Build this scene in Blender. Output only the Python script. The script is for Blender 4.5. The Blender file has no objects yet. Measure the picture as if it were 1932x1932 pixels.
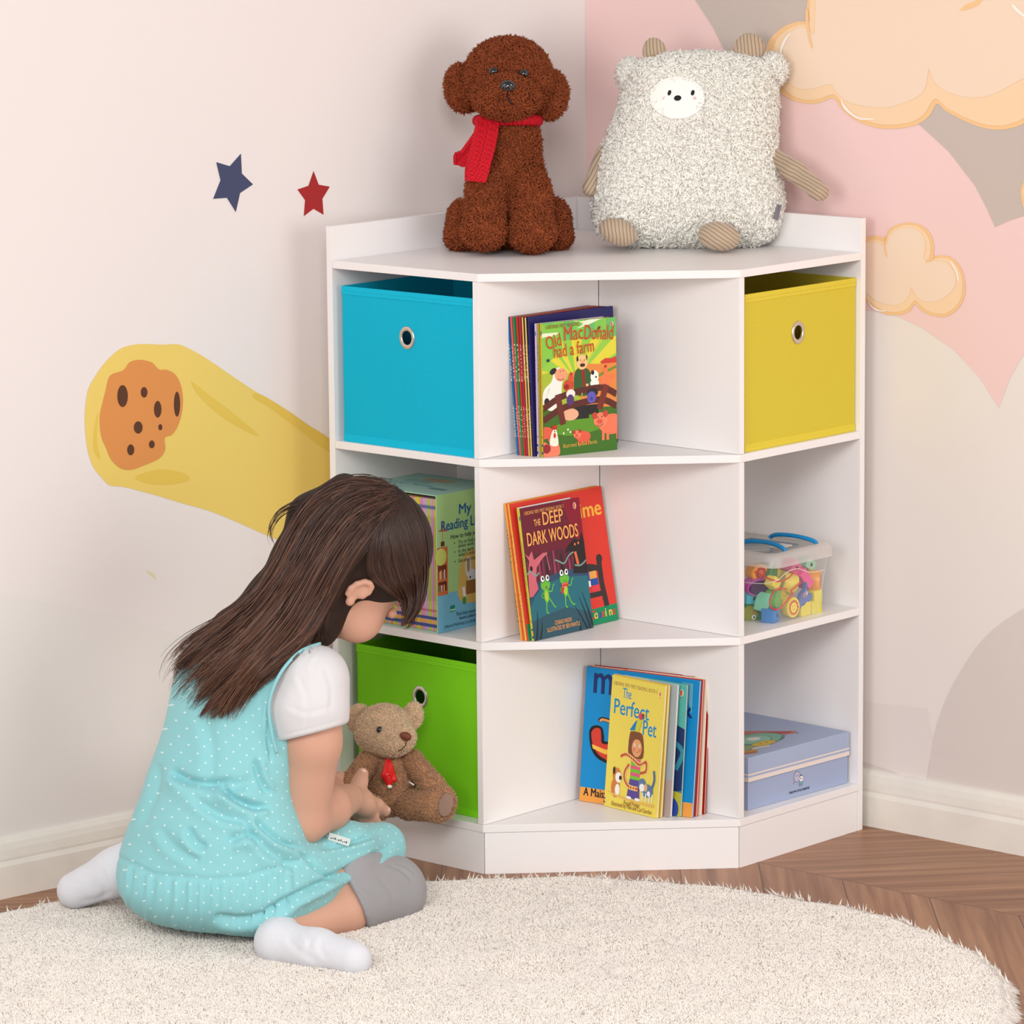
import bpy, bmesh, math, random
import numpy as np
from mathutils import Vector, Matrix
random.seed(4); rng = np.random.default_rng(7)
SC = bpy.context.scene; COL = SC.collection

# ---------------------------------------------------------------- camera frame
F0 = 7838.475
CAM = np.array([-5.506853, -4.728216, 1.731661])
fw = np.array([0.7371753, 0.6539364, -0.1701167]); fw /= np.linalg.norm(fw)
CR = np.array([0.6624417, -0.7490614, -0.0088343]); CR /= np.linalg.norm(CR)
CU = np.array([0.1332049, 0.1061800, 0.9853843]); CU /= np.linalg.norm(CU)
def ray(x, y): return fw + CR*(x-966)/F0 - CU*(y-966)/F0
def at(x, y, D): return CAM + ray(x, y)*D
def onz(x, y, z): d = ray(x, y); return CAM + d*((z-CAM[2])/d[2])
def onplane(x, y, p0, n):
    d = ray(x, y); n = np.array(n, float); return CAM + d*(np.dot(np.array(p0)-CAM, n)/np.dot(d, n))

# ---------------------------------------------------------------- materials
def lin(c):
    o = []
    for v in c[:3]:
        v = v/255.0
        o.append(v/12.92 if v <= 0.04045 else ((v+0.055)/1.055)**2.4)
    return (*o, 1.0)
MATS = {}
def mat(name, col, rough=0.6, spec=0.4, bump=0.0, bscale=200, var=0.0, vscale=30, metal=0.0, sheen=0.0, sss=0.0, coat=0.0):
    if name in MATS: return MATS[name]
    m = bpy.data.materials.new(name); m.use_nodes = True
    nt = m.node_tree; b = nt.nodes['Principled BSDF']
    b.inputs['Base Color'].default_value = lin(col)
    b.inputs['Roughness'].default_value = rough
    b.inputs['Specular IOR Level'].default_value = spec
    b.inputs['Metallic'].default_value = metal
    if sheen: b.inputs['Sheen Weight'].default_value = sheen
    if coat: b.inputs['Coat Weight'].default_value = coat
    if sss:
        b.inputs['Subsurface Weight'].default_value = sss
        b.inputs['Subsurface Radius'].default_value = (0.008, 0.003, 0.002)
        b.inputs['Subsurface Scale'].default_value = 1.0
    tc = nt.nodes.new('ShaderNodeTexCoord')
    if var:
        n = nt.nodes.new('ShaderNodeTexNoise'); n.inputs['Scale'].default_value = vscale; n.inputs['Detail'].default_value = 4
        nt.links.new(tc.outputs['Object'], n.inputs['Vector'])
        mx = nt.nodes.new('ShaderNodeMix'); mx.data_type = 'RGBA'
        c = lin(col)
        mx.inputs[6].default_value = tuple(max(0, v*(1-var)) for v in c[:3])+(1,)
        mx.inputs[7].default_value = tuple(min(1, v*(1+var)) for v in c[:3])+(1,)
        mr = nt.nodes.new('ShaderNodeMapRange'); mr.inputs[1].default_value = 0.3; mr.inputs[2].default_value = 0.7
        nt.links.new(n.outputs['Fac'], mr.inputs[0]); nt.links.new(mr.outputs[0], mx.inputs[0])
        nt.links.new(mx.outputs[2], b.inputs['Base Color'])
    if bump:
        n = nt.nodes.new('ShaderNodeTexNoise'); n.inputs['Scale'].default_value = bscale; n.inputs['Detail'].default_value = 3
        nt.links.new(tc.outputs['Object'], n.inputs['Vector'])
        bp = nt.nodes.new('ShaderNodeBump'); bp.inputs['Strength'].default_value = bump; bp.inputs['Distance'].default_value = 0.001
        nt.links.new(n.outputs['Fac'], bp.inputs['Height']); nt.links.new(bp.outputs[0], b.inputs['Normal'])
    MATS[name] = m
    return m
def flat(col, rough=0.5):
    return mat('print_%02x%02x%02x_%d' % (*[int(v) for v in col], int(rough*100)), col, rough, 0.35)

# ---------------------------------------------------------------- object helpers
def setp(o, label=None, cat=None, group=None, kind=None):
    if label: o['label'] = label
    if cat: o['category'] = cat
    if group: o['group'] = group
    if kind: o['kind'] = kind
    return o
def thing(name, label, cat, loc=(0, 0, 0), group=None):
    o = bpy.data.objects.new(name, None); COL.objects.link(o); o.location = Vector(loc)
    o.empty_display_size = 0.02
    return setp(o, label, cat, group)
def link(name, me, parent=None):
    o = bpy.data.objects.new(name, me); COL.objects.link(o)
    if parent is not None:
        o.parent = parent
        if parent.type == 'EMPTY': o.matrix_parent_inverse = Matrix.Translation(parent.location).inverted()
    return o
def pydata(name, vs, fs, mats, parent=None, idx=None, smooth=False):
    me = bpy.data.meshes.new(name)
    me.from_pydata([tuple(v) for v in vs], [], fs)
    for m in (mats if isinstance(mats, (list, tuple)) else [mats]): me.materials.append(m)
    if idx is not None: me.polygons.foreach_set('material_index', idx)
    if smooth: me.polygons.foreach_set('use_smooth', [True]*len(me.polygons))
    me.update()
    return link(name, me, parent)
def npmesh(name, V, Q=None, T=None, mats=(), parent=None, smooth=True, midx=None):
    """fast mesh from numpy arrays of quads and tris"""
    me = bpy.data.meshes.new(name)
    nq = 0 if Q is None else len(Q); nt = 0 if T is None else len(T)
    me.vertices.add(len(V)); me.vertices.foreach_set('co', np.asarray(V, np.float32).ravel())
    loops = []
    if nq: loops.append(np.asarray(Q).ravel())
    if nt: loops.append(np.asarray(T).ravel())
    loops = np.concatenate(loops).astype(np.int32)
    me.loops.add(len(loops)); me.loops.foreach_set('vertex_index', loops)
    me.polygons.add(nq+nt)
    st = np.concatenate([np.arange(nq)*4, nq*4+np.arange(nt)*3]).astype(np.int32)
    me.polygons.foreach_set('loop_start', st)
    for m in (mats if isinstance(mats, (list, tuple)) else [mats]): me.materials.append(m)
    if midx is not None: me.polygons.foreach_set('material_index', np.asarray(midx, np.int32))
    me.update(calc_edges=True); me.validate()
    if smooth: me.polygons.foreach_set('use_smooth', np.ones(len(me.polygons), bool))
    return link(name, me, parent)
def box(bm, x0, x1, y0, y1, z0, z1, M=None, bev=0.0):
    r = bmesh.ops.create_cube(bm, size=1)
    vs = r['verts']
    for v in vs:
        v.co = Vector(((x0+x1)/2+v.co.x*(x1-x0), (y0+y1)/2+v.co.y*(y1-y0), (z0+z1)/2+v.co.z*(z1-z0)))
    if bev:
        es = list({e for v in vs for e in v.link_edges})
        rr = bmesh.ops.bevel(bm, geom=es, offset=bev, segments=2, affect='EDGES', profile=0.5)
        vs = list({v for f in rr['faces'] for v in f.verts} | {v for v in vs if v.is_valid})
    if M is not None:
        for v in vs: v.co = M @ v.co
    return vs
def bmobj(name, bm, mats, parent=None, smooth=False):
    me = bpy.data.meshes.new(name); bmesh.ops.recalc_face_normals(bm, faces=bm.faces)
    bm.to_mesh(me); bm.free()
    for m in (mats if isinstance(mats, (list, tuple)) else [mats]): me.materials.append(m)
    if smooth: me.polygons.foreach_set('use_smooth', [True]*len(me.polygons))
    return link(name, me, parent)
def boxobj(name, dims, m, parent=None, M=None, bev=0.0):
    bm = bmesh.new(); box(bm, *dims, M=M, bev=bev); return bmobj(name, bm, m, parent)
def prism(bm, pts, z0, z1):
    a = [bm.verts.new((p[0], p[1], z0)) for p in pts]; b = [bm.verts.new((p[0], p[1], z1)) for p in pts]
    n = len(pts)
    bm.faces.new(a[::-1]); bm.faces.new(b)
    for i in range(n): bm.faces.new((a[i], a[(i+1) % n], b[(i+1) % n], b[i]))
def smoothpoly(pts, n=6, closed=True):
    """Catmull-Rom through points"""
    P = [np.array(p, float) for p in pts]; N = len(P); out = []
    for i in range(N if closed else N-1):
        if closed: p0, p1, p2, p3 = P[i-1], P[i], P[(i+1) % N], P[(i+2) % N]
        else: p0, p1, p2, p3 = P[max(i-1, 0)], P[i], P[i+1], P[min(i+2, N-1)]
        for k in range(n):
            t = k/n
            out.append(0.5*((2*p1)+(-p0+p2)*t+(2*p0-5*p1+4*p2-p3)*t*t+(-p0+3*p1-3*p2+p3)*t**3))
    if not closed: out.append(P[-1])
    return out
def tube_data(pts, rad, n=8, cap=True):
    P = [np.array(p, float) for p in pts]; N = len(P); V = []; Fc = []
    if not hasattr(rad, '__len__'): rad = [rad]*N
    prev = None
    for i in range(N):
        t = P[min(i+1, N-1)]-P[max(i-1, 0)]; t /= (np.linalg.norm(t)+1e-12)
        if prev is None:
            a = np.array([0, 0, 1.0]) if abs(t[2]) < 0.9 else np.array([1.0, 0, 0])
            u = np.cross(t, a)
        else: u = prev-t*np.dot(prev, t)
        u /= (np.linalg.norm(u)+1e-12); prev = u; w = np.cross(t, u)
        for k in range(n):
            an = 2*math.pi*k/n; V.append(P[i]+rad[i]*(math.cos(an)*u+math.sin(an)*w))
    for i in range(N-1):
        for k in range(n):
            Fc.append((i*n+k, i*n+(k+1) % n, (i+1)*n+(k+1) % n, (i+1)*n+k))
    if cap: Fc.append(tuple(range(n-1, -1, -1))); Fc.append(tuple((N-1)*n+k for k in range(n)))
    return V, Fc
def tube(name, pts, rad, m, parent=None, n=8):
    V, Fc = tube_data(pts, rad, n); return pydata(name, V, Fc, m, parent, smooth=True)

# ---------------------------------------------------------------- implicit surfaces
class Field:
    def __init__(s): s.p = []
    def ell(s, c, r, B=None, k=0.01, op='u'):
        B = np.eye(3) if B is None else np.array(B, float)
        s.p.append(('e', np.array(c, float), np.array(r, float), B, k, op)); return s
    def cone(s, a, b, ra, rb, k=0.01, op='u'):
        s.p.append(('c', np.array(a, float), np.array(b, float), (ra, rb), k, op)); return s
    def half(s, p0, n, k=0.002):   # keep the side opposite to n
        n = np.array(n, float); n /= np.linalg.norm(n); s.p.append(('h', np.array(p0, float), n, None, k, 'i')); return s
    def bounds(s, pad):
        lo = np.full(3, 1e9); hi = -lo
        for q in s.p:
            if q[-1] != 'u': continue
            if q[0] == 'e': R = np.abs(q[3].T) @ q[2]; a, b = q[1]-R, q[1]+R
            else: r = max(q[3]); a, b = np.minimum(q[1], q[2])-r, np.maximum(q[1], q[2])+r
            lo = np.minimum(lo, a); hi = np.maximum(hi, b)
        return lo-pad, hi+pad
    def ev(s, P):
        d = np.full(P.shape[:-1], 1.0, np.float32)
        for q in s.p:
            if q[0] == 'e':
                L = (P-q[1].astype(np.float32)) @ q[3].T.astype(np.float32)
                r = q[2].astype(np.float32)
                k0 = np.linalg.norm(L/r, axis=-1); k1 = np.linalg.norm(L/(r*r), axis=-1)
                v = np.where(k1 > 1e-9, k0*(k0-1)/np.maximum(k1, 1e-9), -r.min())
            elif q[0] == 'c':
                a, b = q[1].astype(np.float32), q[2].astype(np.float32); ba = b-a; pa = P-a
                t = np.clip((pa @ ba)/max(float(ba @ ba), 1e-9), 0, 1)
                v = np.linalg.norm(pa-t[..., None]*ba, axis=-1)-(q[3][0]+(q[3][1]-q[3][0])*t)
            else:
                v = (P-q[1].astype(np.float32)) @ q[2].astype(np.float32)
            k, op = q[-2], q[-1]
            if op == 'u':
                h = np.clip(0.5+0.5*(d-v)/k, 0, 1); d = d*(1-h)+v*h-k*h*(1-h)
            elif op == 's':
                v = -v; h = np.clip(0.5-0.5*(d-v)/k, 0, 1); d = d*(1-h)+v*h+k*h*(1-h)
            elif op == 'i':
                h = np.clip(0.5-0.5*(d-v)/k, 0, 1); d = d*(1-h)+v*h+k*h*(1-h)
        return d
def nets(ev, lo, hi, h):
    """blockwise surface nets"""
    bs = 12
    n = np.maximum(np.ceil((hi-lo)/h/bs).astype(int), 1)*bs+1
    nb = (n-1)//bs
    cs = [lo[i]+(np.arange(nb[i])+0.5)*bs*h for i in range(3)]
    C = np.stack(np.meshgrid(*cs, indexing='ij'), -1).astype(np.float32)
    cv = ev(C); rad = bs*h*0.9+0.012
    vol = np.empty(n, np.float32)
    rep = np.repeat(np.repeat(np.repeat(cv, bs, 0), bs, 1), bs, 2)
    vol[:-1, :-1, :-1] = rep; vol[-1] = 1; vol[:, -1] = 1; vol[:, :, -1] = 1
    for i, j, k in np.argwhere(np.abs(cv) < rad):
        ax = [lo[a]+(np.arange(bs+1)+b*bs)*h for a, b in enumerate((i, j, k))]
        G = np.stack(np.meshgrid(*ax, indexing='ij'), -1).astype(np.float32)
        vol[i*bs:i*bs+bs+1, j*bs:j*bs+bs+1, k*bs:k*bs+bs+1] = ev(G)
    s = vol < 0
    sh = tuple(n-1); cnt = np.zeros(sh, np.int8)
    for dx in (0, 1):
        for dy in (0, 1):
            for dz in (0, 1): cnt += s[dx:dx+sh[0], dy:dy+sh[1], dz:dz+sh[2]]
    act = (cnt > 0) & (cnt < 8)
    idx = np.full(sh, -1, np.int64); A = np.argwhere(act); idx[act] = np.arange(len(A))
    acc = np.zeros((len(A), 3)); num = np.zeros(len(A))
    cor = [(x, y, z) for x in (0, 1) for y in (0, 1) for z in (0, 1)]
    for c0 in cor:
        for a in range(3):
            if c0[a]: continue
            c1 = list(c0); c1[a] = 1
            v0 = vol[A[:, 0]+c0[0], A[:, 1]+c0[1], A[:, 2]+c0[2]]; v1 = vol[A[:, 0]+c1[0], A[:, 1]+c1[1], A[:, 2]+c1[2]]
            m = (v0 < 0) != (v1 < 0)
            t = np.where(m, v0/np.where(m, v0-v1, 1), 0)
            p = np.zeros((len(A), 3)); p[:] = c0; p[:, a] = t
            acc[m] += p[m]; num[m] += 1
    V = lo+(A+acc/num[:, None])*h
    Q = []
    for a in range(3):
        b, c = (a+1) % 3, (a+2) % 3
        sl0 = [slice(1, -1)]*3; sl0[a] = slice(0, -1); sl1 = list(sl0); sl1[a] = slice(1, None)
        s0 = s[tuple(sl0)]; s1 = s[tuple(sl1)]
        E = np.argwhere(s0 != s1)
        flip = s0[tuple(E.T)]
        off = np.ones(3, int); off[a] = 0; E = E+off
        def cell(db, dc):
            q = E.copy(); q[:, b] -= db; q[:, c] -= dc; return idx[q[:, 0], q[:, 1], q[:, 2]]
        q = np.stack([cell(1, 1), cell(0, 1), cell(0, 0), cell(1, 0)], 1)
        q[~flip] = q[~flip][:, ::-1]
        Q.append(q[(q >= 0).all(1)])
    return V, np.concatenate(Q)
def vnormals(V, Q):
    n = np.zeros_like(V); a, b, c, d = (V[Q[:, i]] for i in range(4))
    fn = np.cross(c-a, d-b)
    for i in range(4): np.add.at(n, Q[:, i], fn)
    return n/(np.linalg.norm(n, axis=1)[:, None]+1e-12)
def relax(V, Q, it=2, f=0.5):
    E = np.concatenate([Q[:, [0, 1]], Q[:, [1, 2]], Q[:, [2, 3]], Q[:, [3, 0]]])
    for _ in range(it):
        s = np.zeros_like(V); c = np.zeros(len(V))
        np.add.at(s, E[:, 0], V[E[:, 1]]); np.add.at(c, E[:, 0], 1); np.add.at(s, E[:, 1], V[E[:, 0]]); np.add.at(c, E[:, 1], 1)
        V = V+f*(s/np.maximum(c, 1)[:, None]-V)
    return V
def surf(F, h, it=1, pad=0.01):
    lo, hi = F.bounds(pad+2*h); V, Q = nets(F.ev, lo, hi, h); return relax(V, Q, it), Q
def fobj(name, F, h, m, parent, it=1):
    V, Q = surf(F, h, it); return npmesh(name, V, Q, None, m, parent)
def tufts(V, Q, N, ln, wd, lay=0.6, curl=0.5, jit=0.5, down=None, keep=None, seg=2):
    """short curved spikes rooted on a surface; returns verts, quads, tris"""
    nn = vnormals(V, Q)
    a, b, c, d = (V[Q[:, i]] for i in range(4))
    ar = np.linalg.norm(np.cross(c-a, d-b), axis=1)+1e-15
    f = rng.choice(len(Q), N, p=ar/ar.sum()); u, v = rng.random((2, N, 1))
    q = Q[f]; W = [(1-u)*(1-v), u*(1-v), u*v, (1-u)*v]
    P = sum(W[i]*V[q[:, i]] for i in range(4)); n = sum(W[i]*nn[q[:, i]] for i in range(4))
    n /= np.linalg.norm(n, axis=1)[:, None]+1e-12
    if keep is not None:
        k = keep(P, n); P, n = P[k], n[k]; N = len(P)
    r = rng.normal(size=(N, 3))
    if down is not None: r = r*0.7+(down(P) if callable(down) else np.array(down))
    t = r-n*(r*n).sum(1)[:, None]; t /= np.linalg.norm(t, axis=1)[:, None]+1e-12
    s = np.cross(n, t)
    L = ln*(1+jit*(rng.random((N, 1))-0.5)*2); Wd = wd*(0.7+0.6*rng.random((N, 1)))
    d0 = n*(1-lay)+t*lay; d0 /= np.linalg.norm(d0, axis=1)[:, None]
    cu = curl*(rng.random((N, 1))-0.3)
    M1 = P+d0*L*0.55; d1 = d0+(t-n*0.5)*cu+s*curl*(rng.random((N, 1))-0.5); d1 /= np.linalg.norm(d1, axis=1)[:, None]
    TP = M1+d1*L*0.5; o = np.cross(d0, s)
    R0 = P-n*wd*0.5
    vs = []
    for c0, w in ((R0, 0.9), (M1, 0.85)):
        for k in range(3):
            an = 2*math.pi*k/3; vs.append(c0+(math.cos(an)*s+math.sin(an)*o)*Wd*w*0.5)
    vs.append(TP)
    VV = np.stack(vs, 1).reshape(-1, 3); base = (np.arange(N)*7)[:, None]
    Qd = np.concatenate([base+np.array([k, (k+1) % 3, 3+(k+1) % 3, 3+k]) for k in range(3)])
    Td = np.concatenate([base+np.array([3+k, 3+(k+1) % 3, 6]) for k in range(3)])
    return VV, Qd, Td
def join(*parts):
    Vs, Qs, Ts, o = [], [], [], 0
    for V, Q, T in parts:
        Vs.append(V)
        if Q is not None and len(Q): Qs.append(np.asarray(Q)+o)
        if T is not None and len(T): Ts.append(np.asarray(T)+o)
        o += len(V)
    return np.concatenate(Vs), (np.concatenate(Qs) if Qs else None), (np.concatenate(Ts) if Ts else None)
def furry(name, F, h, m, parent, N, ln, wd, it=1, **kw):
    V, Q = surf(F, h, it); tv, tq, tt = tufts(V, Q, N, ln, wd, **kw)
    VV, QQ, TT = join((V, Q, None), (tv, tq, tt)); return npmesh(name, VV, QQ, TT, m, parent)
CB = np.array([CR, CU, fw])                 # rows: right, up, away as seen in the photo
def rot2(deg):                              # tilt of an ellipsoid in the upright plane
    a = math.radians(deg); c, s = math.cos(a), math.sin(a)
    return np.array([c*CR+s*CU, -s*CR+c*CU, fw])

# ---------------------------------------------------------------- lettering and printed art
def text_poly(s, size=1.0, bold=0.0, shear=0.0, spacing=1.0):
    cu = bpy.data.curves.new('t', 'FONT'); cu.body = s; cu.size = size; cu.offset = bold; cu.shear = shear
    cu.space_character = spacing; cu.resolution_u = 3
    o = bpy.data.objects.new('t', cu); COL.objects.link(o)
    dg = bpy.context.evaluated_depsgraph_get(); me = bpy.data.meshes.new_from_object(o.evaluated_get(dg))
    vs = [(v.co.x, v.co.y) for v in me.vertices]; fs = [tuple(p.vertices) for p in me.polygons]
    bpy.data.objects.remove(o); bpy.data.curves.remove(cu); bpy.data.meshes.remove(me)
    return vs, fs
class Art:
    """flat printed shapes in a page's own coordinates (x right, y up)"""
    def __init__(s): s.v, s.f, s.m, s.mats, s.k = [], [], [], [], 0
    def _mi(s, c):
        m = flat(c)
        if m not in s.mats: s.mats.append(m)
        return s.mats.index(m)
    def add(s, vs, fs, c):
        o = len(s.v); s.k += 1; z = s.k*0.000012
        s.v += [(x, y, z) for x, y in vs]; s.f += [tuple(i+o for i in f) for f in fs]; s.m += [s._mi(c)]*len(fs)
        return s
    def poly(s, pts, c, sm=0):
        if sm: pts = [tuple(p) for p in smoothpoly(pts, sm)]
        from mathutils.geometry import tessellate_polygon
        t = tessellate_polygon([[Vector((p[0], p[1], 0)) for p in pts]])
        return s.add(list(pts), [tuple(x) for x in t], c)
    def ell(s, x, y, rx, ry, c, a=0, n=20):
        a = math.radians(a); ps = []
        for i in range(n):
            t = 2*math.pi*i/n; u, v = rx*math.cos(t), ry*math.sin(t)
            ps.append((x+u*math.cos(a)-v*math.sin(a), y+u*math.sin(a)+v*math.cos(a)))
        return s.add(ps, [tuple(range(n))], c)
    def rect(s, x0, y0, x1, y1, c): return s.add([(x0, y0), (x1, y0), (x1, y1), (x0, y1)], [(0, 1, 2, 3)], c)
    def line(s, pts, w, c, sm=0):
        if sm: pts = smoothpoly(pts, sm, False)
        P = [np.array(p[:2], float) for p in pts]; vs = []; N = len(P)
        ww = w if hasattr(w, '__len__') else [w]*N
        if len(ww) != N: ww = [ww[0]+(ww[-1]-ww[0])*i/(N-1) for i in range(N)]
        for i in range(N):
            t = P[min(i+1, N-1)]-P[max(i-1, 0)]; t /= np.linalg.norm(t)+1e-12; n = np.array([-t[1], t[0]])*ww[i]/2
            vs += [tuple(P[i]+n), tuple(P[i]-n)]
        return s.add(vs, [(2*i, 2*i+1, 2*i+3, 2*i+2) for i in range(N-1)], c)
    def text(s, t, x, y, size, c, w=None, a=0, bold=0.0, shear=0.0, align='l', arc=0.0, edge=None):
        vs, fs = text_poly(t, size, 0.0, shear)
        if not vs: return s
        x0, x1 = min(v[0] for v in vs), max(v[0] for v in vs); sc = (w/(x1-x0)) if w else 1.0
        ox = {'l': 0, 'c': -0.5, 'r': -1}[align]*(x1-x0)*sc; ca, sa = math.cos(math.radians(a)), math.sin(math.radians(a))
        out = []
        for px, py in vs:
            u = (px-x0)*sc+ox; v = py
            if arc: v += arc*(1-((u-ox)/((x1-x0)*sc)*2-1)**2)
            out.append((x+u*ca-v*sa, y+u*sa+v*ca))
        if edge:
            s.add([(p[0]+edge[0], p[1]+edge[1]) for p in out], fs, edge[2])
        s.add(out, fs, c)
        if bold:
            for dx, dy in ((bold, 0), (0, bold), (-bold, 0)): s.add([(p[0]+dx*0.6, p[1]+dy*0.6) for p in out], fs, c)
        return s
    def build(s, name, M, parent, label=None, clip=None):
        if clip: s.v = [(min(max(x, 0), clip[0]), min(max(y, 0), clip[1]), z) for x, y, z in s.v]
        o = pydata(name, [M @ Vector(v) for v in s.v], s.f, s.mats, parent, idx=s.m)
        if label: o['label'] = label
        return o
def frameM(o, x, y):
    x = Vector(x).normalized(); y = Vector(y).normalized(); z = x.cross(y)
    M = Matrix((x, y, z)).transposed().to_4x4(); M.translation = Vector(o); return M

# ================================================================ THE ROOM
L, WD, T = 0.6301, 0.3333, 0.01256
Z = [0.0821, 0.3843, 0.6836, 0.9821]; HR = 1.0383
TH = math.atan(0.127); WA = np.array([0.04, 0.01, 0.0])          # room corner on the floor
LD = np.array([-math.cos(TH), math.sin(TH), 0.0]); LN = np.array([-math.sin(TH), -math.cos(TH), 0.0])   # left wall: run, inward normal
H = 2.7
wallL = mat('wall_paint_warm_white', (239, 230, 227), 0.85, 0.2, bump=0.08, bscale=400)
wallR = mat('wall_paint_cream', (242, 233, 227), 0.85, 0.2, bump=0.08, bscale=400)
def slab(name, a, b, inward, thick, z0, z1, m, parent=None):
    a = np.array(a, float); b = np.array(b, float); n = -np.array(inward, float)*thick
    bm = bmesh.new(); prism(bm, [a, b, b+n, a+n], z0, z1); return bmobj(name, bm, m, parent)
E1 = WA+LD*7.2; E2 = WA+np.array([0, -7.0, 0])
wl = slab('wall_left', WA, E1, LN, 0.1, 0, H, wallL); setp(wl, 'warm white wall left of the corner with painted pale grey base', None, None, 'structure')
wr = slab('wall_right', E2, WA, (-1, 0, 0), 0.1, 0, H, wallR); setp(wr, 'cream wall right of the corner with painted pink, taupe and grey arcs', None, None, 'structure')
# floor: chevron oak
fm = bpy.data.materials.new('chevron_oak'); fm.use_nodes = True; nt = fm.node_tree; bs = nt.nodes['Principled BSDF']
def nd(t, **kw):
    n = nt.nodes.new(t)
    for k, v in kw.items(): setattr(n, k, v)
    return n
def mth(op, a, b=None, c=None):
    n = nd('ShaderNodeMath', operation=op)
    for i, v in enumerate((a, b, c)):
        if v is None: continue
        if isinstance(v, (int, float)): n.inputs[i].default_value = v
        else: nt.links.new(v, n.inputs[i])
    return n.outputs[0]
tc = nd('ShaderNodeTexCoord'); sx = nd('ShaderNodeSeparateXYZ'); nt.links.new(tc.outputs['Object'], sx.inputs[0])
X, Y = sx.outputs[0], sx.outputs[1]
per = 0.56
xx = mth('DIVIDE', mth('ADD', X, 0.285), per)                       # strips of chevron
tri = mth('PINGPONG', xx, 1.0)
strip = mth('FLOOR', xx)
c = mth('DIVIDE', mth('ADD', mth('ADD', Y, mth('MULTIPLY', tri, per*0.87)), 0.63), 0.172)
fr = mth('FRACT', c); row = mth('FLOOR', c)
def nearedge(v, w):
    return mth('LESS_THAN', mth('MINIMUM', v, mth('SUBTRACT', 1.0, v)), w)
seam = mth('MAXIMUM', nearedge(fr, 0.007), nearedge(mth('FRACT', xx), 0.0018))
# per plank random + grain along plank
cmb = nd('ShaderNodeCombineXYZ'); nt.links.new(strip, cmb.inputs[0]); nt.links.new(row, cmb.inputs[1])
wn = nd('ShaderNodeTexWhiteNoise', noise_dimensions='3D'); nt.links.new(cmb.outputs[0], wn.inputs['Vector'])
sgn = mth('SUBTRACT', mth('MULTIPLY', mth('MODULO', mth('ABSOLUTE', strip), 2.0), 2.0), 1.0)
across = mth('ADD', Y, mth('MULTIPLY', tri, per*0.87)); 
g = nd('ShaderNodeCombineXYZ'); nt.links.new(mth('MULTIPLY', X, 3.0), g.inputs[0]); nt.links.new(mth('MULTIPLY', across, 42.0), g.inputs[1]); nt.links.new(mth('MULTIPLY', wn.outputs['Value'], 30.0), g.inputs[2])
gn = nd('ShaderNodeTexNoise'); gn.inputs['Scale'].default_value = 1.0; gn.inputs['Detail'].default_value = 6; gn.inputs['Distortion'].default_value = 0.6
nt.links.new(g.outputs[0], gn.inputs['Vector'])
cr = nd('ShaderNodeValToRGB'); nt.links.new(gn.outputs['Fac'], cr.inputs[0])
cr.color_ramp.elements[0].position = 0.3; cr.color_ramp.elements[0].color = lin((134, 88, 62))
cr.color_ramp.elements[1].position = 0.72; cr.color_ramp.elements[1].color = lin((184, 136, 102))
hv = nd('ShaderNodeHueSaturation'); nt.links.new(cr.outputs[0], hv.inputs['Color']); nt.links.new(mth('ADD', mth('MULTIPLY', wn.outputs['Value'], 0.22), 0.89), hv.inputs['Value'])
mx = nd('ShaderNodeMix', data_type='RGBA'); nt.links.new(seam, mx.inputs[0]); nt.links.new(hv.outputs[0], mx.inputs[6]); mx.inputs[7].default_value = lin((92, 62, 44))
nt.links.new(mx.outputs[2], bs.inputs['Base Color']); bs.inputs['Roughness'].default_value = 0.42; bs.inputs['Specular IOR Level'].default_value = 0.4
bp = nd('ShaderNodeBump'); bp.inputs['Strength'].default_value = 0.15; bp.inputs['Distance'].default_value = 0.001; nt.links.new(gn.outputs['Fac'], bp.inputs['Height']); nt.links.new(bp.outputs[0], bs.inputs['Normal'])
bm = bmesh.new(); prism(bm, [WA, WA+np.array([0, -7.0, 0]), (-7.2, -7.0, 0), E1], -0.05, 0)
setp(bmobj('floor', bm, fm), 'chevron laid oak plank floor', None, None, 'structure')
# baseboards with a moulded profile
bbm = mat('baseboard_paint', (240, 234, 224), 0.5, 0.4, var=0.05, vscale=12)
prof = [(0, 0), (0.016, 0), (0.016, 0.052), (0.0145, 0.056), (0.013, 0.060), (0.0135, 0.064), (0.012, 0.078), (0.0095, 0.088), (0.006, 0.0945), (0, 0.0965)]
def baseboard(name, a, b, inward, label):
    a = np.array(a, float); b = np.array(b, float); n = np.array(inward, float); vs = []; k = len(prof)
    for p in (a, b):
        for d, z in prof: vs.append(p+n*d+np.array([0, 0, z]))
    fs = [tuple(range(k))[::-1], tuple(range(k, 2*k))]+[(i, (i+1) % k, k+(i+1) % k, k+i) for i in range(k)]
    o = pydata(name, vs, fs, bbm); bm = bmesh.new(); bm.from_mesh(o.data); bmesh.ops.recalc_face_normals(bm, faces=bm.faces); bm.to_mesh(o.data); bm.free()
    return setp(o, label, None, None, 'structure')
baseboard('baseboard_left', WA+LD*0.14, E1, LN, 'cream moulded baseboard along the left wall')
baseboard('baseboard_right', WA+np.array([0, -0.002, 0]), E2, (-1, 0, 0), 'cream moulded baseboard along the right wall')

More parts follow.
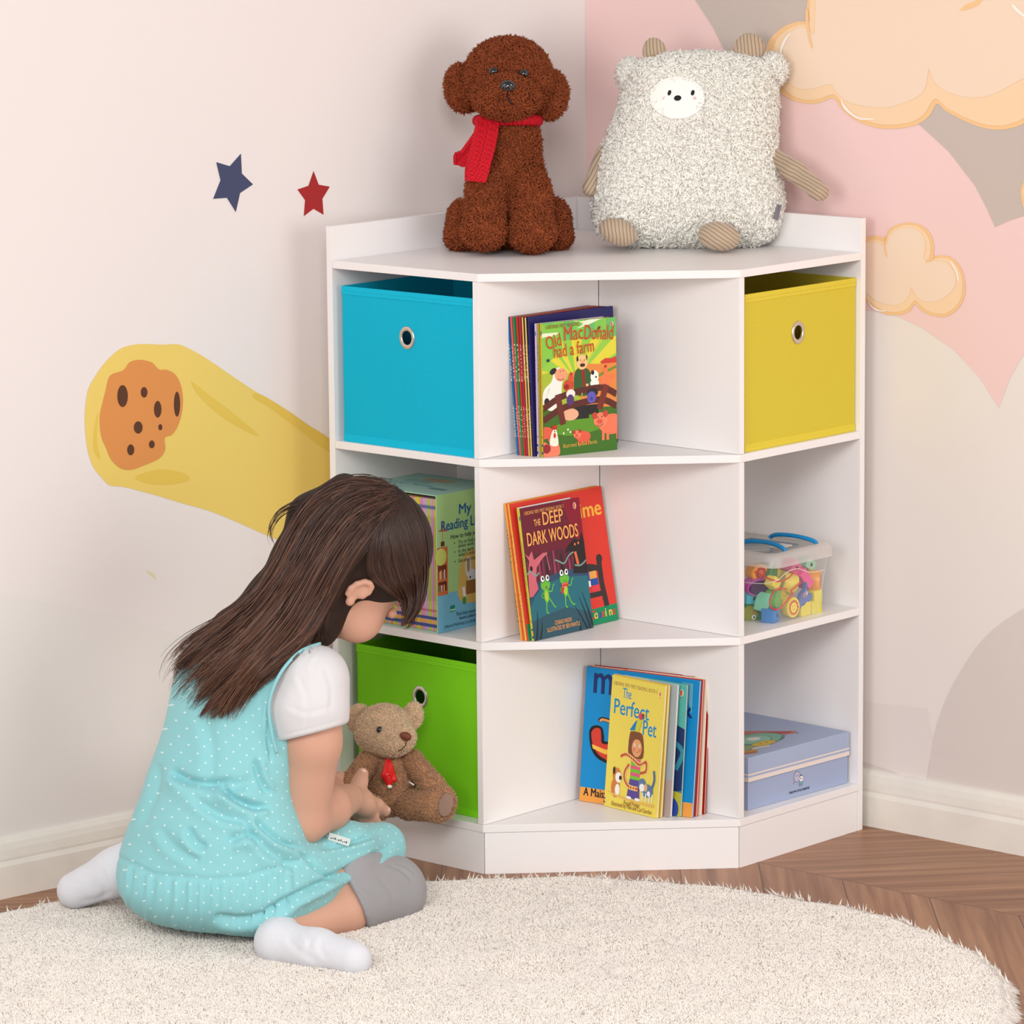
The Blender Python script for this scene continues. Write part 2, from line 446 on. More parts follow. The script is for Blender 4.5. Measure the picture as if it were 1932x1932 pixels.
# ---- painted areas and decals on the walls
def wallshape(name, pts, colr, wall, off, parent=None, sm=0, rough=0.85, mats=None):
    """a flat painted shape lying on a wall"""
    if sm: pts = smoothpoly(pts, sm)
    p0, n = (WA, LN) if wall == 'L' else (WA, np.array([-1.0, 0, 0]))
    P = [onplane(p[0], p[1], p0, n)+n*off for p in pts]
    from mathutils.geometry import tessellate_polygon
    t = [tuple(x) for x in tessellate_polygon([[Vector(p) for p in P]])]
    m = mat('paint_%d_%d_%d' % colr, colr, rough, 0.2)
    o = pydata(name, P, t, m, parent)
    return o
def z6(p): return [(1400+x/3.1165, y/3.1165) for x, y in p]
def z8(p): return [(x/2.4156, 600+y/2.4156) for x, y in p]
o = wallshape('painted_arc', [(1106, -60), (1300, -60), (1345, 50), (1372, 105), (1420, 180), (1560, 170), (1735, 233), (1790, 285), (1840, 350), (1862, 392), (1878, 428), (1905, 416), (1940, 405), (2300, 330), (2300, 640), (1960, 600), (1932, 668), (1905, 715), (1885, 770), (1850, 713), (1800, 660), (1740, 618), (1690, 595), (1640, 585), (1560, 590), (1300, 700), (1106, 800)], (248, 214, 210), 'R', 0.0006, wr); o['label'] = 'soft pink painted area'
o = wallshape('painted_arc', [(1306, -60), (1312, 0), (1345, 50), (1372, 105), (1400, 140), (1470, 150), (1600, 190), (1735, 235), (1790, 285), (1840, 350), (1862, 392), (1878, 428), (1905, 416), (1940, 405), (2300, 330), (2300, -60)], (206, 192, 183), 'R', 0.0012, wr); o['label'] = 'taupe painted area'
o = wallshape('painted_arc', smoothpoly([(1960, 1130), (1932, 1148), (1890, 1175), (1850, 1212), (1812, 1268), (1785, 1320), (1762, 1390), (1748, 1480)], 5, False)+[(1748, 1500), (2100, 1560), (2100, 1130)], (226, 215, 209), 'R', 0.0006, wr); o['label'] = 'pale grey painted quarter circle'
o = wallshape('painted_arc', [(1600, 1320), (1750, 1337), (1760, 1400), (1745, 1490), (1700, 1490), (1600, 1470)], (237, 227, 222), 'R', 0.0005, wr); o['label'] = 'faint grey painted band'
o = wallshape('painted_arc', [(1600, 1428), (1640, 1440), (1685, 1455), (1720, 1470), (1748, 1492), (1600, 1475)], (222, 212, 208), 'R', 0.0009, wr); o['label'] = 'small grey painted wedge above the baseboard'
o = wallshape('painted_base', [(-400, 1060), (-100, 1098), (0, 1120), (120, 1142), (250, 1168), (330, 1195), (420, 1225), (640, 1240), (700, 1500), (500, 1560), (250, 1600), (-400, 1720)], (236, 229, 225), 'L', 0.0005, wl); o['label'] = 'pale grey painted base of the wall'

P0R = (WA, np.array([-1.0, 0, 0]))
def cloud(label, outer, mid, inner, strokes, shines):
    c = np.mean([onplane(p[0], p[1], *P0R) for p in outer], 0)
    t = thing('cloud_decal', label, 'wall decal', c, 'peach cloud decals on the right wall')
    OR, MI, IN, WH = (250, 206, 152), (252, 219, 180), (249, 224, 200), (255, 250, 242)
    wallshape('outline', outer, OR, 'R', 0.0018, t, 5); wallshape('shade_band', mid, MI, 'R', 0.0024, t, 5); wallshape('cloud_fill', inner, IN, 'R', 0.0030, t, 5)
    for pts in strokes: wallshape('curl_stroke', pts, OR, 'R', 0.0036, t, 4)
    for pts in shines: wallshape('highlight_stroke', pts, WH, 'R', 0.0040, t, 4)
cloud('large peach cloud decal at the top right of the wall beside the cream plush',
      z6([(430, -90), (395, -20), (383, 60), (382, 122), (330, 127), (262, 150), (205, 190), (162, 240), (146, 300), (150, 380), (190, 480), (235, 548), (310, 592), (400, 610), (470, 600), (541, 578), (600, 650), (680, 710), (780, 748), (870, 757), (960, 750), (1040, 728), (1105, 680), (1150, 610), (1200, 650), (1290, 700), (1400, 745), (1500, 762), (1590, 752), (1680, 715), (1780, 620), (1850, 400), (1850, -90)]),
      z6([(450, -88), (412, -18), (402, 60), (398, 135), (340, 146), (280, 170), (228, 208), (200, 250), (190, 310), (192, 385), (215, 465), (255, 525), (320, 572), (400, 588), (465, 580), (545, 556), (612, 628), (690, 688), (785, 724), (870, 733), (955, 727), (1025, 707), (1080, 665), (1140, 580), (1210, 634), (1300, 682), (1405, 724), (1500, 738), (1580, 728), (1665, 690), (1760, 600), (1835, 400), (1835, -88)]),
      z6([(470, -86), (445, -10), (436, 100), (432, 200), (390, 170), (345, 160), (300, 185), (262, 220), (246, 280), (246, 360), (258, 430), (290, 490), (350, 522), (420, 520), (530, 495), (562, 540), (640, 602), (760, 627), (860, 630), (950, 606), (1045, 562), (1088, 500), (1105, 405), (1138, 480), (1200, 532), (1300, 566), (1400, 571), (1500, 545), (1600, 490), (1700, 430), (1800, 300), (1830, -86)]),
      [z6([(383, 60), (396, 62), (400, 140), (410, 210), (424, 282), (408, 268), (392, 200), (382, 120)]), z6([(1292, 62), (1318, 30), (1380, 5), (1440, -30), (1400, 25), (1345, 52)])],
      [z6([(296, 192), (280, 200), (250, 240), (232, 290), (230, 340), (240, 330), (248, 280), (270, 235)]), z6([(590, 575), (600, 600), (640, 650), (700, 690), (780, 696), (775, 702), (700, 702), (640, 668), (598, 622)]), z6([(1592, 30), (1605, 28), (1640, 60), (1690, 110), (1660, 96), (1620, 66)])])
cloud('small three-lobed peach cloud decal right of the shelf unit above the cream paint',
      z6([(640, 1500), (680, 1420), (740, 1392), (795, 1385), (845, 1396), (868, 1350), (918, 1320), (980, 1308), (1040, 1317), (1092, 1350), (1122, 1400), (1133, 1465), (1130, 1502), (1180, 1500), (1232, 1512), (1282, 1560), (1310, 1630), (1315, 1720), (1290, 1792), (1240, 1842), (1190, 1862), (1120, 1855), (1062, 1826), (1020, 1788), (988, 1830), (930, 1850), (850, 1848), (782, 1812), (740, 1775), (690, 1740), (650, 1650)]),
      z6([(655, 1510), (690, 1440), (742, 1416), (790, 1408), (850, 1420), (868, 1372), (922, 1334), (980, 1322), (1036, 1332), (1078, 1362), (1106, 1406), (1116, 1466), (1112, 1520), (1180, 1513), (1226, 1524), (1270, 1568), (1297, 1632), (1300, 1716), (1278, 1780), (1232, 1826), (1188, 1845), (1124, 1838), (1070, 1810), (1022, 1766), (980, 1812), (928, 1832), (854, 1830), (790, 1798), (750, 1765), (700, 1725), (665, 1640)]),
      z6([(670, 1520), (700, 1455), (745, 1428), (800, 1430), (855, 1440), (880, 1385), (925, 1350), (985, 1340), (1040, 1355), (1075, 1395), (1085, 1450), (1080, 1530), (1180, 1535), (1225, 1560), (1258, 1610), (1262, 1670), (1230, 1720), (1170, 1762), (1100, 1775), (1040, 1750), (1002, 1690), (985, 1745), (935, 1785), (870, 1790), (800, 1770), (750, 1730), (710, 1690), (680, 1610)]),
      [z6([(838, 1400), (846, 1392), (848, 1440), (862, 1512), (846, 1480)]), z6([(1130, 1500), (1136, 1512), (1112, 1534), (1085, 1545), (1108, 1520)])],
      [z6([(1228, 1532), (1250, 1550), (1275, 1600), (1284, 1650), (1276, 1645), (1266, 1600), (1245, 1560)]), z6([(752, 1765), (770, 1795), (810, 1820), (850, 1825), (848, 1830), (805, 1828), (765, 1802)])])
cloud('sliver of a peach cloud decal cut by the right edge of the picture',
      z6([(1642, 1130), (1650, 1090), (1680, 1040), (1760, 1000), (1850, 1100), (1850, 1300), (1760, 1280), (1680, 1240), (1655, 1210)]),
      z6([(1656, 1130), (1664, 1096), (1692, 1054), (1762, 1018), (1836, 1104), (1836, 1284), (1764, 1264), (1692, 1226), (1668, 1198)]),
      z6([(1690, 1130), (1700, 1096), (1730, 1074), (1762, 1058), (1800, 1120), (1800, 1230), (1764, 1220), (1722, 1200), (1700, 1178)]), [], [])
# comet
PL = (WA, LN)
c = onplane(330, 790, *PL)
t = thing('comet_decal', 'painted yellow comet with an orange spotted head on the left wall', 'wall decal', c)
up = [(650, 118), (740, 121), (812, 120), (865, 142), (930, 178), (1000, 225), (1080, 280), (1180, 345), (1300, 415), (1400, 485), (1495, 545), (1700, 665)]
dn = [(1700, 1190), (1400, 1075), (1250, 1005), (1180, 975), (1080, 930), (950, 878), (850, 850), (700, 805), (565, 770), (500, 763), (460, 725), (425, 680), (400, 610), (388, 520), (386, 430), (400, 330), (430, 270), (480, 200), (540, 145), (590, 125)]
wallshape('tail', z8(up+dn), (238, 208, 112), 'L', 0.0008, t, 3)
for pts in ([(870, 290), (950, 350), (1080, 450), (1180, 540), (1040, 470), (920, 370)], [(1180, 345), (1300, 415), (1400, 485), (1495, 548), (1560, 640), (1480, 600), (1350, 500), (1230, 410), (1150, 360)], [(620, 720), (720, 690), (830, 705), (860, 740), (740, 760), (640, 745)], [(425, 600), (430, 500), (445, 430), (440, 560), (455, 640)]):
    wallshape('brush_stroke', z8(pts), (231, 197, 90), 'L', 0.0012, t, 4)
hd = wallshape('comet_head', z8([(640, 190), (690, 203), (722, 234), (760, 236), (800, 262), (825, 320), (830, 400), (812, 480), (782, 530), (748, 546), (750, 600), (722, 640), (660, 668), (600, 690), (550, 685), (505, 645), (482, 592), (460, 540), (452, 460), (462, 400), (480, 330), (500, 262), (560, 238), (590, 200)]), (224, 148, 84), 'L', 0.0018, t, 4)
for x, y, a, b in ((555, 355, 24, 50), (653, 338, 15, 24), (715, 415, 17, 38), (803, 392, 14, 57), (626, 498, 20, 28), (727, 497, 9, 14), (688, 575, 13, 18), (592, 600, 16, 25)):
    wallshape('crater_spot', z8([(x+a*math.cos(k*math.pi/5), y+b*math.sin(k*math.pi/5)) for k in range(10)]), (96, 62, 46), 'L', 0.0024, t, 3)
for nm, lab, colr, pts in (('star_decal', 'navy blue five-pointed star decal, the left and larger of two', (74, 79, 108), [(550, 145), (563, 425), (720, 578), (538, 700), (478, 968), (352, 768), (158, 782), (262, 520), (202, 265), (392, 322)]),
                           ('star_decal', 'small dark red five-pointed star decal on the left wall', (168, 48, 48), [(1567, 388), (1640, 582), (1795, 610), (1692, 780), (1708, 1005), (1567, 922), (1430, 1025), (1447, 800), (1340, 650), (1495, 597)])):
    pts = [(380+x/7.43, 270+y/7.43) for x, y in pts]
    cx, cy = np.mean(pts, 0)
    o = wallshape(nm, pts, colr, 'L', 0.0010); 
    wallshape('white_border', [(cx+(x-cx)*1.045, cy+(y-cy)*1.045) for x, y in pts], (246, 240, 234), 'L', 0.0006, o)
    setp(o, lab, 'wall decal', 'star decals on the left wall')
o = wallshape('paint_fleck', [(274, 1076), (283, 1078), (292, 1084), (294, 1094), (285, 1086)], (232, 222, 184), 'L', 0.0009); setp(o, 'faint yellow paint fleck on the left wall below the comet', 'paint fleck')

# ================================================================ CORNER SHELF UNIT
wh = mat('white_laminate', (245, 241, 240), 0.38, 0.4, bump=0.03, bscale=900)
def P(u, v): return (-u, -v)
cab = thing('corner_shelf', 'white corner shelf unit with nine open cubbies and a raised back rim', 'shelf', (-0.3, -0.3, 0))
def slab2(name, pts, z0, z1, bev=0.0006):
    bm = bmesh.new(); prism(bm, pts, z0, z1); bmesh.ops.recalc_face_normals(bm, faces=bm.faces)
    bmesh.ops.bevel(bm, geom=list(bm.edges), offset=bev, segments=2, affect='EDGES')
    return bmobj(name, bm, wh, cab)
g = 0.0004
for z in Z:
    slab2('shelf_board', [P(T+g, T+g), P(L, T+g), P(L, WD), P(WD, L), P(T+g, L)], z-T, z)
cab['group'] = ''
del cab['group']
slab2('back_panel', [P(0, 0), P(L, 0), P(L, T), P(0, T)], 0, HR); slab2('back_panel', [P(0, T+g), P(T, T+g), P(T, L), P(0, L)], 0, HR)
for a in range(3):
    z0, z1 = Z[a]+g, Z[a+1]-T-g
    slab2('divider', [P(WD, WD-T), P(L-0.0015, WD-T), P(L-0.0015, WD), P(WD, WD)], z0, z1)
    slab2('divider', [P(WD-T, WD), P(WD, WD+g), P(WD, L-0.0015), P(WD-T, L-0.0015)], z0, z1)
    slab2('inner_panel', [P(WD-T, T+g), P(WD, T+g), P(WD, WD-T-g), P(WD-T, WD-T-g)], z0, z1)
    slab2('inner_panel', [P(T+g, WD-T), P(WD-T-g, WD-T), P(WD-T-g, WD), P(T+g, WD)], z0, z1)
kz = Z[0]-T-0.0008
slab2('kick_board', [P(L-T, T+g), P(L-0.001, T+g), P(L-0.001, WD), P(L-T, WD-0.006)], 0.0, kz)
slab2('kick_board', [P(T+g, L-T), P(WD-0.006, L-T), P(WD, L-0.001), P(T+g, L-0.001)], 0.0, kz)
d2 = 0.0012
slab2('kick_board', [P(L-0.002, WD+0.001), P(WD+0.001, L-0.002), P(WD-0.007, L-T), P(L-T, WD-0.007)], 0.0, kz)

# ---- fabric bins
def bin_box(label, colr, dark, origin, xd, yd, w, h, dep, gx, gz, group):
    """open fabric cube; origin is the front bottom left corner, xd along the front, yd going in"""
    m = mat('nonwoven_%d_%d_%d' % colr, colr, 0.75, 0.25, bump=0.25, bscale=1500, var=0.03, vscale=300)
    mi = mat('nonwoven_edge_%d_%d_%d' % colr, tuple(min(255, int(v*1.03)+2) for v in colr), 0.7, 0.25, bump=0.2, bscale=1500)
    M = frameM(origin, xd, yd); z = Vector((0, 0, 1)); M = Matrix((Vector(xd), Vector(yd), z)).transposed().to_4x4(); M.translation = Vector(origin)
    t = thing('storage_bin', label, 'storage bin', origin, group)
    th = 0.003; R = 0.0165
    bm = bmesh.new(); N = 32                                    # front panel with a real hole
    rings = []
    for y in (0, th):
        inn, out = [], []
        for k in range(N):
            a = 2*math.pi*k/N; cx, cz = math.cos(a), math.sin(a); inn.append(bm.verts.new((gx+R*0.8*cx, y, gz+R*0.8*cz)))
            s = 1/max(abs(cx), abs(cz)); px, pz = cx*s, cz*s
            X_ = gx+(px*(w-gx) if px > 0 else px*gx); Z_ = gz+(pz*(h-gz) if pz > 0 else pz*gz)
            out.append(bm.verts.new((X_, y, Z_)))
        rings.append((inn, out))
    for k in range(N):
        j = (k+1) % N
        for inn, out in rings: bm.faces.new((inn[k], inn[j], out[j], out[k]))
        bm.faces.new((rings[0][0][k], rings[0][0][j], rings[1][0][j], rings[1][0][k])); bm.faces.new((rings[0][1][k], rings[0][1][j], rings[1][1][j], rings[1][1][k]))
    for v in bm.verts: v.co = M @ v.co
    bmobj('front_panel', bm, m, t)
    boxobj('side_panel', (0, th, th, dep, 0, h), m, t, M); boxobj('side_panel', (w-th, w, th, dep, 0, h), m, t, M)
    boxobj('rear_panel', (th, w-th, dep-th, dep, 0, h), m, t, M); boxobj('bottom_panel', (th, w-th, th, dep-th, 0, th), m, t, M)
    # folded hem with stitching, lower band
    bm = bmesh.new(); box(bm, -0.0006, w+0.0006, -0.0012, 0.0008, h-0.013, h+0.0006, M, 0.0003); box(bm, -0.0006, 0.001, 0.001, dep, h-0.013, h+0.0006, M); box(bm, w-0.001, w+0.0006, 0.001, dep, h-0.013, h+0.0006, M)
    hem = bmobj('hem', bm, mi, t)
    bm = bmesh.new()
    for k in range(int(w/0.0065)): box(bm, 0.006+k*0.0065, 0.0072+k*0.0065, -0.0016, -0.0011, h-0.0075, h-0.0068, M)
    bmobj('stitching', bm, mat('thread_%d_%d_%d' % colr, dark, 0.8), hem)
    boxobj('lower_band', (-0.0004, w+0.0004, -0.001, 0.0008, 0.0008, 0.013), mi, t, M, 0.0003)
    # grommet
    V, Fc = [], []; n1, n2 = 32, 10
    for i in range(n1):
        a = 2*math.pi*i/n1
        for j in range(n2):
            b = 2*math.pi*j/n2; r = R*0.82+0.0034*math.cos(b); V.append(M @ Vector((gx+r*math.cos(a), -0.0008-0.0016*math.sin(b), gz+r*math.sin(a)*1.12)))
    for i in range(n1):
        for j in range(n2): Fc.append((i*n2+j, ((i+1) % n1)*n2+j, ((i+1) % n1)*n2+(j+1) % n2, i*n2+(j+1) % n2))
    gr = pydata('grommet', V, Fc, mat('brushed_metal', (214, 204, 196), 0.28, 0.5, metal=0.85), t, smooth=True); gr['label'] = 'round metal grommet'
    return t
BG = 'fabric storage bins in the corner shelf'
bin_box('bright blue fabric storage bin in the upper left cubby', (0, 182, 214), (0, 120, 150), (-0.622, -0.0272, Z[2]), (0, -1, 0), (1, 0, 0), 0.288, 0.257, 0.27, 0.1445, 0.183, BG)
bin_box('bright green fabric storage bin in the lower left cubby behind the teddy bear', (128, 216, 24), (60, 130, 10), (-0.600, -0.0272, Z[0]), (0, -1, 0), (1, 0, 0), 0.286, 0.257, 0.255, 0.1430, 0.186, BG)
bin_box('yellow fabric storage bin in the upper right cubby', (216, 196, 62), (160, 130, 30), (-0.3095, -0.6201, Z[2]), (1, 0, 0), (0, 1, 0), 0.2945, 0.2555, 0.27, 0.1390, 0.181, BG)

# ================================================================ BOOKS
page = mat('paper_pages', (238, 228, 212), 0.85, 0.2, bump=0.3, bscale=1200)
def book(label, group, origin, ang, lean, w, h, th, col, spine=None, art=None, back=None, spine_art=None, name='picture_book', pages=True):
    """origin = bottom front spine corner; ang = heading of the cover's lower edge; leans away from its front"""
    a = math.radians(ang); b = Vector((math.cos(a), math.sin(a), 0)); k = Vector((-b.y, b.x, 0)); f = math.radians(lean)
    zd = Vector((0, 0, math.cos(f)))+k*math.sin(f); yd = k*math.cos(f)-Vector((0, 0, math.sin(f)))
    M = Matrix((b, yd, zd)).transposed().to_4x4(); M.translation = Vector(origin)+Vector((0, 0, max(0, th*math.sin(f))+0.0002))
    t = thing(name, label, 'book', M.translation, group); ct = 0.00035
    spine = spine or col; back = back or col
    bm = bmesh.new(); n = []
    for args in ((0, w, 0, ct, 0, h), (0, w, th-ct, th, 0, h), (0, ct*1.5, ct, th-ct, 0, h)):
        box(bm, *args, M); n.append(6)
    bmesh.ops.recalc_face_normals(bm, faces=bm.faces); bm.faces.ensure_lookup_table()
    for i, fc in enumerate(bm.faces): fc.material_index = i//6
    bmobj('cover', bm, [flat(col, 0.33), flat(back, 0.33), flat(spine, 0.33)], t)
    if pages: boxobj('pages', (ct*1.5, w-0.0012, ct, th-ct, 0.0008, h-0.0008), page, t, M)
    A = Art()
    if art: art(A, w, h)
    if A.f: A.build('cover_print', M @ frameM((0, -0.00012, 0), (1, 0, 0), (0, 0, 1)), t, clip=(w, h))
    # spine strip print (x runs along thickness, seen from the spine side)
    S = Art()
    S.rect(0.0002, 0, th-0.0002, h, spine)
    if spine_art: spine_art(S, th, h)
    S.build('spine_print', M @ frameM((-0.00012, th, 0), (0, -1, 0), (0, 0, 1)), t)
    return t
def ser_spine(txt, tcol):
    def f(S, th, h):
        S.rect(0.0003, 0.004, th-0.0003, 0.0085, (40, 70, 150)); S.rect(0.0003, 0.0105, th-0.0003, 0.0145, (240, 180, 60)); S.rect(0.0003, 0.0165, th-0.0003, 0.020, (40, 70, 150))
        S.text(txt, th*0.28, 0.09, th*0.8, tcol, w=0.07, a=90); S.ell(th/2, h-0.016, th*0.35, 0.004, (30, 110, 170)); S.ell(th/2, 0.032, th*0.25, 0.0018, (200, 50, 40))
    return f
def pub_spine(txt, tcol):
    def f(S, th, h):
        S.text(txt, th*0.25, 0.03, th*0.85, tcol, w=0.05, a=90); S.text(txt[::-1].title(), th*0.25, 0.12, th*0.85, tcol, w=0.06, a=90)
    return f
def balloon(A, x, y, s, c=(214, 60, 60)):
    A.ell(x, y, 0.9*s, 1.25*s, (250, 250, 245)); A.ell(x-0.15*s, y, 0.55*s, 1.1*s, c); A.ell(x+0.35*s, y, 0.3*s, 1.0*s, (230, 170, 90)); A.rect(x-0.4*s, y-1.9*s, x+0.4*s, y-1.6*s, c)
def pig(A, x, y, s, c=(238, 120, 84), d=(200, 70, 52)):
    A.ell(x, y, 1.5*s, 1.0*s, c)
    for dx in (-1.0, -0.5, 0.6, 1.0): A.line([(x+dx*s, y-0.5*s), (x+dx*s*1.03, y-1.5*s)], 0.3*s, c)
    A.ell(x-1.3*s, y+0.5*s, 0.8*s, 0.72*s, (242, 132, 96)); A.ell(x-1.95*s, y+0.95*s, 0.3*s, 0.34*s, d); A.ell(x-0.75*s, y+1.05*s, 0.3*s, 0.34*s, d)
    A.ell(x-1.4*s, y+0.35*s, 0.36*s, 0.27*s, (226, 96, 70)); A.ell(x-1.6*s, y+0.75*s, 0.06*s, 0.08*s, (70, 30, 30)); A.ell(x-1.15*s, y+0.8*s, 0.06*s, 0.08*s, (70, 30, 30))
    A.ell(x-1.5*s, y+0.34*s, 0.05*s, 0.07*s, (150, 40, 40)); A.ell(x-1.3*s, y+0.34*s, 0.05*s, 0.07*s, (150, 40, 40)); A.line([(x-1.8*s, y+0.05*s), (x-1.4*s, y-0.1*s), (x-1.0*s, y+0.1*s)], 0.06*s, (120, 40, 40), 4)
def art_farm(A, w, h):
    def q(x, y): return ((x-490)/740*w, (1-(y-390)/1370)*h)      # drawn from the cover as seen
    def Q(l): return [q(x, y+(x-490)*0.085) for x, y in l]
    A.rect(0, 0, w, h, (226, 214, 60))
    cx, cy = 0.45*w, 0.56*h
    for k in range(14):
        a0, a1 = math.radians(k*15-12), math.radians(k*15-5); r = h
        A.poly([(cx, cy), (min(max(cx+r*math.cos(a0), 0), w), min(cy+r*math.sin(a0), h)), (min(max(cx+r*math.cos(a1), 0), w), min(cy+r*math.sin(a1), h))], (150, 204, 70))
    for k in range(7):
        x0 = k*w/7; A.rect(x0, h*0.86, x0+w/7*(0.95 if k % 2 else 1), h, (128, 200, 78) if k % 2 else (106, 188, 98))
    A.poly([(0, h*0.66), (0, h*0.99), (0.2*w, h*0.98), (0.28*w, h*0.8)], (134, 200, 70))
    A.poly(Q([(760, 340), (880, 370), (1010, 330), (1150, 300), (1060, 350), (960, 400), (840, 440), (900, 390)]), (236, 240, 214), 3); A.poly(Q([(490, 500), (560, 490), (660, 485), (600, 520), (520, 530), (490, 540)]), (236, 240, 214), 3)
    A.poly([(0, 0), (w, 0), (w, 0.60*h), (0.8*w, 0.65*h), (0.62*w, 0.65*h), (0.4*w, 0.60*h), (0.2*w, 0.64*h), (0, 0.62*h)], (168, 190, 50), 0)
    A.poly([(0.36*w, 0.6*h), (0.6*w, 0.67*h), (0.78*w, 0.66*h), (w, 0.66*h), (w, 0.3*h), (0.6*w, 0.3*h)], (228, 138, 62)); A.poly([(0.78*w, 0.675*h), (0.85*w, 0.70*h), (0.93*w, 0.695*h), (w, 0.71*h), (w, 0.66*h), (0.8*w, 0.66*h)], (208, 62, 46))
    A.line([(0.62*w, 0.5*h), (0.75*w, 0.57*h), (w, 0.63*h)], 0.03*w, (110, 140, 44), 4)
    A.poly([(0, 0), (w, 0), (w, 0.33*h), (0, 0.36*h)], (64, 110, 30)); A.poly([(0.1*w, 0.2*h), (0.5*w, 0.28*h), (w, 0.26*h), (w, 0.2*h), (0.4*w, 0.14*h)], (94, 150, 36), 4)
    A.rect(0.42*w, 0.26*h, 0.62*w, 0.36*h, (36, 34, 30)); A.rect(0.6*w, 0.29*h, 0.75*w, 0.36*h, (34, 30, 30))
    # cow
    A.poly([(0.0, 0.40*h), (0.02*w, 0.50*h), (0.12*w, 0.56*h), (0.16*w, 0.64*h), (0.23*w, 0.66*h), (0.30*w, 0.6*h), (0.26*w, 0.53*h), (0.24*w, 0.42*h), (0.12*w, 0.34*h)], (244, 240, 228), 4)
    A.ell(0.145*w, 0.635*h, 0.05*w, 0.022*h, (36, 30, 30), 30); A.poly([(0.09*w, 0.5*h), (0.13*w, 0.58*h), (0.10*w, 0.52*h), (0.04*w, 0.44*h)], (36, 30, 30)); A.ell(0.055*w, 0.41*h, 0.035*w, 0.03*h, (36, 30, 30))
    A.ell(0.25*w, 0.605*h, 0.085*w, 0.05*h, (240, 160, 120)); A.line([(0.2*w, 0.575*h), (0.25*w, 0.565*h), (0.29*w, 0.575*h)], 0.008*w, (140, 50, 40), 3); A.ell(0.24*w, 0.63*h, 0.006*w, 0.005*h, (40, 30, 30)); A.ell(0.28*w, 0.635*h, 0.006*w, 0.005*h, (40, 30, 30))
    A.ell(0.37*w, 0.30*h, 0.11*w, 0.045*h, (238, 176, 140)); 
    # farmer
    A.poly([(0.43*w, 0.46*h), (0.43*w, 0.60*h), (0.50*w, 0.645*h), (0.61*w, 0.63*h), (0.66*w, 0.57*h), (0.66*w, 0.46*h), (0.55*w, 0.43*h)], (52, 92, 44), 4); A.poly([(0.52*w, 0.63*h), (0.565*w, 0.63*h), (0.575*w, 0.5*h), (0.545*w, 0.5*h)], (150, 34, 28))
    A.ell(0.535*w, 0.685*h, 0.078*w, 0.056*h, (240, 196, 130)); A.poly([(0.46*w, 0.72*h), (0.475*w, 0.74*h), (0.49*w, 0.70*h), (0.462*w, 0.69*h)], (50, 34, 30)); A.poly([(0.595*w, 0.745*h), (0.61*w, 0.72*h), (0.6*w, 0.69*h), (0.585*w, 0.72*h)], (50, 34, 30)); A.ell(0.54*w, 0.663*h, 0.035*w, 0.014*h, (56, 34, 30))
    A.ell(0.545*w, 0.685*h, 0.018*w, 0.012*h, (240, 160, 110)); A.ell(0.515*w, 0.70*h, 0.006*w, 0.005*h, (30, 30, 30)); A.ell(0.565*w, 0.70*h, 0.006*w, 0.005*h, (30, 30, 30)); A.line([(0.6*w, 0.52*h), (0.6*w, 0.475*h)], 0.035*w, (240, 190, 130))
    # hens, dog
    A.ell(0.35*w, 0.52*h, 0.075*w, 0.045*h, (206, 74, 46), 30); A.ell(0.38*w, 0.575*h, 0.035*w, 0.03*h, (218, 82, 50)); A.ell(0.32*w, 0.51*h, 0.035*w, 0.02*h, (150, 36, 34)); A.ell(0.385*w, 0.605*h, 0.02*w, 0.012*h, (196, 40, 34))
    A.ell(0.85*w, 0.53*h, 0.08*w, 0.05*h, (238, 124, 74)); A.ell(0.85*w, 0.60*h, 0.03*w, 0.035*h, (238, 124, 74)); A.ell(0.85*w, 0.638*h, 0.018*w, 0.012*h, (196, 40, 34)); A.ell(0.95*w, 0.56*h, 0.03*w, 0.02*h, (238, 124, 74), 40)
    A.ell(0.70*w, 0.57*h, 0.055*w, 0.045*h, (248, 244, 232)); A.ell(0.675*w, 0.60*h, 0.022*w, 0.018*h, (40, 34, 34)); A.ell(0.70*w, 0.52*h, 0.06*w, 0.03*h, (248, 244, 232)); A.ell(0.72*w, 0.565*h, 0.012*w, 0.008*h, (40, 34, 34))
    br = (92, 38, 30)
    for y0, y1 in ((0.42, 0.47), (0.33, 0.38)): A.line([(0, (y0-0.06)*h), (0.25*w, (y0+0.02)*h), (0.5*w, (y1)*h), (0.8*w, (y1+0.01)*h), (w, (y0)*h)], 0.075*w, br, 5)
    A.line([(0.20*w, 0.46*h), (0.27*w, 0.23*h)], 0.075*w, (110, 44, 34)); A.line([(0.86*w, 0.50*h), (0.76*w, 0.32*h)], 0.08*w, (120, 46, 34)); A.rect(0.52*w, 0.42*h, 0.535*w, 0.455*h, (180, 170, 60))
    A.ell(0.375*w, 0.455*h, 0.06*w, 0.035*h, (246, 236, 226)); A.ell(0.37*w, 0.41*h, 0.05*w, 0.042*h, (84, 56, 116)); A.ell(0.67*w, 0.45*h, 0.075*w, 0.035*h, (40, 34, 40)); A.ell(0.655*w, 0.415*h, 0.06*w, 0.045*h, (96, 88, 180)); A.ell(0.655*w, 0.405*h, 0.02*w, 0.014*h, (70, 60, 150))
    pig(A, 0.93*w, 0.20*h, 0.12*w); pig(A, 0.54*w, 0.125*h, 0.065*w, (228, 92, 66), (190, 50, 44)); pig(A, 0.03*w, 0.18*h, 0.07*w, (224, 96, 70))
    A.poly([(0, 0.0), (0.19*w, 0.0), (0.22*w, 0.05*h), (0.17*w, 0.12*h), (0.08*w, 0.09*h), (0, 0.11*h)], (236, 128, 96), 4); A.ell(0.04*w, 0.06*h, 0.055*w, 0.035*h, (150, 40, 50))
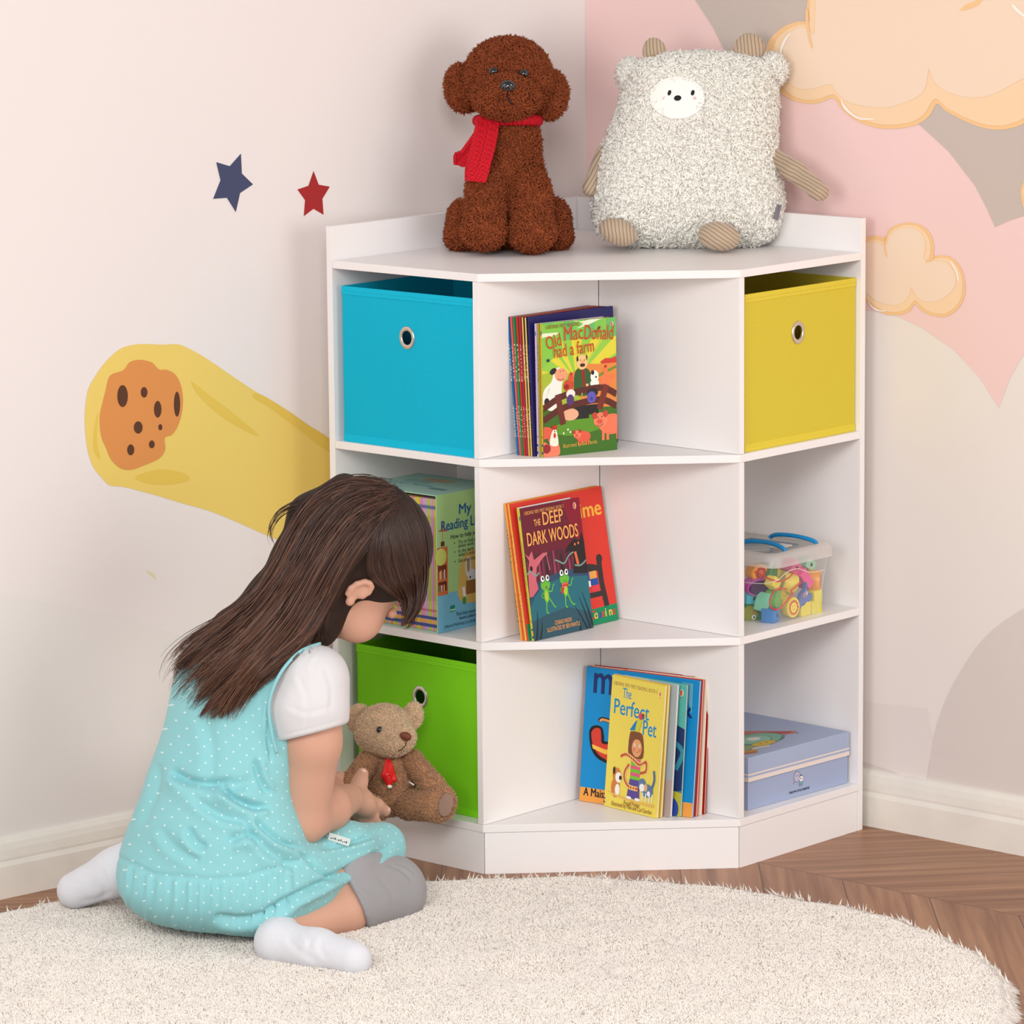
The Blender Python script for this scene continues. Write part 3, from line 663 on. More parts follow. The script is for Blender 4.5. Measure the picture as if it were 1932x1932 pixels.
    A.poly([(0.08*w, 0.10*h), (0.12*w, 0.19*h), (0.17*w, 0.20*h), (0.2*w, 0.09*h), (0.14*w, 0.075*h)], (246, 238, 220), 3); A.ell(0.15*w, 0.215*h, 0.035*w, 0.018*h, (200, 40, 34)); A.ell(0.15*w, 0.155*h, 0.018*w, 0.02*h, (206, 60, 40)); A.ell(0.15*w, 0.185*h, 0.008*w, 0.006*h, (30, 30, 30))
    for x, y in ((0.33, 0.19), (0.27, 0.165), (0.36, 0.17)): A.ell(x*w, y*h, 0.012*w, 0.008*h, (246, 246, 240), n=8)
    A.ell(0.075*w, 0.72*h, 0.02*w, 0.012*h, (40, 44, 70)); A.poly([(0.72*w, 0.90*h), (0.76*w, 0.945*h), (0.79*w, 0.94*h), (0.75*w, 0.905*h)], (140, 40, 34)); balloon(A, 0.94*w, 0.955*h, 0.022*w, (206, 40, 90))
    rd = (190, 66, 30)
    A.text('USBORNE FIRST READING', 0.05*w, 0.955*h, 0.0085, (150, 60, 24), w=0.45*w, a=1.5)
    A.text('Old', 0.065*w, 0.80*h, 0.030, rd, w=0.20*w, a=12, bold=0.0003, edge=(-0.0005, 0.0004, (250, 210, 90)))
    A.text('Mac', 0.295*w, 0.855*h, 0.034, rd, w=0.25*w, a=2, bold=0.0003, edge=(-0.0005, 0.0004, (250, 210, 90)))
    A.text('Donald', 0.56*w, 0.855*h, 0.034, rd, w=0.39*w, a=-4, bold=0.0003, edge=(-0.0005, 0.0004, (250, 210, 90)))
    A.text('had a farm', 0.155*w, 0.735*h, 0.030, rd, w=0.54*w, a=4, bold=0.0003, edge=(-0.0005, 0.0004, (250, 210, 90)))
    A.text('Illustrated by Ben Mantle', 0.26*w, 0.055*h, 0.0095, (220, 176, 70), w=0.46*w, a=2)
def frog(A, x, y, s, scarf=False):
    g, d = (104, 190, 56), (84, 166, 48)
    A.line([(x-0.1*s, y-1.2*s), (x-0.15*s, y-2.0*s), (x-0.2*s, y-2.7*s), (x+0.1*s, y-2.9*s)], 0.16*s, g, 4); A.line([(x+0.2*s, y-1.1*s), (x+0.6*s, y-1.6*s if not scarf else y-2.2*s), (x+1.0*s, y-2.2*s if not scarf else y-2.7*s), (x+1.3*s, y-2.4*s if not scarf else y-2.7*s)], 0.16*s, g, 4)
    A.ell(x, y-0.9*s, 0.42*s, 0.85*s, g); A.ell(x, y-1.0*s, 0.24*s, 0.55*s, (190, 206, 70)); A.ell(x, y+0.2*s, 0.75*s, 0.62*s, g, 0)
    A.line([(x+0.3*s, y-0.5*s), (x+0.9*s, y-0.6*s), (x+1.15*s, y-0.1*s), (x+1.4*s, y+0.1*s)], 0.14*s, g, 4); A.line([(x-0.3*s, y-0.5*s), (x-0.8*s, y-0.9*s), (x-0.4*s, y-1.2*s)], 0.14*s, d, 4)
    for sx_ in (-0.36, 0.42): A.ell(x+sx_*s, y+0.85*s, 0.34*s, 0.4*s, (30, 50, 40)); A.ell(x+sx_*s, y+0.87*s, 0.28*s, 0.34*s, (250, 250, 250)); A.ell(x+sx_*s+0.05*s, y+0.9*s, 0.13*s, 0.18*s, (20, 20, 20))
    if scarf:
        A.poly([(x-0.5*s, y-0.25*s), (x+0.55*s, y-0.2*s), (x+0.45*s, y-0.75*s), (x-0.1*s, y-0.65*s), (x-0.4*s, y-1.3*s), (x-0.75*s, y-1.35*s), (x-0.6*s, y-0.9*s)], (206, 48, 36)); A.line([(x-0.2*s, y+0.0*s), (x+0.1*s, y-0.06*s), (x+0.3*s, y+0.02*s)], 0.05*s, (40, 80, 30), 3)
        for k in range(7): A.ell(x-0.4*s+(k % 4)*0.26*s, y-0.35*s-(k//4)*0.28*s, 0.05*s, 0.05*s, (250, 240, 230), n=6)
    else: A.ell(x+0.1*s, y-0.1*s, 0.1*s, 0.15*s, (150, 30, 30))
def art_woods(A, w, h):
    A.rect(0, 0, w, h, (110, 26, 46)); A.poly([(0.7*w, h), (w, h), (w, 0.62*h), (0.86*w, 0.7*h)], (138, 20, 44))
    A.rect(0, 0.38*h, w, 0.64*h, (84, 32, 48))
    for k in range(16):
        x = (k+0.5)/16*w; A.poly([(x-0.02*w, 0.4*h), (x-0.012*w, (0.6+0.05*math.sin(k*2.1))*h), (x+0.012*w, (0.6+0.05*math.sin(k*2.1))*h), (x+0.022*w, 0.4*h)], [(130, 44, 70), (48, 26, 36), (104, 36, 58), (160, 60, 90)][k % 4])
    A.poly([(0, 0), (w, 0), (w, 0.43*h), (0.8*w, 0.475*h), (0.5*w, 0.47*h), (0.2*w, 0.44*h), (0, 0.36*h)], (44, 76, 106), 0)
    A.poly([(0, 0), (w, 0), (w, 0.40*h), (0.6*w, 0.43*h), (0.25*w, 0.40*h), (0.08*w, 0.32*h), (0.0, 0.25*h)], (34, 108, 122)); A.poly([(0, 0), (w, 0), (w, 0.12*h), (0.6*w, 0.2*h), (0.2*w, 0.17*h), (0, 0.14*h)], (44, 84, 98), 0)
    A.poly([(0, 0.33*h), (0.02*w, 0.5*h), (0.06*w, 0.6*h), (0.0, 0.66*h), (0.06*w, 0.63*h), (0.12*w, 0.67*h), (0.14*w, 0.6*h), (0.3*w, 0.64*h), (0.38*w, 0.63*h), (0.28*w, 0.6*h), (0.17*w, 0.54*h), (0.14*w, 0.45*h), (0.16*w, 0.38*h), (0.06*w, 0.33*h)], (212, 104, 116)); A.ell(0.08*w, 0.54*h, 0.025*w, 0.02*h, (50, 20, 30)); A.line([(0.2*w, 0.57*h), (0.35*w, 0.64*h), (0.38*w, 0.50*h)], 0.012*w, (220, 124, 130))
    A.poly([(0.76*w, 0.44*h), (0.8*w, 0.56*h), (0.74*w, 0.62*h), (0.66*w, 0.60*h), (0.74*w, 0.66*h), (0.84*w, 0.70*h), (0.93*w, 0.68*h), (0.97*w, 0.74*h), (w, 0.66*h), (w, 0.42*h)], (36, 26, 30)); A.line([(0.83*w, 0.6*h), (0.86*w, 0.5*h)], 0.04*w, (230, 110, 60)); A.ell(0.84*w, 0.655*h, 0.015*w, 0.01*h, (240, 120, 60)); A.ell(0.9*w, 0.66*h, 0.015*w, 0.01*h, (240, 120, 60))
    A.line([(0.0, 0.50*h), (0.06*w, 0.52*h), (0.14*w, 0.48*h), (0.2*w, 0.50*h)], 0.02*w, (130, 160, 150), 5); A.line([(0.48*w, 0.57*h), (0.55*w, 0.55*h), (0.63*w, 0.53*h), (0.72*w, 0.58*h), (0.8*w, 0.60*h)], 0.018*w, (130, 160, 150), 5); A.line([(0.8*w, 0.50*h), (0.9*w, 0.49*h), (w, 0.52*h)], 0.02*w, (120, 150, 140), 5)
    frog(A, 0.28*w, 0.385*h, 0.105*w); frog(A, 0.60*w, 0.40*h, 0.105*w, True)
    for x0, y0, x1, y1 in ((0.95, 0.0, 0.80, 0.27), (0.99, 0.02, 0.86, 0.30), (0.9, 0.0, 0.72, 0.2), (0.04, 0.0, 0.1, 0.22), (0.1, 0.0, 0.16, 0.13), (0.78, 0.0, 0.76, 0.1)): A.line([(x0*w, y0*h), ((x0+x1)/2*w+0.01*w, (y0+y1)/2*h), (x1*w, y1*h)], [0.03*w, 0.001*w], (34, 44, 50), 4)
    c = (250, 176, 96); e = (0.0006, -0.0006, (60, 20, 30))
    A.text('USBORNE VERY FIRST READING: BOOK 7', 0.06*w, 0.945*h, 0.008, c, w=0.66*w); A.text('THE', 0.2*w, 0.85*h, 0.015, c, w=0.11*w, bold=0.0003); balloon(A, 0.90*w, 0.945*h, 0.03*w)
    A.text('DEEP', 0.35*w, 0.845*h, 0.030, c, w=0.34*w, bold=0.0006, edge=e); A.text('DARK WOODS', 0.06*w, 0.71*h, 0.031, c, w=0.85*w, bold=0.0006, edge=e)
    A.text('CONRAD MASON', 0.5*w, 0.085*h, 0.010, c, w=0.28*w, align='c'); A.text('ILLUSTRATED BY BEN MANTLE', 0.5*w, 0.043*h, 0.010, c, w=0.55*w, align='c')
def art_red(A, w, h):
    A.rect(0, 0, w, h, (222, 58, 44)); A.poly([(0, 0), (w, 0), (w, 0.125*h), (0.8*w, 0.12*h), (0.6*w, 0.115*h), (0, 0.12*h)], (0, 140, 90))
    A.text('Bedtime', w*0.965, 0.795*h, 0.036, (244, 184, 66), w=0.56*w, align='r', bold=0.0014)
    bk = (52, 46, 44)
    A.line([(0.89*w, 0.12*h), (0.865*w, 0.3*h), (0.865*w, 0.46*h)], 0.055*w, bk); A.ell(0.872*w, 0.475*h, 0.034*w, 0.035*h, bk); A.poly([(0.5*w, 0.44*h), (0.72*w, 0.455*h), (0.84*w, 0.43*h), (0.84*w, 0.39*h), (0.5*w, 0.38*h)], bk, 3)
    A.rect(0.6*w, 0.20*h, 0.86*w, 0.24*h, bk); A.rect(0.66*w, 0.33*h, 0.74*w, 0.40*h, (40, 70, 160)); A.rect(0.74*w, 0.34*h, 0.82*w, 0.395*h, (236, 170, 80)); A.rect(0.74*w, 0.29*h, 0.83*w, 0.34*h, (30, 80, 160)); A.rect(0.7*w, 0.285*h, 0.745*w, 0.33*h, (240, 236, 230)); A.rect(0.75*w, 0.24*h, 0.83*w, 0.29*h, (226, 60, 70))
    for k, (ch, c) in enumerate(zip('Cousins', [(222, 58, 44), (246, 206, 80), (40, 80, 170), (222, 58, 44), (246, 206, 80), (246, 206, 80), (222, 58, 44)])): A.text(ch, (0.695+0.0415*k)*w, 0.045*h, 0.020, c, bold=0.0008)
def art_boat(A, w, h):
    A.rect(0, 0, w, h, (0, 138, 204)); A.rect(0, 0, w, 0.105*h, (240, 160, 70)); bk = (24, 20, 20)
    A.text('m', 0.075*w, 0.81*h, 0.072, (26, 44, 104), w=0.16*w, bold=0.0020); A.text('x', 0.862*w, 0.72*h, 0.04, (26, 44, 104), bold=0.0012)
    A.poly([(0.055*w, 0.50*h), (0.07*w, 0.555*h), (0.12*w, 0.575*h), (0.17*w, 0.56*h), (0.19*w, 0.50*h), (0.20*w, 0.465*h), (0.3*w, 0.47*h), (0.7*w, 0.47*h), (0.8*w, 0.36*h), (0.5*w, 0.28*h), (0.2*w, 0.31*h), (0.09*w, 0.38*h)], bk, 4)
    A.poly([(0.075*w, 0.50*h), (0.09*w, 0.54*h), (0.12*w, 0.555*h), (0.155*w, 0.545*h), (0.165*w, 0.49*h), (0.18*w, 0.445*h), (0.3*w, 0.45*h), (0.68*w, 0.45*h), (0.77*w, 0.37*h), (0.5*w, 0.305*h), (0.22*w, 0.33*h), (0.11*w, 0.40*h)], (214, 62, 48), 4)
    A.poly([(0.085*w, 0.43*h), (0.2*w, 0.405*h), (0.7*w, 0.41*h), (0.7*w, 0.38*h), (0.2*w, 0.37*h), (0.095*w, 0.40*h)], (246, 194, 74))
    A.line([(0.14*w, 0.605*h), (0.16*w, 0.625*h), (0.22*w, 0.62*h), (0.3*w, 0.60*h)], 0.032*w, bk, 4); A.line([(0.145*w, 0.607*h), (0.165*w, 0.622*h), (0.22*w, 0.617*h), (0.3*w, 0.60*h)], 0.018*w, (238, 160, 84), 4)
    A.text('A Maisy', 0.035*w, 0.045*h, 0.019, bk, w=0.212*w, bold=0.0007)
def art_pet(A, w, h):
    A.rect(0, 0, w, h, (240, 218, 92)); bl = (10, 140, 196); e = (-0.0005, 0.0005, (250, 246, 230))
    A.text('USBORNE VERY FIRST READING: BOOK 5', 0.03*w, 0.93*h, 0.0085, (126, 74, 50), w=0.83*w); balloon(A, 0.92*w, 0.93*h, 0.026*w)
    A.text('The', 0.22*w, 0.845*h, 0.024, bl, w=0.16*w, bold=0.0003, edge=e); A.text('Perfect', 0.075*w, 0.715*h, 0.036, bl, w=0.66*w, bold=0.0005, edge=e); A.text('Pet', 0.64*w, 0.60*h, 0.036, bl, w=0.25*w, bold=0.0005, edge=e)
    # girl with a bird on her head, long spotted snake, dog and cat
    A.poly([(0.40*w, 0.42*h), (0.40*w, 0.585*h), (0.46*w, 0.61*h), (0.60*w, 0.61*h), (0.66*w, 0.57*h), (0.68*w, 0.43*h), (0.54*w, 0.41*h)], (128, 74, 44), 3); A.ell(0.55*w, 0.49*h, 0.095*w, 0.068*h, (230, 164, 108)); A.poly([(0.46*w, 0.535*h), (0.47*w, 0.59*h), (0.63*w, 0.59*h), (0.64*w, 0.53*h), (0.6*w, 0.555*h), (0.5*w, 0.555*h)], (128, 74, 44))
    for sx_ in (0.505, 0.6): A.ell(sx_*w, 0.51*h, 0.015*w, 0.012*h, (250, 250, 245)); A.ell(sx_*w, 0.51*h, 0.006*w, 0.005*h, (30, 24, 20), n=8)
    A.ell(0.50*w, 0.475*h, 0.022*w, 0.014*h, (232, 120, 96)); A.ell(0.61*w, 0.475*h, 0.022*w, 0.014*h, (232, 120, 96)); A.line([(0.54*w, 0.463*h), (0.56*w, 0.457*h), (0.58*w, 0.463*h)], 0.006*w, (120, 50, 40), 3)
    for k in range(6): A.rect(0.46*w, (0.25+0.026*k)*h, 0.64*w, (0.278+0.026*k)*h, [(120, 196, 50), (226, 90, 130)][k % 2])
    A.poly([(0.42*w, 0.115*h), (0.455*w, 0.25*h), (0.64*w, 0.25*h), (0.66*w, 0.115*h), (0.56*w, 0.10*h)], (92, 74, 150)); A.ell(0.46*w, 0.105*h, 0.05*w, 0.012*h, (246, 246, 246)); A.ell(0.62*w, 0.105*h, 0.05*w, 0.012*h, (246, 246, 246))
    for pts in ([(0.27*w, 0.405*h), (0.36*w, 0.425*h), (0.5*w, 0.40*h), (0.62*w, 0.37*h), (0.74*w, 0.40*h), (0.75*w, 0.335*h), (0.66*w, 0.31*h)], [(0.42*w, 0.35*h), (0.36*w, 0.30*h), (0.36*w, 0.24*h), (0.45*w, 0.19*h), (0.62*w, 0.185*h)]):
        A.line(pts, 0.062*w, (246, 206, 130), 6)
        for p in smoothpoly(pts, 4, False): A.ell(p[0], p[1], 0.016*w, 0.012*h, (196, 84, 40), n=8)
    A.ell(0.20*w, 0.16*h, 0.08*w, 0.075*h, (214, 128, 62)); A.ell(0.24*w, 0.145*h, 0.045*w, 0.045*h, (250, 246, 238)); A.ell(0.21*w, 0.255*h, 0.075*w, 0.055*h, (214, 128, 62)); A.ell(0.25*w, 0.24*h, 0.06*w, 0.04*h, (250, 246, 238)); A.ell(0.285*w, 0.24*h, 0.026*w, 0.018*h, (50, 26, 24)); A.ell(0.16*w, 0.285*h, 0.025*w, 0.03*h, (60, 44, 36))
    A.ell(0.80*w, 0.19*h, 0.11*w, 0.05*h, (96, 124, 168)); A.ell(0.70*w, 0.225*h, 0.07*w, 0.05*h, (96, 124, 168)); A.ell(0.70*w, 0.205*h, 0.05*w, 0.03*h, (246, 246, 246)); A.line([(0.88*w, 0.21*h), (0.92*w, 0.28*h), (0.90*w, 0.35*h)], 0.035*w, (80, 110, 160), 4); A.ell(0.83*w, 0.17*h, 0.03*w, 0.02*h, (246, 246, 246)); A.ell(0.77*w, 0.21*h, 0.03*w, 0.03*h, (236, 180, 110)); 
    for x in (0.72, 0.78, 0.85, 0.9): A.line([(x*w, 0.17*h), (x*w, 0.105*h)], 0.018*w, (236, 240, 246))
    A.poly([(0.44*w, 0.625*h), (0.52*w, 0.70*h), (0.58*w, 0.73*h), (0.62*w, 0.69*h), (0.56*w, 0.61*h)], (210, 206, 60)); A.poly([(0.40*w, 0.615*h), (0.5*w, 0.69*h), (0.53*w, 0.70*h), (0.5*w, 0.62*h)], (20, 130, 190)); A.ell(0.59*w, 0.735*h, 0.04*w, 0.026*h, (222, 66, 96)); A.ell(0.635*w, 0.745*h, 0.02*w, 0.014*h, (120, 60, 40))
    A.poly([(0.03*w, 0.125*h), (0.3*w, 0.105*h), (0.6*w, 0.09*h), (0.93*w, 0.095*h), (0.95*w, 0.075*h), (0.6*w, 0.075*h), (0.2*w, 0.095*h)], (232, 186, 96))
    A.text('Russell Punter', 0.53*w, 0.048*h, 0.0105, (130, 60, 34), w=0.30*w, align='c'); A.text('Illustrated by Mike and Carl Gordon', 0.53*w, 0.02*h, 0.0105, (130, 60, 34), w=0.76*w, align='c')
    A.rect(0, 0.055*h, 0.022*w, 0.068*h, (30, 60, 130)); A.rect(0, 0.025*h, 0.022*w, 0.038*h, (30, 60, 130))

# --- upper shelf: eight tall books behind, three small in front
SZ = Z[2]; G1 = 'tall thin picture books on the top open shelf'; G2 = 'small reading books on the top open shelf'
tall = [((16, 104, 160), (16, 104, 160), 'tall picture book with a blue spine, leftmost on the top open shelf', 'BUDGIE'),
        ((226, 92, 92), (226, 92, 92), 'tall picture book with a coral spine, right after the blue one', 'RABBIT'),
        ((20, 140, 80), (20, 140, 80), 'tall picture book with a green spine between coral and red ones', 'LEARN'),
        ((196, 52, 40), (196, 52, 40), 'tall picture book with a brick red spine beside the green one', 'LITTLE'),
        ((166, 44, 66), (166, 44, 66), 'tall picture book with a crimson spine beside the brick red one', 'PRINCE'),
        ((30, 38, 84), (236, 190, 84), 'tall navy picture book with a yellow spine, the left one of two', 'STORY'),
        ((24, 34, 80), (240, 196, 90), 'tall navy picture book with a yellow spine, nearer to the front', 'NIGHT'),
        ((38, 34, 96), (38, 34, 96), 'tall indigo picture book whose cover shows behind the small farm book', 'OCEAN')]
nx = np.array([-0.5512, -0.3822])
for i, (c, sp, lb, tx) in enumerate(tall):
    k = 7-i; ang = -3.0+k*0.25
    o = np.array([nx[0]-k*0.0009, nx[1]+k*0.0041+0.0002])
    book(lb, G1, (o[0], o[1], SZ), ang, 2.6+0.35*k, 0.196, 0.2235 if k else 0.2245, 0.0036, c, sp, spine_art=pub_spine(tx, (236, 224, 190) if i < 7 else (90, 80, 140)))
gb, ga = np.array([-0.5482, -0.3976]), -17.4
gk = np.array([-math.sin(math.radians(ga)), math.cos(math.radians(ga))])
book('small green farm picture book with a farmer, cow and pigs on its cover', G2, (*gb, SZ), ga, 0.6, 0.1405, 0.2160, 0.0040, (120, 170, 50), (246, 196, 70), art_farm, spine_art=ser_spine('Old MacDonald had a farm', (150, 60, 40)))
o = gb+gk*0.0052+np.array([-0.0016, 0]); book('small olive book squeezed between the lilac book and the farm picture book', G2, (*o, SZ), -14.5, 0.9, 0.139, 0.2150, 0.0038, (176, 170, 40), (172, 160, 36), spine_art=pub_spine('Stories', (90, 80, 20)))
o = gb+gk*0.0102+np.array([-0.0030, 0]); book('small book with a pale lilac spine in front of the indigo cover', G2, (*o, SZ), -11.0, 1.2, 0.1385, 0.2145, 0.0038, (222, 200, 226), (222, 200, 226), spine_art=ser_spine('Old MacDonald Stories', (120, 90, 150)))
# --- middle shelf
SZ = Z[1]; G3 = 'books leaning on the middle open shelf'
base = np.array([-0.3446-0.226, -0.3830])
for k, (c, sp, lb, tx, art) in enumerate([((222, 58, 44), (216, 70, 50), 'large red picture book with a chair and a green strip on its cover', 'COUSINS', art_red),
        ((236, 170, 60), (244, 204, 92), 'large picture book with a pale yellow spine behind the red picture book', 'PARTY', None),
        ((228, 96, 56), (228, 96, 56), 'large picture book with an orange spine, second from the left divider', 'PLAY', None),
        ((240, 170, 70), (246, 178, 74), 'large picture book with an amber spine resting against the left divider', 'HAPPY', None)]):
    book(lb, G3, (base[0]-0.0009*k, base[1]+0.0038*k, SZ), 0.0, 9.6-0.3*k, 0.226, 0.2232, 0.0034, c, sp, art, spine_art=pub_spine(tx, (120, 60, 30) if k else (250, 210, 120)))
book('thin white-edged reading book hidden behind the frog book', G3, (-0.5640, -0.3868, SZ), -0.5, 8.2, 0.128, 0.2165, 0.0030, (240, 236, 230), (232, 214, 70), spine_art=pub_spine('Reading', (90, 110, 60)))
book('dark maroon and teal book with two green frogs on its cover', G3, (-0.5664, -0.3912, SZ), -1.0, 8.0, 0.1445, 0.2155, 0.0034, (60, 50, 70), (214, 220, 70), art_woods, spine_art=ser_spine('The Deep Dark Woods', (60, 90, 50)))
# --- bottom shelf
SZ = Z[0]; G4 = 'large picture books on the bottom open shelf'; G5 = 'small reading books on the bottom open shelf'
m0 = np.array([-0.4045, -0.3457])
for k, (c, sp, lb, art) in enumerate([((0, 138, 204), (0, 128, 196), 'large bright blue picture book with a red boat on its cover', art_boat),
        ((204, 60, 46), (204, 60, 46), 'large picture book with a red cover edge right behind the blue boat book', None),
        ((236, 222, 196), (226, 150, 96), 'large cream-edged picture book between the two red-edged ones', None),
        ((170, 28, 26), (170, 28, 26), 'large dark red picture book at the back against the right divider', None)]):
    a_ = -82.9+k*1.1
    book(lb, G4, (m0[0]+0.0062*k, m0[1]-0.002*k, SZ), a_, 6.5-0.6*k, 0.2206-0.001*k, 0.2252, 0.0050, c, sp, art)
def art_sea(A, w, h):
    A.rect(0, 0, w, h, (60, 130, 150)); A.rect(0, 0.55*h, w, h, (96, 190, 176)); A.poly([(0.2*w, 0.2*h), (0.5*w, 0.6*h), (w, 0.66*h), (w, 0.2*h)], (36, 60, 110), 3)
    A.line([(0.4*w, 0.3*h), (0.7*w, 0.55*h), (0.98*w, 0.5*h), (0.9*w, 0.35*h)], 0.06*w, (60, 150, 170), 5); A.poly([(0.4*w, 0), (w, 0), (w, 0.18*h), (0.7*w, 0.2*h)], (196, 190, 60)); A.ell(0.85*w, 0.05*h, 0.12*w, 0.09*h, (50, 80, 170)); balloon(A, 0.93*w, 0.93*h, 0.03*w)
def art_grey(A, w, h):
    A.rect(0, 0, w, h, (206, 210, 218)); A.rect(0.55*w, 0.28*h, w, h, (178, 188, 196)); A.rect(0.5*w, 0, w, 0.28*h, (190, 170, 168)); A.line([(0.62*w, 0.95*h), (0.66*w, 0.6*h), (0.6*w, 0.25*h)], 0.01*w, (60, 60, 66))
    for k in range(14): A.rect((0.66+0.02*(k % 3))*w, (0.3+0.04*k)*h, (0.74+0.02*(k % 3))*w, (0.312+0.04*k)*h, (70, 70, 76))
small = [((240, 218, 92), (240, 218, 92), 'small yellow picture book with a girl and pets on its cover', art_pet, (-0.4047, -0.3996), -96.0, 5.6, 0.1240, 0.0042),
         ((236, 204, 90), (236, 204, 90), 'small book with a mustard cover edge just behind the yellow pet book', None, (-0.3986, -0.3985), -94.6, 5.2, 0.1262, 0.0040),
         ((206, 210, 218), (206, 210, 218), 'small pale grey book fanned out behind the yellow pet book', art_grey, (-0.3930, -0.3985), -92.0, 5.0, 0.1370, 0.0042),
         ((70, 140, 160), (60, 130, 170), 'small teal sea-scene book fanned out between grey and light blue ones', art_sea, (-0.3876, -0.3985), -89.0, 4.9, 0.1480, 0.0042),
         ((110, 176, 200), (110, 176, 200), 'small light blue book standing directly in front of the blue boat book', None, (-0.3825, -0.3985), -86.8, 4.8, 0.1530, 0.0042)]
for c, sp, lb, art, o, an, le, w_, th in small:
    book(lb, G5, (o[0], o[1], SZ), an, le, w_, 0.2190, th, c, sp, art)

# --- slipcase with thin readers in the middle left cubby
SZ = Z[1]; sx0, sy0, sh, sd, sl = -0.6190, -0.2285, 0.2285, 0.150, 0.178
sc = thing('slipcase', 'pale green cardboard slipcase of thin readers in the middle left cubby', 'book slipcase', (sx0, sy0, SZ))
gm = mat('slipcase_card', (172, 214, 196), 0.45, 0.35); ct = 0.0018
b0 = SZ+0.0003
boxobj('side_panel', (sx0, sx0+sd, sy0, sy0+ct, b0, b0+sh), gm, sc, None, 0.0004)
boxobj('side_panel', (sx0, sx0+sd, sy0+sl-ct, sy0+sl, b0, b0+sh), gm, sc, None, 0.0004)
tp = boxobj('top_panel', (sx0, sx0+sd, sy0+ct, sy0+sl-ct, b0+sh-ct, b0+sh), gm, sc, None, 0.0004)
boxobj('bottom_panel', (sx0, sx0+sd, sy0+ct, sy0+sl-ct, b0, b0+ct), gm, sc); boxobj('rear_panel', (sx0+sd-ct, sx0+sd, sy0+ct, sy0+sl-ct, b0+ct, b0+sh-ct), gm, sc)
A = Art(); w, h = sd, sh; nb = (30, 84, 146)
A.rect(0, 0, w, h, (170, 208, 138)); A.rect(0, 0, w, 0.28*h, (120, 188, 218)); A.poly([(0, 0.25*h), (0.5*w, 0.29*h), (w, 0.30*h), (w, 0.2*h), (0, 0.2*h)], (120, 188, 218))
A.rect(0.0, 0.29*h-0.02*h, 0.17*w, 0.62*h, (206, 112, 66)); A.rect(0.015*w, 0.30*h, 0.15*w, 0.37*h, (110, 44, 30)); A.rect(0.015*w, 0.39*h, 0.15*w, 0.49*h, (120, 50, 34)); A.ell(0.06*w, 0.55*h, 0.09*w, 0.062*h, (206, 214, 110))
for k in range(7): A.rect((0.02+0.018*k)*w, 0.39*h, (0.034+0.018*k)*w, (0.44+0.008*(k % 3))*h, [(222, 70, 60), (240, 220, 200), (240, 180, 60), (60, 130, 90), (230, 110, 80), (240, 230, 220), (200, 50, 50)][k])
for k in range(6): A.rect((0.02+0.02*k)*w, 0.30*h, (0.036+0.02*k)*w, (0.345+0.006*(k % 2))*h, [(70, 150, 70), (220, 70, 60), (236, 226, 210), (160, 60, 110), (240, 200, 80), (90, 50, 40)][k])
A.rect(0.06*w, 0.625*h, 0.12*w, 0.66*h, (96, 50, 40)); A.line([(0.09*w, 0.66*h), (0.09*w, 0.79*h)], 0.008*w, (196, 90, 70)); A.line([(0.03*w, 0.74*h), (0.16*w, 0.735*h)], 0.02*w, (206, 100, 76)); A.ell(0.09*w, 0.77*h, 0.012*w, 0.03*h, (206, 100, 76))
A.poly([(0.2*w, 0.18*h), (0.27*w, 0.185*h), (0.28*w, 0.14*h), (0.2*w, 0.135*h)], (20, 140, 110)); A.rect(0.2*w, 0.145*h, 0.28*w, 0.155*h, (200, 230, 210))
A.poly([(0.34*w, 0.30*h), (0.36*w, 0.44*h), (0.45*w, 0.54*h), (0.6*w, 0.56*h), (0.8*w, 0.52*h), (0.85*w, 0.2*h), (0.4*w, 0.19*h)], (216, 178, 96), 3); A.ell(0.37*w, 0.27*h, 0.05*w, 0.04*h, (222, 186, 104)); A.ell(0.5*w, 0.44*h, 0.05*w, 0.075*h, (214, 214, 218)); A.ell(0.5*w, 0.45*h, 0.025*w, 0.05*h, (170, 140, 90)); A.ell(0.56*w, 0.37*h, 0.07*w, 0.05*h, (216, 216, 220)); A.ell(0.53*w, 0.36*h, 0.012*w, 0.01*h, (40, 40, 44)); A.rect(0.46*w, 0.24*h, 0.62*w, 0.34*h, (150, 100, 50)); A.line([(0.42*w, 0.30*h), (0.44*w, 0.2*h)], 0.04*w, (236, 236, 240)); A.ell(0.43*w, 0.2*h, 0.03*w, 0.03*h, (60, 150, 70))
e = (-0.0004, 0.0004, (214, 232, 220))
A.text('My First', 0.36*w, 0.835*h, 0.024, nb, w=0.55*w, a=0, bold=0.0007, edge=e); A.text('Reading Library', 0.07*w, 0.735*h, 0.024, nb, w=0.86*w, bold=0.0007, edge=e)
A.text('How to help your child', 0.22*w, 0.665*h, 0.0105, (40, 50, 50), w=0.62*w, bold=0.0002)
for k, tx in enumerate(('Try to find a little time', 'down with your child', 'In the early stages, try', "what's most effective", 'Give plenty of encouragement')):
    yy = (0.62, 0.592, 0.555, 0.527, 0.485)[k]; A.text(tx, 0.34*w, yy*h, 0.0085, (60, 70, 66), w=0.5*w, bold=0.0001)
    if k in (0, 2, 4): A.ell(0.28*w, (yy+0.012)*h, 0.008*w, 0.005*h, (30, 40, 40), n=8)
A.text('Find lots more tips on the', 0.30*w, 0.10*h, 0.0085, (30, 50, 70), w=0.55*w, bold=0.0001); A.text('www.usborne.com', 0.34*w, 0.068*h, 0.0085, (30, 50, 70), w=0.42*w, bold=0.0001); A.text('Usborne Publishing Ltd, 83-85 Saffron Hill, London', 0.10*w, 0.03*h, 0.007, (30, 50, 70), w=0.85*w)
A.build('side_print', frameM((sx0, sy0-0.0001, b0), (1, 0, 0), (0, 0, 1)), sc)
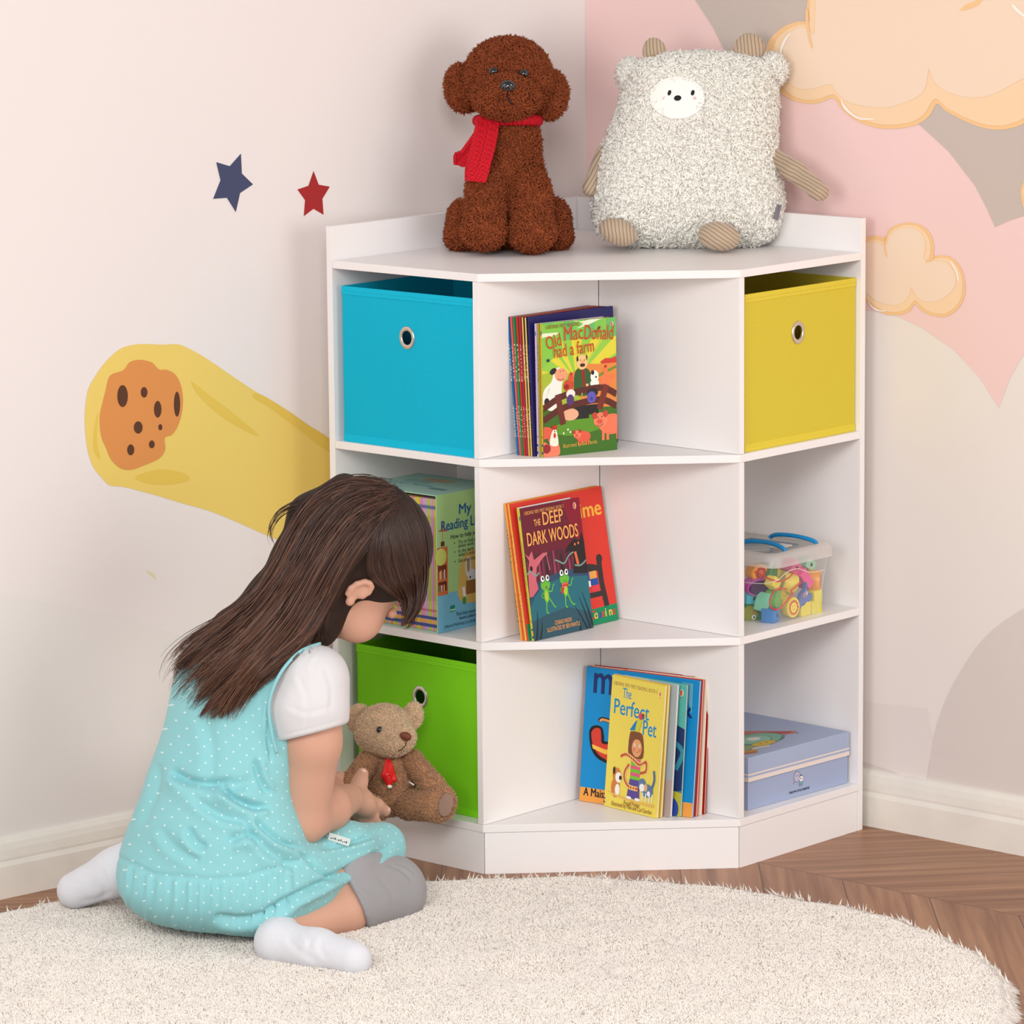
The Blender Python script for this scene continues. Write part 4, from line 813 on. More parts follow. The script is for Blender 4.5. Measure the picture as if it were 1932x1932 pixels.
A = Art(); A.rect(0, 0, sl-0.002, sd, (166, 206, 196)); A.text('My First', 0.07, 0.035, 0.020, (70, 130, 170), w=0.07, a=180, bold=0.0004); A.text('Reading Library', 0.115, 0.065, 0.020, (90, 150, 180), w=0.10, a=180, bold=0.0004)
A.rect(0.12, 0.04, 0.155, 0.055, (110, 150, 150)); A.ell(0.09, 0.11, 0.026, 0.014, (198, 178, 150)); A.ell(0.07, 0.112, 0.02, 0.01, (190, 170, 140))
for k in range(4): A.rect(0.03, 0.075+0.007*k, 0.085, 0.0775+0.007*k, (120, 160, 160))
A.build('top_print', frameM((sx0, sy0+sl-0.001, b0+sh+0.0001), (0, -1, 0), (1, 0, 0)), sc)
NB = 46; pit_ = (sl-2*ct-0.0006)/NB
cols = [('pink', (226, 150, 190)), ('lime', (196, 206, 60)), ('yellow', (240, 200, 80)), ('lilac', (212, 170, 214)), ('orange', (232, 140, 70)), ('rose', (222, 120, 140)), ('pale green', (178, 206, 110)), ('brown', (120, 74, 60))]
seq = [2, 1, 0, 3, 1, 6, 3, 3, 0, 0, 1, 2, 1, 0, 4, 3, 1, 5, 1, 2, 4, 7, 3, 0, 1, 6, 2, 5, 1, 3, 0, 1, 4, 2, 1, 3, 0, 6, 1, 2, 3, 5, 0, 1, 2, 4]
for i in range(NB):
    nmc, cc = cols[seq[i]]; y0 = sy0+ct+0.0003+i*pit_
    t = thing('reading_book', 'thin reading book with a %s spine packed in the green slipcase' % nmc, 'book', (sx0+0.004, y0, b0+ct), 'thin %s-spined readers in the slipcase' % nmc)
    boxobj('cover', (sx0+0.004, sx0+sd-0.006, y0+0.0002, y0+pit_-0.0002, b0+ct+0.0002, b0+ct+0.219), flat(cc), t, None)
    S = Art(); S.rect(0.0003, 0.006, pit_-0.0003, 0.0115, (40, 70, 150)); S.rect(0.0003, 0.013, pit_-0.0003, 0.0175, (240, 180, 60)); S.rect(0.0003, 0.019, pit_-0.0003, 0.024, (40, 70, 150)); S.ell(pit_/2, 0.205, pit_*0.36, 0.0035, (30, 90, 150), n=8); S.rect(pit_*0.4, 0.05, pit_*0.62, 0.19, tuple(int(v*0.72) for v in cc)); S.ell(pit_/2, 0.034, pit_*0.25, 0.002, (200, 50, 40), n=8)
    S.build('spine_print', frameM((sx0+0.0038, y0+pit_, b0+ct), (0, -1, 0), (0, 0, 1)), t)

# ================================================================ LAVENDER GIFT BOX
lv = mat('lavender_card', (164, 176, 206), 0.55, 0.3); lv2 = mat('lavender_card_lid', (170, 182, 210), 0.55, 0.3)
bx = thing('gift_box', 'lavender blue lidded cardboard box in the lower right cubby', 'box', (-0.15, -0.61, Z[0]))
M = Matrix.Rotation(math.radians(-2.2), 4, 'Z'); M.translation = Vector((-0.281, -0.6055, Z[0]+0.0003))
W_, D_, Hb, Hl = 0.262, 0.262, 0.089, 0.041
boxobj('box_body', (0.002, W_-0.002, 0.002, D_-0.002, 0, Hb-0.003), lv, bx, M, 0.0006)
lid = boxobj('box_lid', (0, W_, 0, D_, Hb-Hl, Hb), lv2, bx, M, 0.0008)
A = Art(); A.rect(0, 0, W_, 0.0072, (236, 222, 214)); A.rect(0, 0.0108, W_, 0.0134, (236, 222, 214)); A.build('lid_stripe', M @ frameM((0, -0.0002, Hb-Hl), (1, 0, 0), (0, 0, 1)), lid)
A = Art(); A.rect(0, 0, D_, 0.0072, (236, 222, 214)); A.rect(0, 0.0108, D_, 0.0134, (236, 222, 214)); A.build('lid_stripe', M @ frameM((-0.0002, D_, Hb-Hl), (0, -1, 0), (0, 0, 1)), lid)
A = Art(); bk = (24, 24, 30)
A.ell(0.127, 0.0345, 0.0085, 0.0095, bk); A.ell(0.127, 0.0345, 0.0078, 0.0088, (190, 186, 214)); A.ell(0.129, 0.037, 0.0008, 0.001, bk, n=6); A.ell(0.1255, 0.036, 0.0008, 0.001, bk, n=6); A.line([(0.120, 0.027), (0.117, 0.025), (0.119, 0.0235)], 0.0007, bk)
A.ell(0.138, 0.0295, 0.0058, 0.006, bk); A.ell(0.138, 0.0295, 0.0051, 0.0053, (236, 232, 232)); A.ell(0.137, 0.030, 0.0012, 0.0014, bk, n=8); A.line([(0.133, 0.034), (0.137, 0.036), (0.141, 0.034)], 0.0012, bk)
A.ell(0.137, 0.0215, 0.0052, 0.0036, (120, 160, 180)); A.line([(0.134, 0.020), (0.134, 0.0165)], 0.0008, bk); A.line([(0.139, 0.020), (0.139, 0.0165)], 0.0008, bk)
A.text('TAKE MY LITTLE SWEETIE', 0.106, 0.0085, 0.0052, bk, w=0.053, bold=0.0003)
A.build('front_print', M @ frameM((0, 0.0017, 0.0), (1, 0, 0), (0, 0, 1)), bx)
A = Art()
A.poly([(0.06, 0.14), (0.10, 0.155), (0.15, 0.13), (0.19, 0.085), (0.205, 0.07), (0.185, 0.06), (0.15, 0.085), (0.11, 0.12)], (196, 118, 106), 3); A.poly([(0.155, 0.105), (0.19, 0.082), (0.198, 0.072), (0.18, 0.070), (0.158, 0.09)], (170, 74, 62), 3)
A.ell(0.118, 0.078, 0.052, 0.036, bk); A.ell(0.118, 0.078, 0.0508, 0.0348, (130, 184, 160)); A.ell(0.108, 0.080, 0.036, 0.026, bk); A.ell(0.108, 0.080, 0.035, 0.025, (150, 200, 176)); A.ell(0.112, 0.084, 0.014, 0.010, (236, 230, 222))
A.ell(0.065, 0.095, 0.022, 0.014, bk); A.ell(0.065, 0.095, 0.021, 0.013, (126, 176, 50)); A.ell(0.098, 0.050, 0.030, 0.013, bk); A.ell(0.098, 0.050, 0.029, 0.012, (218, 186, 70)); A.ell(0.038, 0.055, 0.034, 0.020, bk); A.ell(0.038, 0.055, 0.033, 0.019, (150, 170, 120))
for x, y in ((0.092, 0.052), (0.106, 0.050), (0.046, 0.058), (0.03, 0.055)): A.ell(x, y, 0.0022, 0.0016, bk, n=8)
A.poly([(0.0, 0.036), (0.05, 0.020), (0.055, 0.030), (0.004, 0.046)], (206, 150, 60)); A.poly([(0.05, 0.034), (0.09, 0.028), (0.095, 0.036), (0.06, 0.042)], (226, 220, 210)); A.poly([(0.0, 0.026), (0.04, 0.014), (0.045, 0.020), (0.0, 0.034)], (196, 120, 60))
A.line([(0.135, 0.048), (0.15, 0.052), (0.155, 0.06), (0.17, 0.062)], 0.0014, bk); A.line([(0.19, 0.055), (0.20, 0.06)], 0.0014, bk)
A.build('lid_print', M @ frameM((0.0, 0.0, Hb+0.0002), (1, 0, 0), (0, 1, 0)), lid)

# ================================================================ CLEAR TOY BOX
def clearmat(name, colr, alpha, rough=0.08):
    """thin clear plastic wall: mostly see-through, with gloss and a little haze"""
    m = bpy.data.materials.new(name); m.use_nodes = True; nt = m.node_tree; nt.nodes.clear()
    out = nt.nodes.new('ShaderNodeOutputMaterial'); tr = nt.nodes.new('ShaderNodeBsdfTransparent'); tr.inputs[0].default_value = (*lin(colr)[:3], 1)
    p = nt.nodes.new('ShaderNodeBsdfPrincipled'); p.inputs['Base Color'].default_value = lin(colr); p.inputs['Specular IOR Level'].default_value = 0.6; p.inputs['Roughness'].default_value = rough
    fr = nt.nodes.new('ShaderNodeFresnel'); fr.inputs[0].default_value = 1.4
    ad = nt.nodes.new('ShaderNodeMath'); ad.operation = 'ADD'; ad.use_clamp = True; ad.inputs[1].default_value = alpha
    ge = nt.nodes.new('ShaderNodeNewGeometry'); ib = nt.nodes.new('ShaderNodeMath'); ib.operation = 'SUBTRACT'; ib.inputs[0].default_value = 1.0; nt.links.new(ge.outputs['Backfacing'], ib.inputs[1])
    ff = nt.nodes.new('ShaderNodeMath'); ff.operation = 'MULTIPLY'; nt.links.new(fr.outputs[0], ff.inputs[0]); nt.links.new(ib.outputs[0], ff.inputs[1]); nt.links.new(ff.outputs[0], ad.inputs[0])
    mx = nt.nodes.new('ShaderNodeMixShader'); nt.links.new(ad.outputs[0], mx.inputs[0]); nt.links.new(tr.outputs[0], mx.inputs[1]); nt.links.new(p.outputs[0], mx.inputs[2]); nt.links.new(mx.outputs[0], out.inputs[0])
    return m
clr = clearmat('clear_plastic', (255, 255, 255), 0.05); frost = clearmat('frosted_plastic', (246, 240, 236), 0.38, 0.25); blu = mat('blue_plastic', (20, 140, 206), 0.3, 0.5)
def rrect(x0, x1, y0, y1, r, n=6):
    ps = []
    for cx, cy, a0 in ((x1-r, y1-r, 0), (x0+r, y1-r, 90), (x0+r, y0+r, 180), (x1-r, y0+r, 270)):
        for k in range(n+1): a = math.radians(a0+90*k/n); ps.append((cx+r*math.cos(a), cy+r*math.sin(a)))
    return ps
def shell(name, levels, m, parent, M, close_bottom=True, close_top=False, smooth=True):
    """stacked loops: levels = [(x0,x1,y0,y1,r,z)]"""
    vs, fs = [], []; n = None
    for (x0, x1, y0, y1, r, z) in levels:
        ps = rrect(x0, x1, y0, y1, r); n = len(ps); vs += [M @ Vector((p[0], p[1], z)) for p in ps]
    for i in range(len(levels)-1):
        for k in range(n): fs.append((i*n+k, i*n+(k+1) % n, (i+1)*n+(k+1) % n, (i+1)*n+k))
    if close_bottom: fs.append(tuple(range(n))[::-1])
    if close_top: fs.append(tuple(range((len(levels)-1)*n, len(levels)*n)))
    return pydata(name, vs, fs, m, parent, smooth=smooth)
TM = Matrix.Translation((-0.2175, -0.607, Z[1]+0.0006)) @ Matrix.Rotation(math.radians(1.0), 4, 'Z')
BW, BD, BH = 0.141, 0.205, 0.100
tb = thing('toy_box', 'clear plastic box with blue handles holding wooden beads in the middle right cubby', 'toy box', TM.translation)
wf = 0.010
shell('box_body', [(0, BW, 0, BD, 0.018, 0), (-wf*0.62, BW+wf*0.62, -wf*0.5, BD+wf*0.5, 0.018, BH*0.62), (-wf*0.66, BW+wf*0.66, -wf*0.56, BD+wf*0.56, 0.018, BH*0.63), (-wf, BW+wf, -wf, BD+wf, 0.018, BH)], clr, tb, TM)
lidc = shell('lid', [(-wf-0.006, BW+wf+0.006, -wf-0.006, BD+wf+0.006, 0.022, BH-0.004), (-wf-0.005, BW+wf+0.005, -wf-0.005, BD+wf+0.005, 0.022, BH+0.010), (-wf+0.001, BW+wf-0.001, -wf+0.001, BD+wf-0.001, 0.020, BH+0.0165), (-wf+0.012, BW+wf-0.012, -wf+0.012, BD+wf-0.012, 0.016, BH+0.017)], frost, tb, TM, False, False)
shell('lid_top', [(-wf+0.012, BW+wf-0.012, -wf+0.012, BD+wf-0.012, 0.016, BH+0.0168), (-wf+0.015, BW+wf-0.015, -wf+0.015, BD+wf-0.015, 0.016, BH+0.0125)], clearmat('clear_lid', (232, 234, 232), 0.12), tb, TM, False, True)
def bar(name, path, r, m, par): return tube(name, smoothpoly([tuple(TM @ Vector(p)) for p in path], 6, False), r, m, par, 10)
for x0, sg in ((0.044, 1), (0.130, -1)):
    zz = BH+0.019
    hnd = bar('handle', [(x0, 0.008, zz-0.004), (x0, 0.012, zz), (x0+sg*0.003, 0.028, zz+0.004), (x0+sg*0.005, 0.055, zz+0.006), (x0+sg*0.003, 0.085, zz+0.004), (x0, 0.100, zz), (x0, 0.104, zz-0.004)], 0.0036, blu, tb); hnd['label'] = 'blue folded handle'
bm = bmesh.new(); box(bm, -wf-0.0085, -wf-0.006, 0.05, 0.075, 0.066, BH+0.006, TM, 0.001); bmobj('clip', bm, clr, tb)
bm = bmesh.new(); box(bm, 0.046, 0.080, 0.02, 0.044, BH+0.0172, BH+0.0200, TM, 0.0012); bmobj('handle_seat', bm, frost, tb)
boxobj('inner_tray', (0.05, BW-0.004, 0.05, 0.15, BH+0.006, BH+0.0095), clearmat('blue_tint', (90, 160, 190), 0.25), tb, TM)
# beads
def bpos(x, y, ax, v):
    p0 = TM @ Vector((v, 0, 0)) if ax == 'x' else TM @ Vector((0, v, 0)); n = (TM.to_3x3() @ Vector((1, 0, 0) if ax == 'x' else (0, 1, 0)))
    return tuple(TM.inverted() @ Vector(onplane(x, y, p0, n)))
def bead(label, shape, colr, pos, rot, size, face=None, cat='toy bead', hole=True):
    m = mat('lacquer_%d_%d_%d' % colr, colr, 0.35, 0.5)
    R = Matrix.Rotation(math.radians(rot[2]), 4, 'Z') @ Matrix.Rotation(math.radians(rot[0]), 4, 'X') @ Matrix.Rotation(math.radians(rot[1]), 4, 'Y')
    M = TM @ Matrix.Translation(pos) @ R
    bm = bmesh.new()
    if shape == 'cube': box(bm, -size[0]/2, size[0]/2, -size[1]/2, size[1]/2, -size[2]/2, size[2]/2, M, 0.0016)
    else:
        if shape == 'cyl': ps = [(size[0]/2*math.cos(2*math.pi*k/28), size[2]/2*math.sin(2*math.pi*k/28)) for k in range(28)]
        elif shape == 'hex': ps = [(size[0]/2*math.cos(math.pi/3*k), size[2]/2*math.sin(math.pi/3*k)) for k in range(6)]
        else: ps = [(p[0]*size[0], p[1]*size[2]) for p in smoothpoly(shape, 4)]
        a = [bm.verts.new((p[0], -size[1]/2, p[1])) for p in ps]; b = [bm.verts.new((p[0], size[1]/2, p[1])) for p in ps]; n = len(ps)
        bm.faces.new(a); bm.faces.new(b[::-1])
        for i in range(n): bm.faces.new((a[i], a[(i+1) % n], b[(i+1) % n], b[i]))
        bmesh.ops.recalc_face_normals(bm, faces=bm.faces)
        es = [e for e in bm.edges if abs(e.verts[0].co.y-e.verts[1].co.y) < 1e-6]; bmesh.ops.bevel(bm, geom=es, offset=0.0009, segments=2, affect='EDGES')
        for v in bm.verts: v.co = M @ v.co
    t = thing('toy_bead', label, cat, M.translation, 'wooden beads in the clear toy box')
    bmobj('bead_body', bm, m, t)
    if hole or face:
        A = Art()
        if face: face(A, size)
        if hole:
            if shape == 'cube': A.ell(0, 0, 0.0032, 0.0032, (50, 40, 34))
        if A.f: A.build('painted_face', M @ frameM((0, -size[1]/2-0.0002, 0), (1, 0, 0), (0, 0, 1)), t)
        if hole and shape == 'cyl':
            A = Art(); A.ell(0, 0, 0.0028, 0.0030, (50, 40, 34)); A.build('string_hole', M @ frameM((0, 0, size[2]/2+0.0001), (1, 0, 0), (0, 1, 0)), t)
    return t
def f_sun(A, s):
    for k in range(12): A.ell(0.0088*math.cos(k*math.pi/6), 0.0105*math.sin(k*math.pi/6), 0.0026, 0.0028, (206, 84, 40), n=10)
    A.ell(0, 0, 0.0088, 0.0105, (206, 84, 40)); A.ell(0, 0, 0.0072, 0.0088, (236, 212, 70)); A.ell(-0.0025, 0.002, 0.0008, 0.001, (150, 70, 30), n=6); A.ell(0.0025, 0.002, 0.0008, 0.001, (150, 70, 30), n=6); A.line([(-0.003, -0.002), (0, -0.004), (0.003, -0.002)], 0.0006, (150, 70, 30), 3)
def f_egg(A, s): A.ell(0.0, 0.0, s[0]*0.44, s[2]*0.42, (70, 36, 84))
def f_croc(A, s): A.ell(-0.002, 0.002, 0.012, 0.014, (150, 156, 40)); A.ell(0.004, -0.004, 0.0034, 0.004, (245, 245, 235)); A.ell(0.0045, -0.0042, 0.0016, 0.002, (20, 20, 20)); A.ell(0.004, 0.004, 0.002, 0.0022, (200, 110, 80))
def f_blue(A, s): A.ell(-0.006, 0.0, 0.0035, 0.0045, (196, 110, 110)); A.line([(-0.002, 0.001), (0.0, 0.007)], 0.0016, (240, 240, 245)); A.line([(0.001, -0.001), (0.003, 0.005)], 0.0016, (240, 240, 245)); A.ell(-0.010, -0.005, 0.001, 0.0012, (20, 20, 30), n=6)
def f_red(A, s): A.ell(0, 0, s[0]*0.3, s[2]*0.36, (190, 60, 44)); A.ell(0, 0, s[0]*0.14, s[2]*0.2, (226, 110, 60))
bird = [(-0.5, -0.5), (-0.1, -0.42), (0.1, -0.30), (0.35, -0.28), (0.5, -0.1), (0.45, 0.05), (0.3, 0.02), (0.2, 0.1), (0.05, 0.25), (0.0, 0.5), (-0.1, 0.42), (-0.12, 0.2), (-0.4, 0.0)]
bead('yellow round bead with a painted orange sun face at the front of the toy box', 'cyl', (236, 212, 60), bpos(1489.7, 1144.6, 'y', 0.012), (0, 0, -10), (0.0285, 0.020, 0.034), f_sun, hole=False)
bead('green bead with a painted crocodile eye at the lower left of the toy box', 'cyl', (20, 120, 56), bpos(1416, 1157.7, 'x', 0.018), (0, 0, -45), (0.040, 0.022, 0.040), f_croc, hole=False)
bead('blue cube bead on the floor of the toy box beside the crocodile bead', 'cube', (40, 128, 196), bpos(1453.8, 1160, 'x', 0.02), (0, 0, 15), (0.026, 0.024, 0.024))
bead('mint green hexagonal bead standing above the blue cube bead', 'hex', (122, 206, 172), bpos(1441, 1136.6, 'x', 0.018), (12, 20, 20), (0.028, 0.024, 0.036), None)
bead('turquoise cube bead over the crocodile bead at the left of the toy box', 'cube', (44, 180, 196), bpos(1418.5, 1127, 'x', 0.016), (0, 6, -30), (0.030, 0.026, 0.020))
bead('purple egg-shaped bead in the upper left of the toy box', 'cyl', (190, 90, 170), bpos(1426.4, 1105, 'x', 0.014), (10, 0, -20), (0.046, 0.020, 0.030), f_egg, hole=False)
bead('yellow cube bead at the lower right corner of the toy box', 'cube', (226, 212, 40), bpos(1530.5, 1144, 'y', 0.014), (0, 0, 0), (0.026, 0.026, 0.024), hole=False)
bead('yellow brick bead stacked on the lower right corner bead', 'cube', (234, 220, 50), bpos(1533.5, 1124.5, 'y', 0.015), (0, 0, 3), (0.023, 0.024, 0.022), hole=False)
bead('yellow brick bead lying between the sun bead and the corner bead', 'cube', (230, 212, 52), bpos(1511.9, 1147.4, 'y', 0.013), (0, 0, 0), (0.028, 0.022, 0.024), hole=False)
bead('slate blue elephant-shaped bead in front of the yellow brick beads', bird, (72, 104, 174), bpos(1517.6, 1122, 'y', 0.006), (0, 8, 0), (0.036, 0.008, 0.042), f_blue, hole=False)
bead('magenta brick bead slanting down under the lid', 'cube', (232, 70, 140), bpos(1514, 1090.5, 'y', 0.016), (0, 48, 0), (0.038, 0.022, 0.018), hole=False)
bead('dull pink cube bead with a black hole behind the magenta one', 'cube', (214, 90, 140), bpos(1492.5, 1070, 'y', 0.026), (0, 38, 0), (0.024, 0.024, 0.022))
bead('orange cylinder bead at the right end of the toy box', 'cyl', (240, 160, 40), bpos(1533.5, 1094, 'y', 0.022), (0, 8, 30), (0.026, 0.026, 0.034), f_red, hole=False)
bead('pale mint cube bead touching the lid at the upper right', 'cube', (156, 212, 180), bpos(1521, 1064, 'y', 0.036), (0, 30, 0), (0.026, 0.022, 0.018))
bead('yellow and brown log bead lying in the middle of the toy box', 'cyl', (228, 206, 70), bpos(1486, 1099, 'y', 0.024), (20, 0, 60), (0.034, 0.026, 0.034), lambda A, s: A.ell(0, 0, s[0]*0.4, s[2]*0.4, (112, 72, 58)), hole=False)
bead('second yellow and brown log bead just behind the first one', 'cyl', (224, 204, 76), bpos(1472, 1084.8, 'y', 0.045), (10, 0, 60), (0.030, 0.026, 0.030), lambda A, s: A.ell(0, 0, s[0]*0.42, s[2]*0.42, (130, 90, 70)), hole=False)
bead('red flower-faced bead at the upper left under the lid', 'cyl', (240, 160, 50), bpos(1428.7, 1080, 'x', 0.02), (0, 0, -15), (0.036, 0.020, 0.030), f_red, hole=False)
bead('pale yellow cube bead tilted beside the purple egg bead', 'cube', (232, 214, 70), bpos(1458, 1099.6, 'y', 0.014), (0, 35, 0), (0.020, 0.018, 0.018), hole=False)
bead('lime green cylinder bead inside the red string loop', 'cyl', (110, 180, 90), bpos(1458, 1131.5, 'x', 0.03), (0, 0, 10), (0.024, 0.020, 0.034), None, hole=False)
bead('yellow cylinder bead upright behind the sun bead', 'cyl', (232, 210, 70), bpos(1469.7, 1126, 'y', 0.036), (0, 0, 10), (0.030, 0.024, 0.034), None, hole=False)
bead('dark green cube bead in the upper middle at the back', 'cube', (60, 130, 70), bpos(1449, 1076.8, 'x', 0.04), (0, 20, 10), (0.024, 0.024, 0.024), hole=False)
def zb(l, off):
    out = []
    for x, y in l:
        px, py = 1390+x/8.78, 980+y/8.78
        q = bpos(px, py, 'y', off)
        if q[0] < 0.012: q2 = bpos(px, py, 'x', off+0.004 if off > 0 else off); q = q2 if q[0] < 0.004 else tuple((np.array(q)+np.array(q2))/2)
        out.append(tuple(TM @ Vector(q)))
    return smoothpoly(out, 6, False)
redc = mat('red_cord', (214, 54, 44), 0.6)
cd = tube('bead_cord', zb([(235, 840), (330, 880), (450, 940), (560, 990), (680, 1025), (800, 1000), (880, 950), (940, 880), (950, 810)], 0.0012), 0.0013, redc, None, 8); setp(cd, 'red cord sagging across the beads at the top of the toy box', 'cord', 'red cords in the clear toy box')
cd = tube('bead_cord', zb([(1060, 1040), (960, 1130), (900, 1180), (930, 1240), (860, 1310), (790, 1400), (700, 1480), (620, 1490), (560, 1430), (550, 1330), (590, 1230), (660, 1160), (760, 1140), (820, 1160)], 0.0008), 0.0014, redc, None, 8); setp(cd, 'red cord looped in a ring beside the yellow sun bead', 'cord', 'red cords in the clear toy box')
tube('moulded_line', zb([(145, 1045), (300, 1058), (450, 1060), (600, 1035), (700, 990), (800, 900), (900, 840), (1000, 815), (1080, 832), (1180, 872), (1300, 868), (1450, 840)], -0.0062), 0.0006, mat('plastic_line', (246, 240, 236), 0.2, 0.6), tb, 6)

# ================================================================ RUG
rug_px = [(-330, 1775), (-150, 1740), (0, 1713), (110, 1692), (260, 1672), (420, 1662), (600, 1660), (800, 1657), (900, 1651), (1000, 1648), (1150, 1648), (1260, 1656), (1351, 1666), (1442, 1677), (1533, 1692), (1617, 1706), (1692, 1725), (1761, 1751), (1822, 1778), (1864, 1802), (1900, 1844), (1908, 1884), (1890, 1940), (1840, 2020), (1700, 2150), (1300, 2290), (800, 2330), (300, 2270), (-100, 2150), (-330, 1990)]
edge = [onz(x, y, 0.022)[:2] for x, y in rug_px]
edge = np.array(smoothpoly([tuple(e) for e in edge], 10))
# irregular fleece outline
ang = np.linspace(0, 2*np.pi, len(edge), endpoint=False); cen = edge.mean(0)
wob = 0.003*np.sin(ang*23)+0.002*np.sin(ang*57+1)
edge = edge+(edge-cen)/np.linalg.norm(edge-cen, axis=1)[:, None]*wob[:, None]
rm = mat('fleece_white', (247, 238, 229), 0.9, 0.15, var=0.04, vscale=25, sheen=0.3)
rings = [(1.0, 0.001), (1.0, 0.008), (0.992, 0.013), (0.975, 0.0155), (0.93, 0.016), (0.8, 0.016), (0.6, 0.016), (0.35, 0.016), (0.1, 0.016)]
V, Q = [], []; n = len(edge)
for s_, z in rings:
    for e in edge: p = cen+(e-cen)*s_; V.append((p[0], p[1], z+0.0025*math.sin(p[0]*19+p[1]*7)*math.sin(p[1]*23-p[0]*5)*(z > 0.015)))
for i in range(len(rings)-1):
    for k in range(n): Q.append((i*n+k, i*n+(k+1) % n, (i+1)*n+(k+1) % n, (i+1)*n+k))
for k in range(0, n, 2): Q.append(((len(rings)-1)*n+k, (len(rings)-1)*n+(k+1) % n, (len(rings)-1)*n+(k+2) % n, len(V)))
V.append((cen[0], cen[1], 0.016)); V = np.array(V); Q = np.array(Q)
def inview(P, nn):
    d = (P-CAM) @ fw; x = 966+F0*((P-CAM) @ CR)/d; y = 966-F0*((P-CAM) @ CU)/d
    return (x > -600) & (x < 2500) & (y < 2250)
tv, tq, tt = tufts(V, Q, 430000, 0.0090, 0.0034, lay=0.72, curl=0.5, jit=0.4, keep=inview, down=np.array([-0.35, -0.35, 0]))
Qe = Q[:3*n]
def outward(P_): d = P_-np.array([cen[0], cen[1], 0.01]); d[:, 2] = 0; return 2.0*d/np.linalg.norm(d, axis=1)[:, None]
ev_, eq_, et_ = tufts(V, Qe, 52000, 0.0190, 0.0036, lay=0.85, curl=0.35, jit=0.55, keep=inview, down=outward)
ev_[:, 2] = np.maximum(ev_[:, 2], 0.0006)
VV, QQ, TT = join((V, Q, None), (tv, tq, tt), (ev_, eq_, et_))
rug = npmesh('fleece_rug', VV, QQ, TT, rm); setp(rug, 'large cream white fleecy rug with a ragged round edge on the oak floor', 'rug')

# ================================================================ PLUSH TOYS ON TOP
zt = Z[3]
# --- brown curly dog
DD = 6.945
def D_(x, y, d=0.0): return at(x, y, DD+d)
S = 1.0/1128
dog = thing('plush_dog', 'brown curly plush poodle with a red scarf sitting on top of the shelf unit', 'plush toy', onz(955, 468, zt))
brn = mat('curly_brown_plush', (148, 77, 46), 0.95, 0.1, var=0.2, vscale=60)
def E_(F, x, y, rx, ry, rd, d=0.0, tilt=0, k=0.012, op='u', at_=D_, S_=None):
    s = S_ or S; return F.ell(at_(x, y, d), (rx*s, ry*s, rd*s), rot2(tilt), k, op)
F = Field()
E_(F, 958, 262, 52, 48, 46, 0.0); F.cone(D_(960, 270), D_(962, 378, -0.005), 50*S, 72*S, 0.02)
E_(F, 962, 402, 84, 62, 56, 0.005)
body = furry('body', F, 0.0045, brn, dog, 9000, 0.0095, 0.0036, lay=0.5, curl=1.2)
for x0, y0, x1, y1, r0, r1 in ((918, 355, 914, 432, 37, 40), (1000, 355, 1004, 436, 37, 41)):
    F = Field(); F.cone(D_(x0, y0, -0.052), D_(x1, y1, -0.082), (r0-3)*S, (r1-5)*S, 0.01); E_(F, x1, y1+6, r1-2, 24, 34, -0.090, 0)
    furry('front_leg', F, 0.0042, brn, dog, 4200, 0.0092, 0.0036, lay=0.5, curl=1.2)
for x, y in ((874, 440), (1046, 438)):
    F = Field(); E_(F, x, y-14, 27, 46, 40, 0.005); E_(F, x-(3 if x < 950 else -3), y+8, 27, 20, 40, -0.012)
    furry('hind_leg', F, 0.0042, brn, dog, 3200, 0.0092, 0.0036, lay=0.5, curl=1.2)
F = Field(); E_(F, 960, 152, 80, 70, 74, -0.012); E_(F, 958, 122, 66, 46, 60, -0.012); E_(F, 955, 184, 60, 38, 46, -0.074, k=0.008); E_(F, 954, 170, 34, 24, 30, -0.094, k=0.012)
E_(F, 931, 135, 9, 8, 10, -0.083, k=0.004, op='s'); E_(F, 988, 139, 9, 8, 10, -0.083, k=0.004, op='s')
head = furry('head', F, 0.0042, brn, dog, 12500, 0.0092, 0.0035, lay=0.5, curl=1.2)
for x, y, tl in ((874, 166, 8), (1037, 180, -8)):
    F = Field(); E_(F, x, y, 29, 42, 26, 0.004, tl); furry('ear', F, 0.0042, brn, dog, 3000, 0.0098, 0.0036, lay=0.5, curl=1.2)
blk = mat('black_gloss', (16, 16, 18), 0.12, 0.6, coat=0.5); blk2 = mat('black_felt', (24, 22, 24), 0.6, 0.3)
def ball(name, c, r, m, par, B=None, nseg=20):
    B = np.eye(3) if B is None else B; V, Fc = [], []; n1, n2 = nseg, nseg//2
    for i in range(n2+1):
        for j in range(n1):
            t, p = math.pi*i/n2, 2*math.pi*j/n1; l = np.array([r[0]*math.sin(t)*math.cos(p), r[1]*math.cos(t), r[2]*math.sin(t)*math.sin(p)]); V.append(np.array(c)+l @ B)
    for i in range(n2):
        for j in range(n1): Fc.append((i*n1+j, i*n1+(j+1) % n1, (i+1)*n1+(j+1) % n1, (i+1)*n1+j))
    return pydata(name, V, Fc, m, par, smooth=True)
for x, y in ((931, 135), (988, 139)): ball('eye', D_(x, y, -0.085), (0.0080, 0.0072, 0.006), blk, head, CB)
F = Field(); E_(F, 958, 163, 16, 12, 11, -0.121, k=0.003)
F.cone(D_(950, 170, -0.128), D_(953, 159, -0.130), 0.0012, 0.001, 0.001, 's'); F.cone(D_(966, 170, -0.128), D_(963, 159, -0.130), 0.0012, 0.001, 0.001, 's')
fobj('nose', F, 0.0012, blk, head)
tube('mouth', [D_(957, 176, -0.129), D_(957, 184, -0.131), D_(961, 192, -0.130), D_(967, 197, -0.126)], 0.0014, blk2, head, 6)
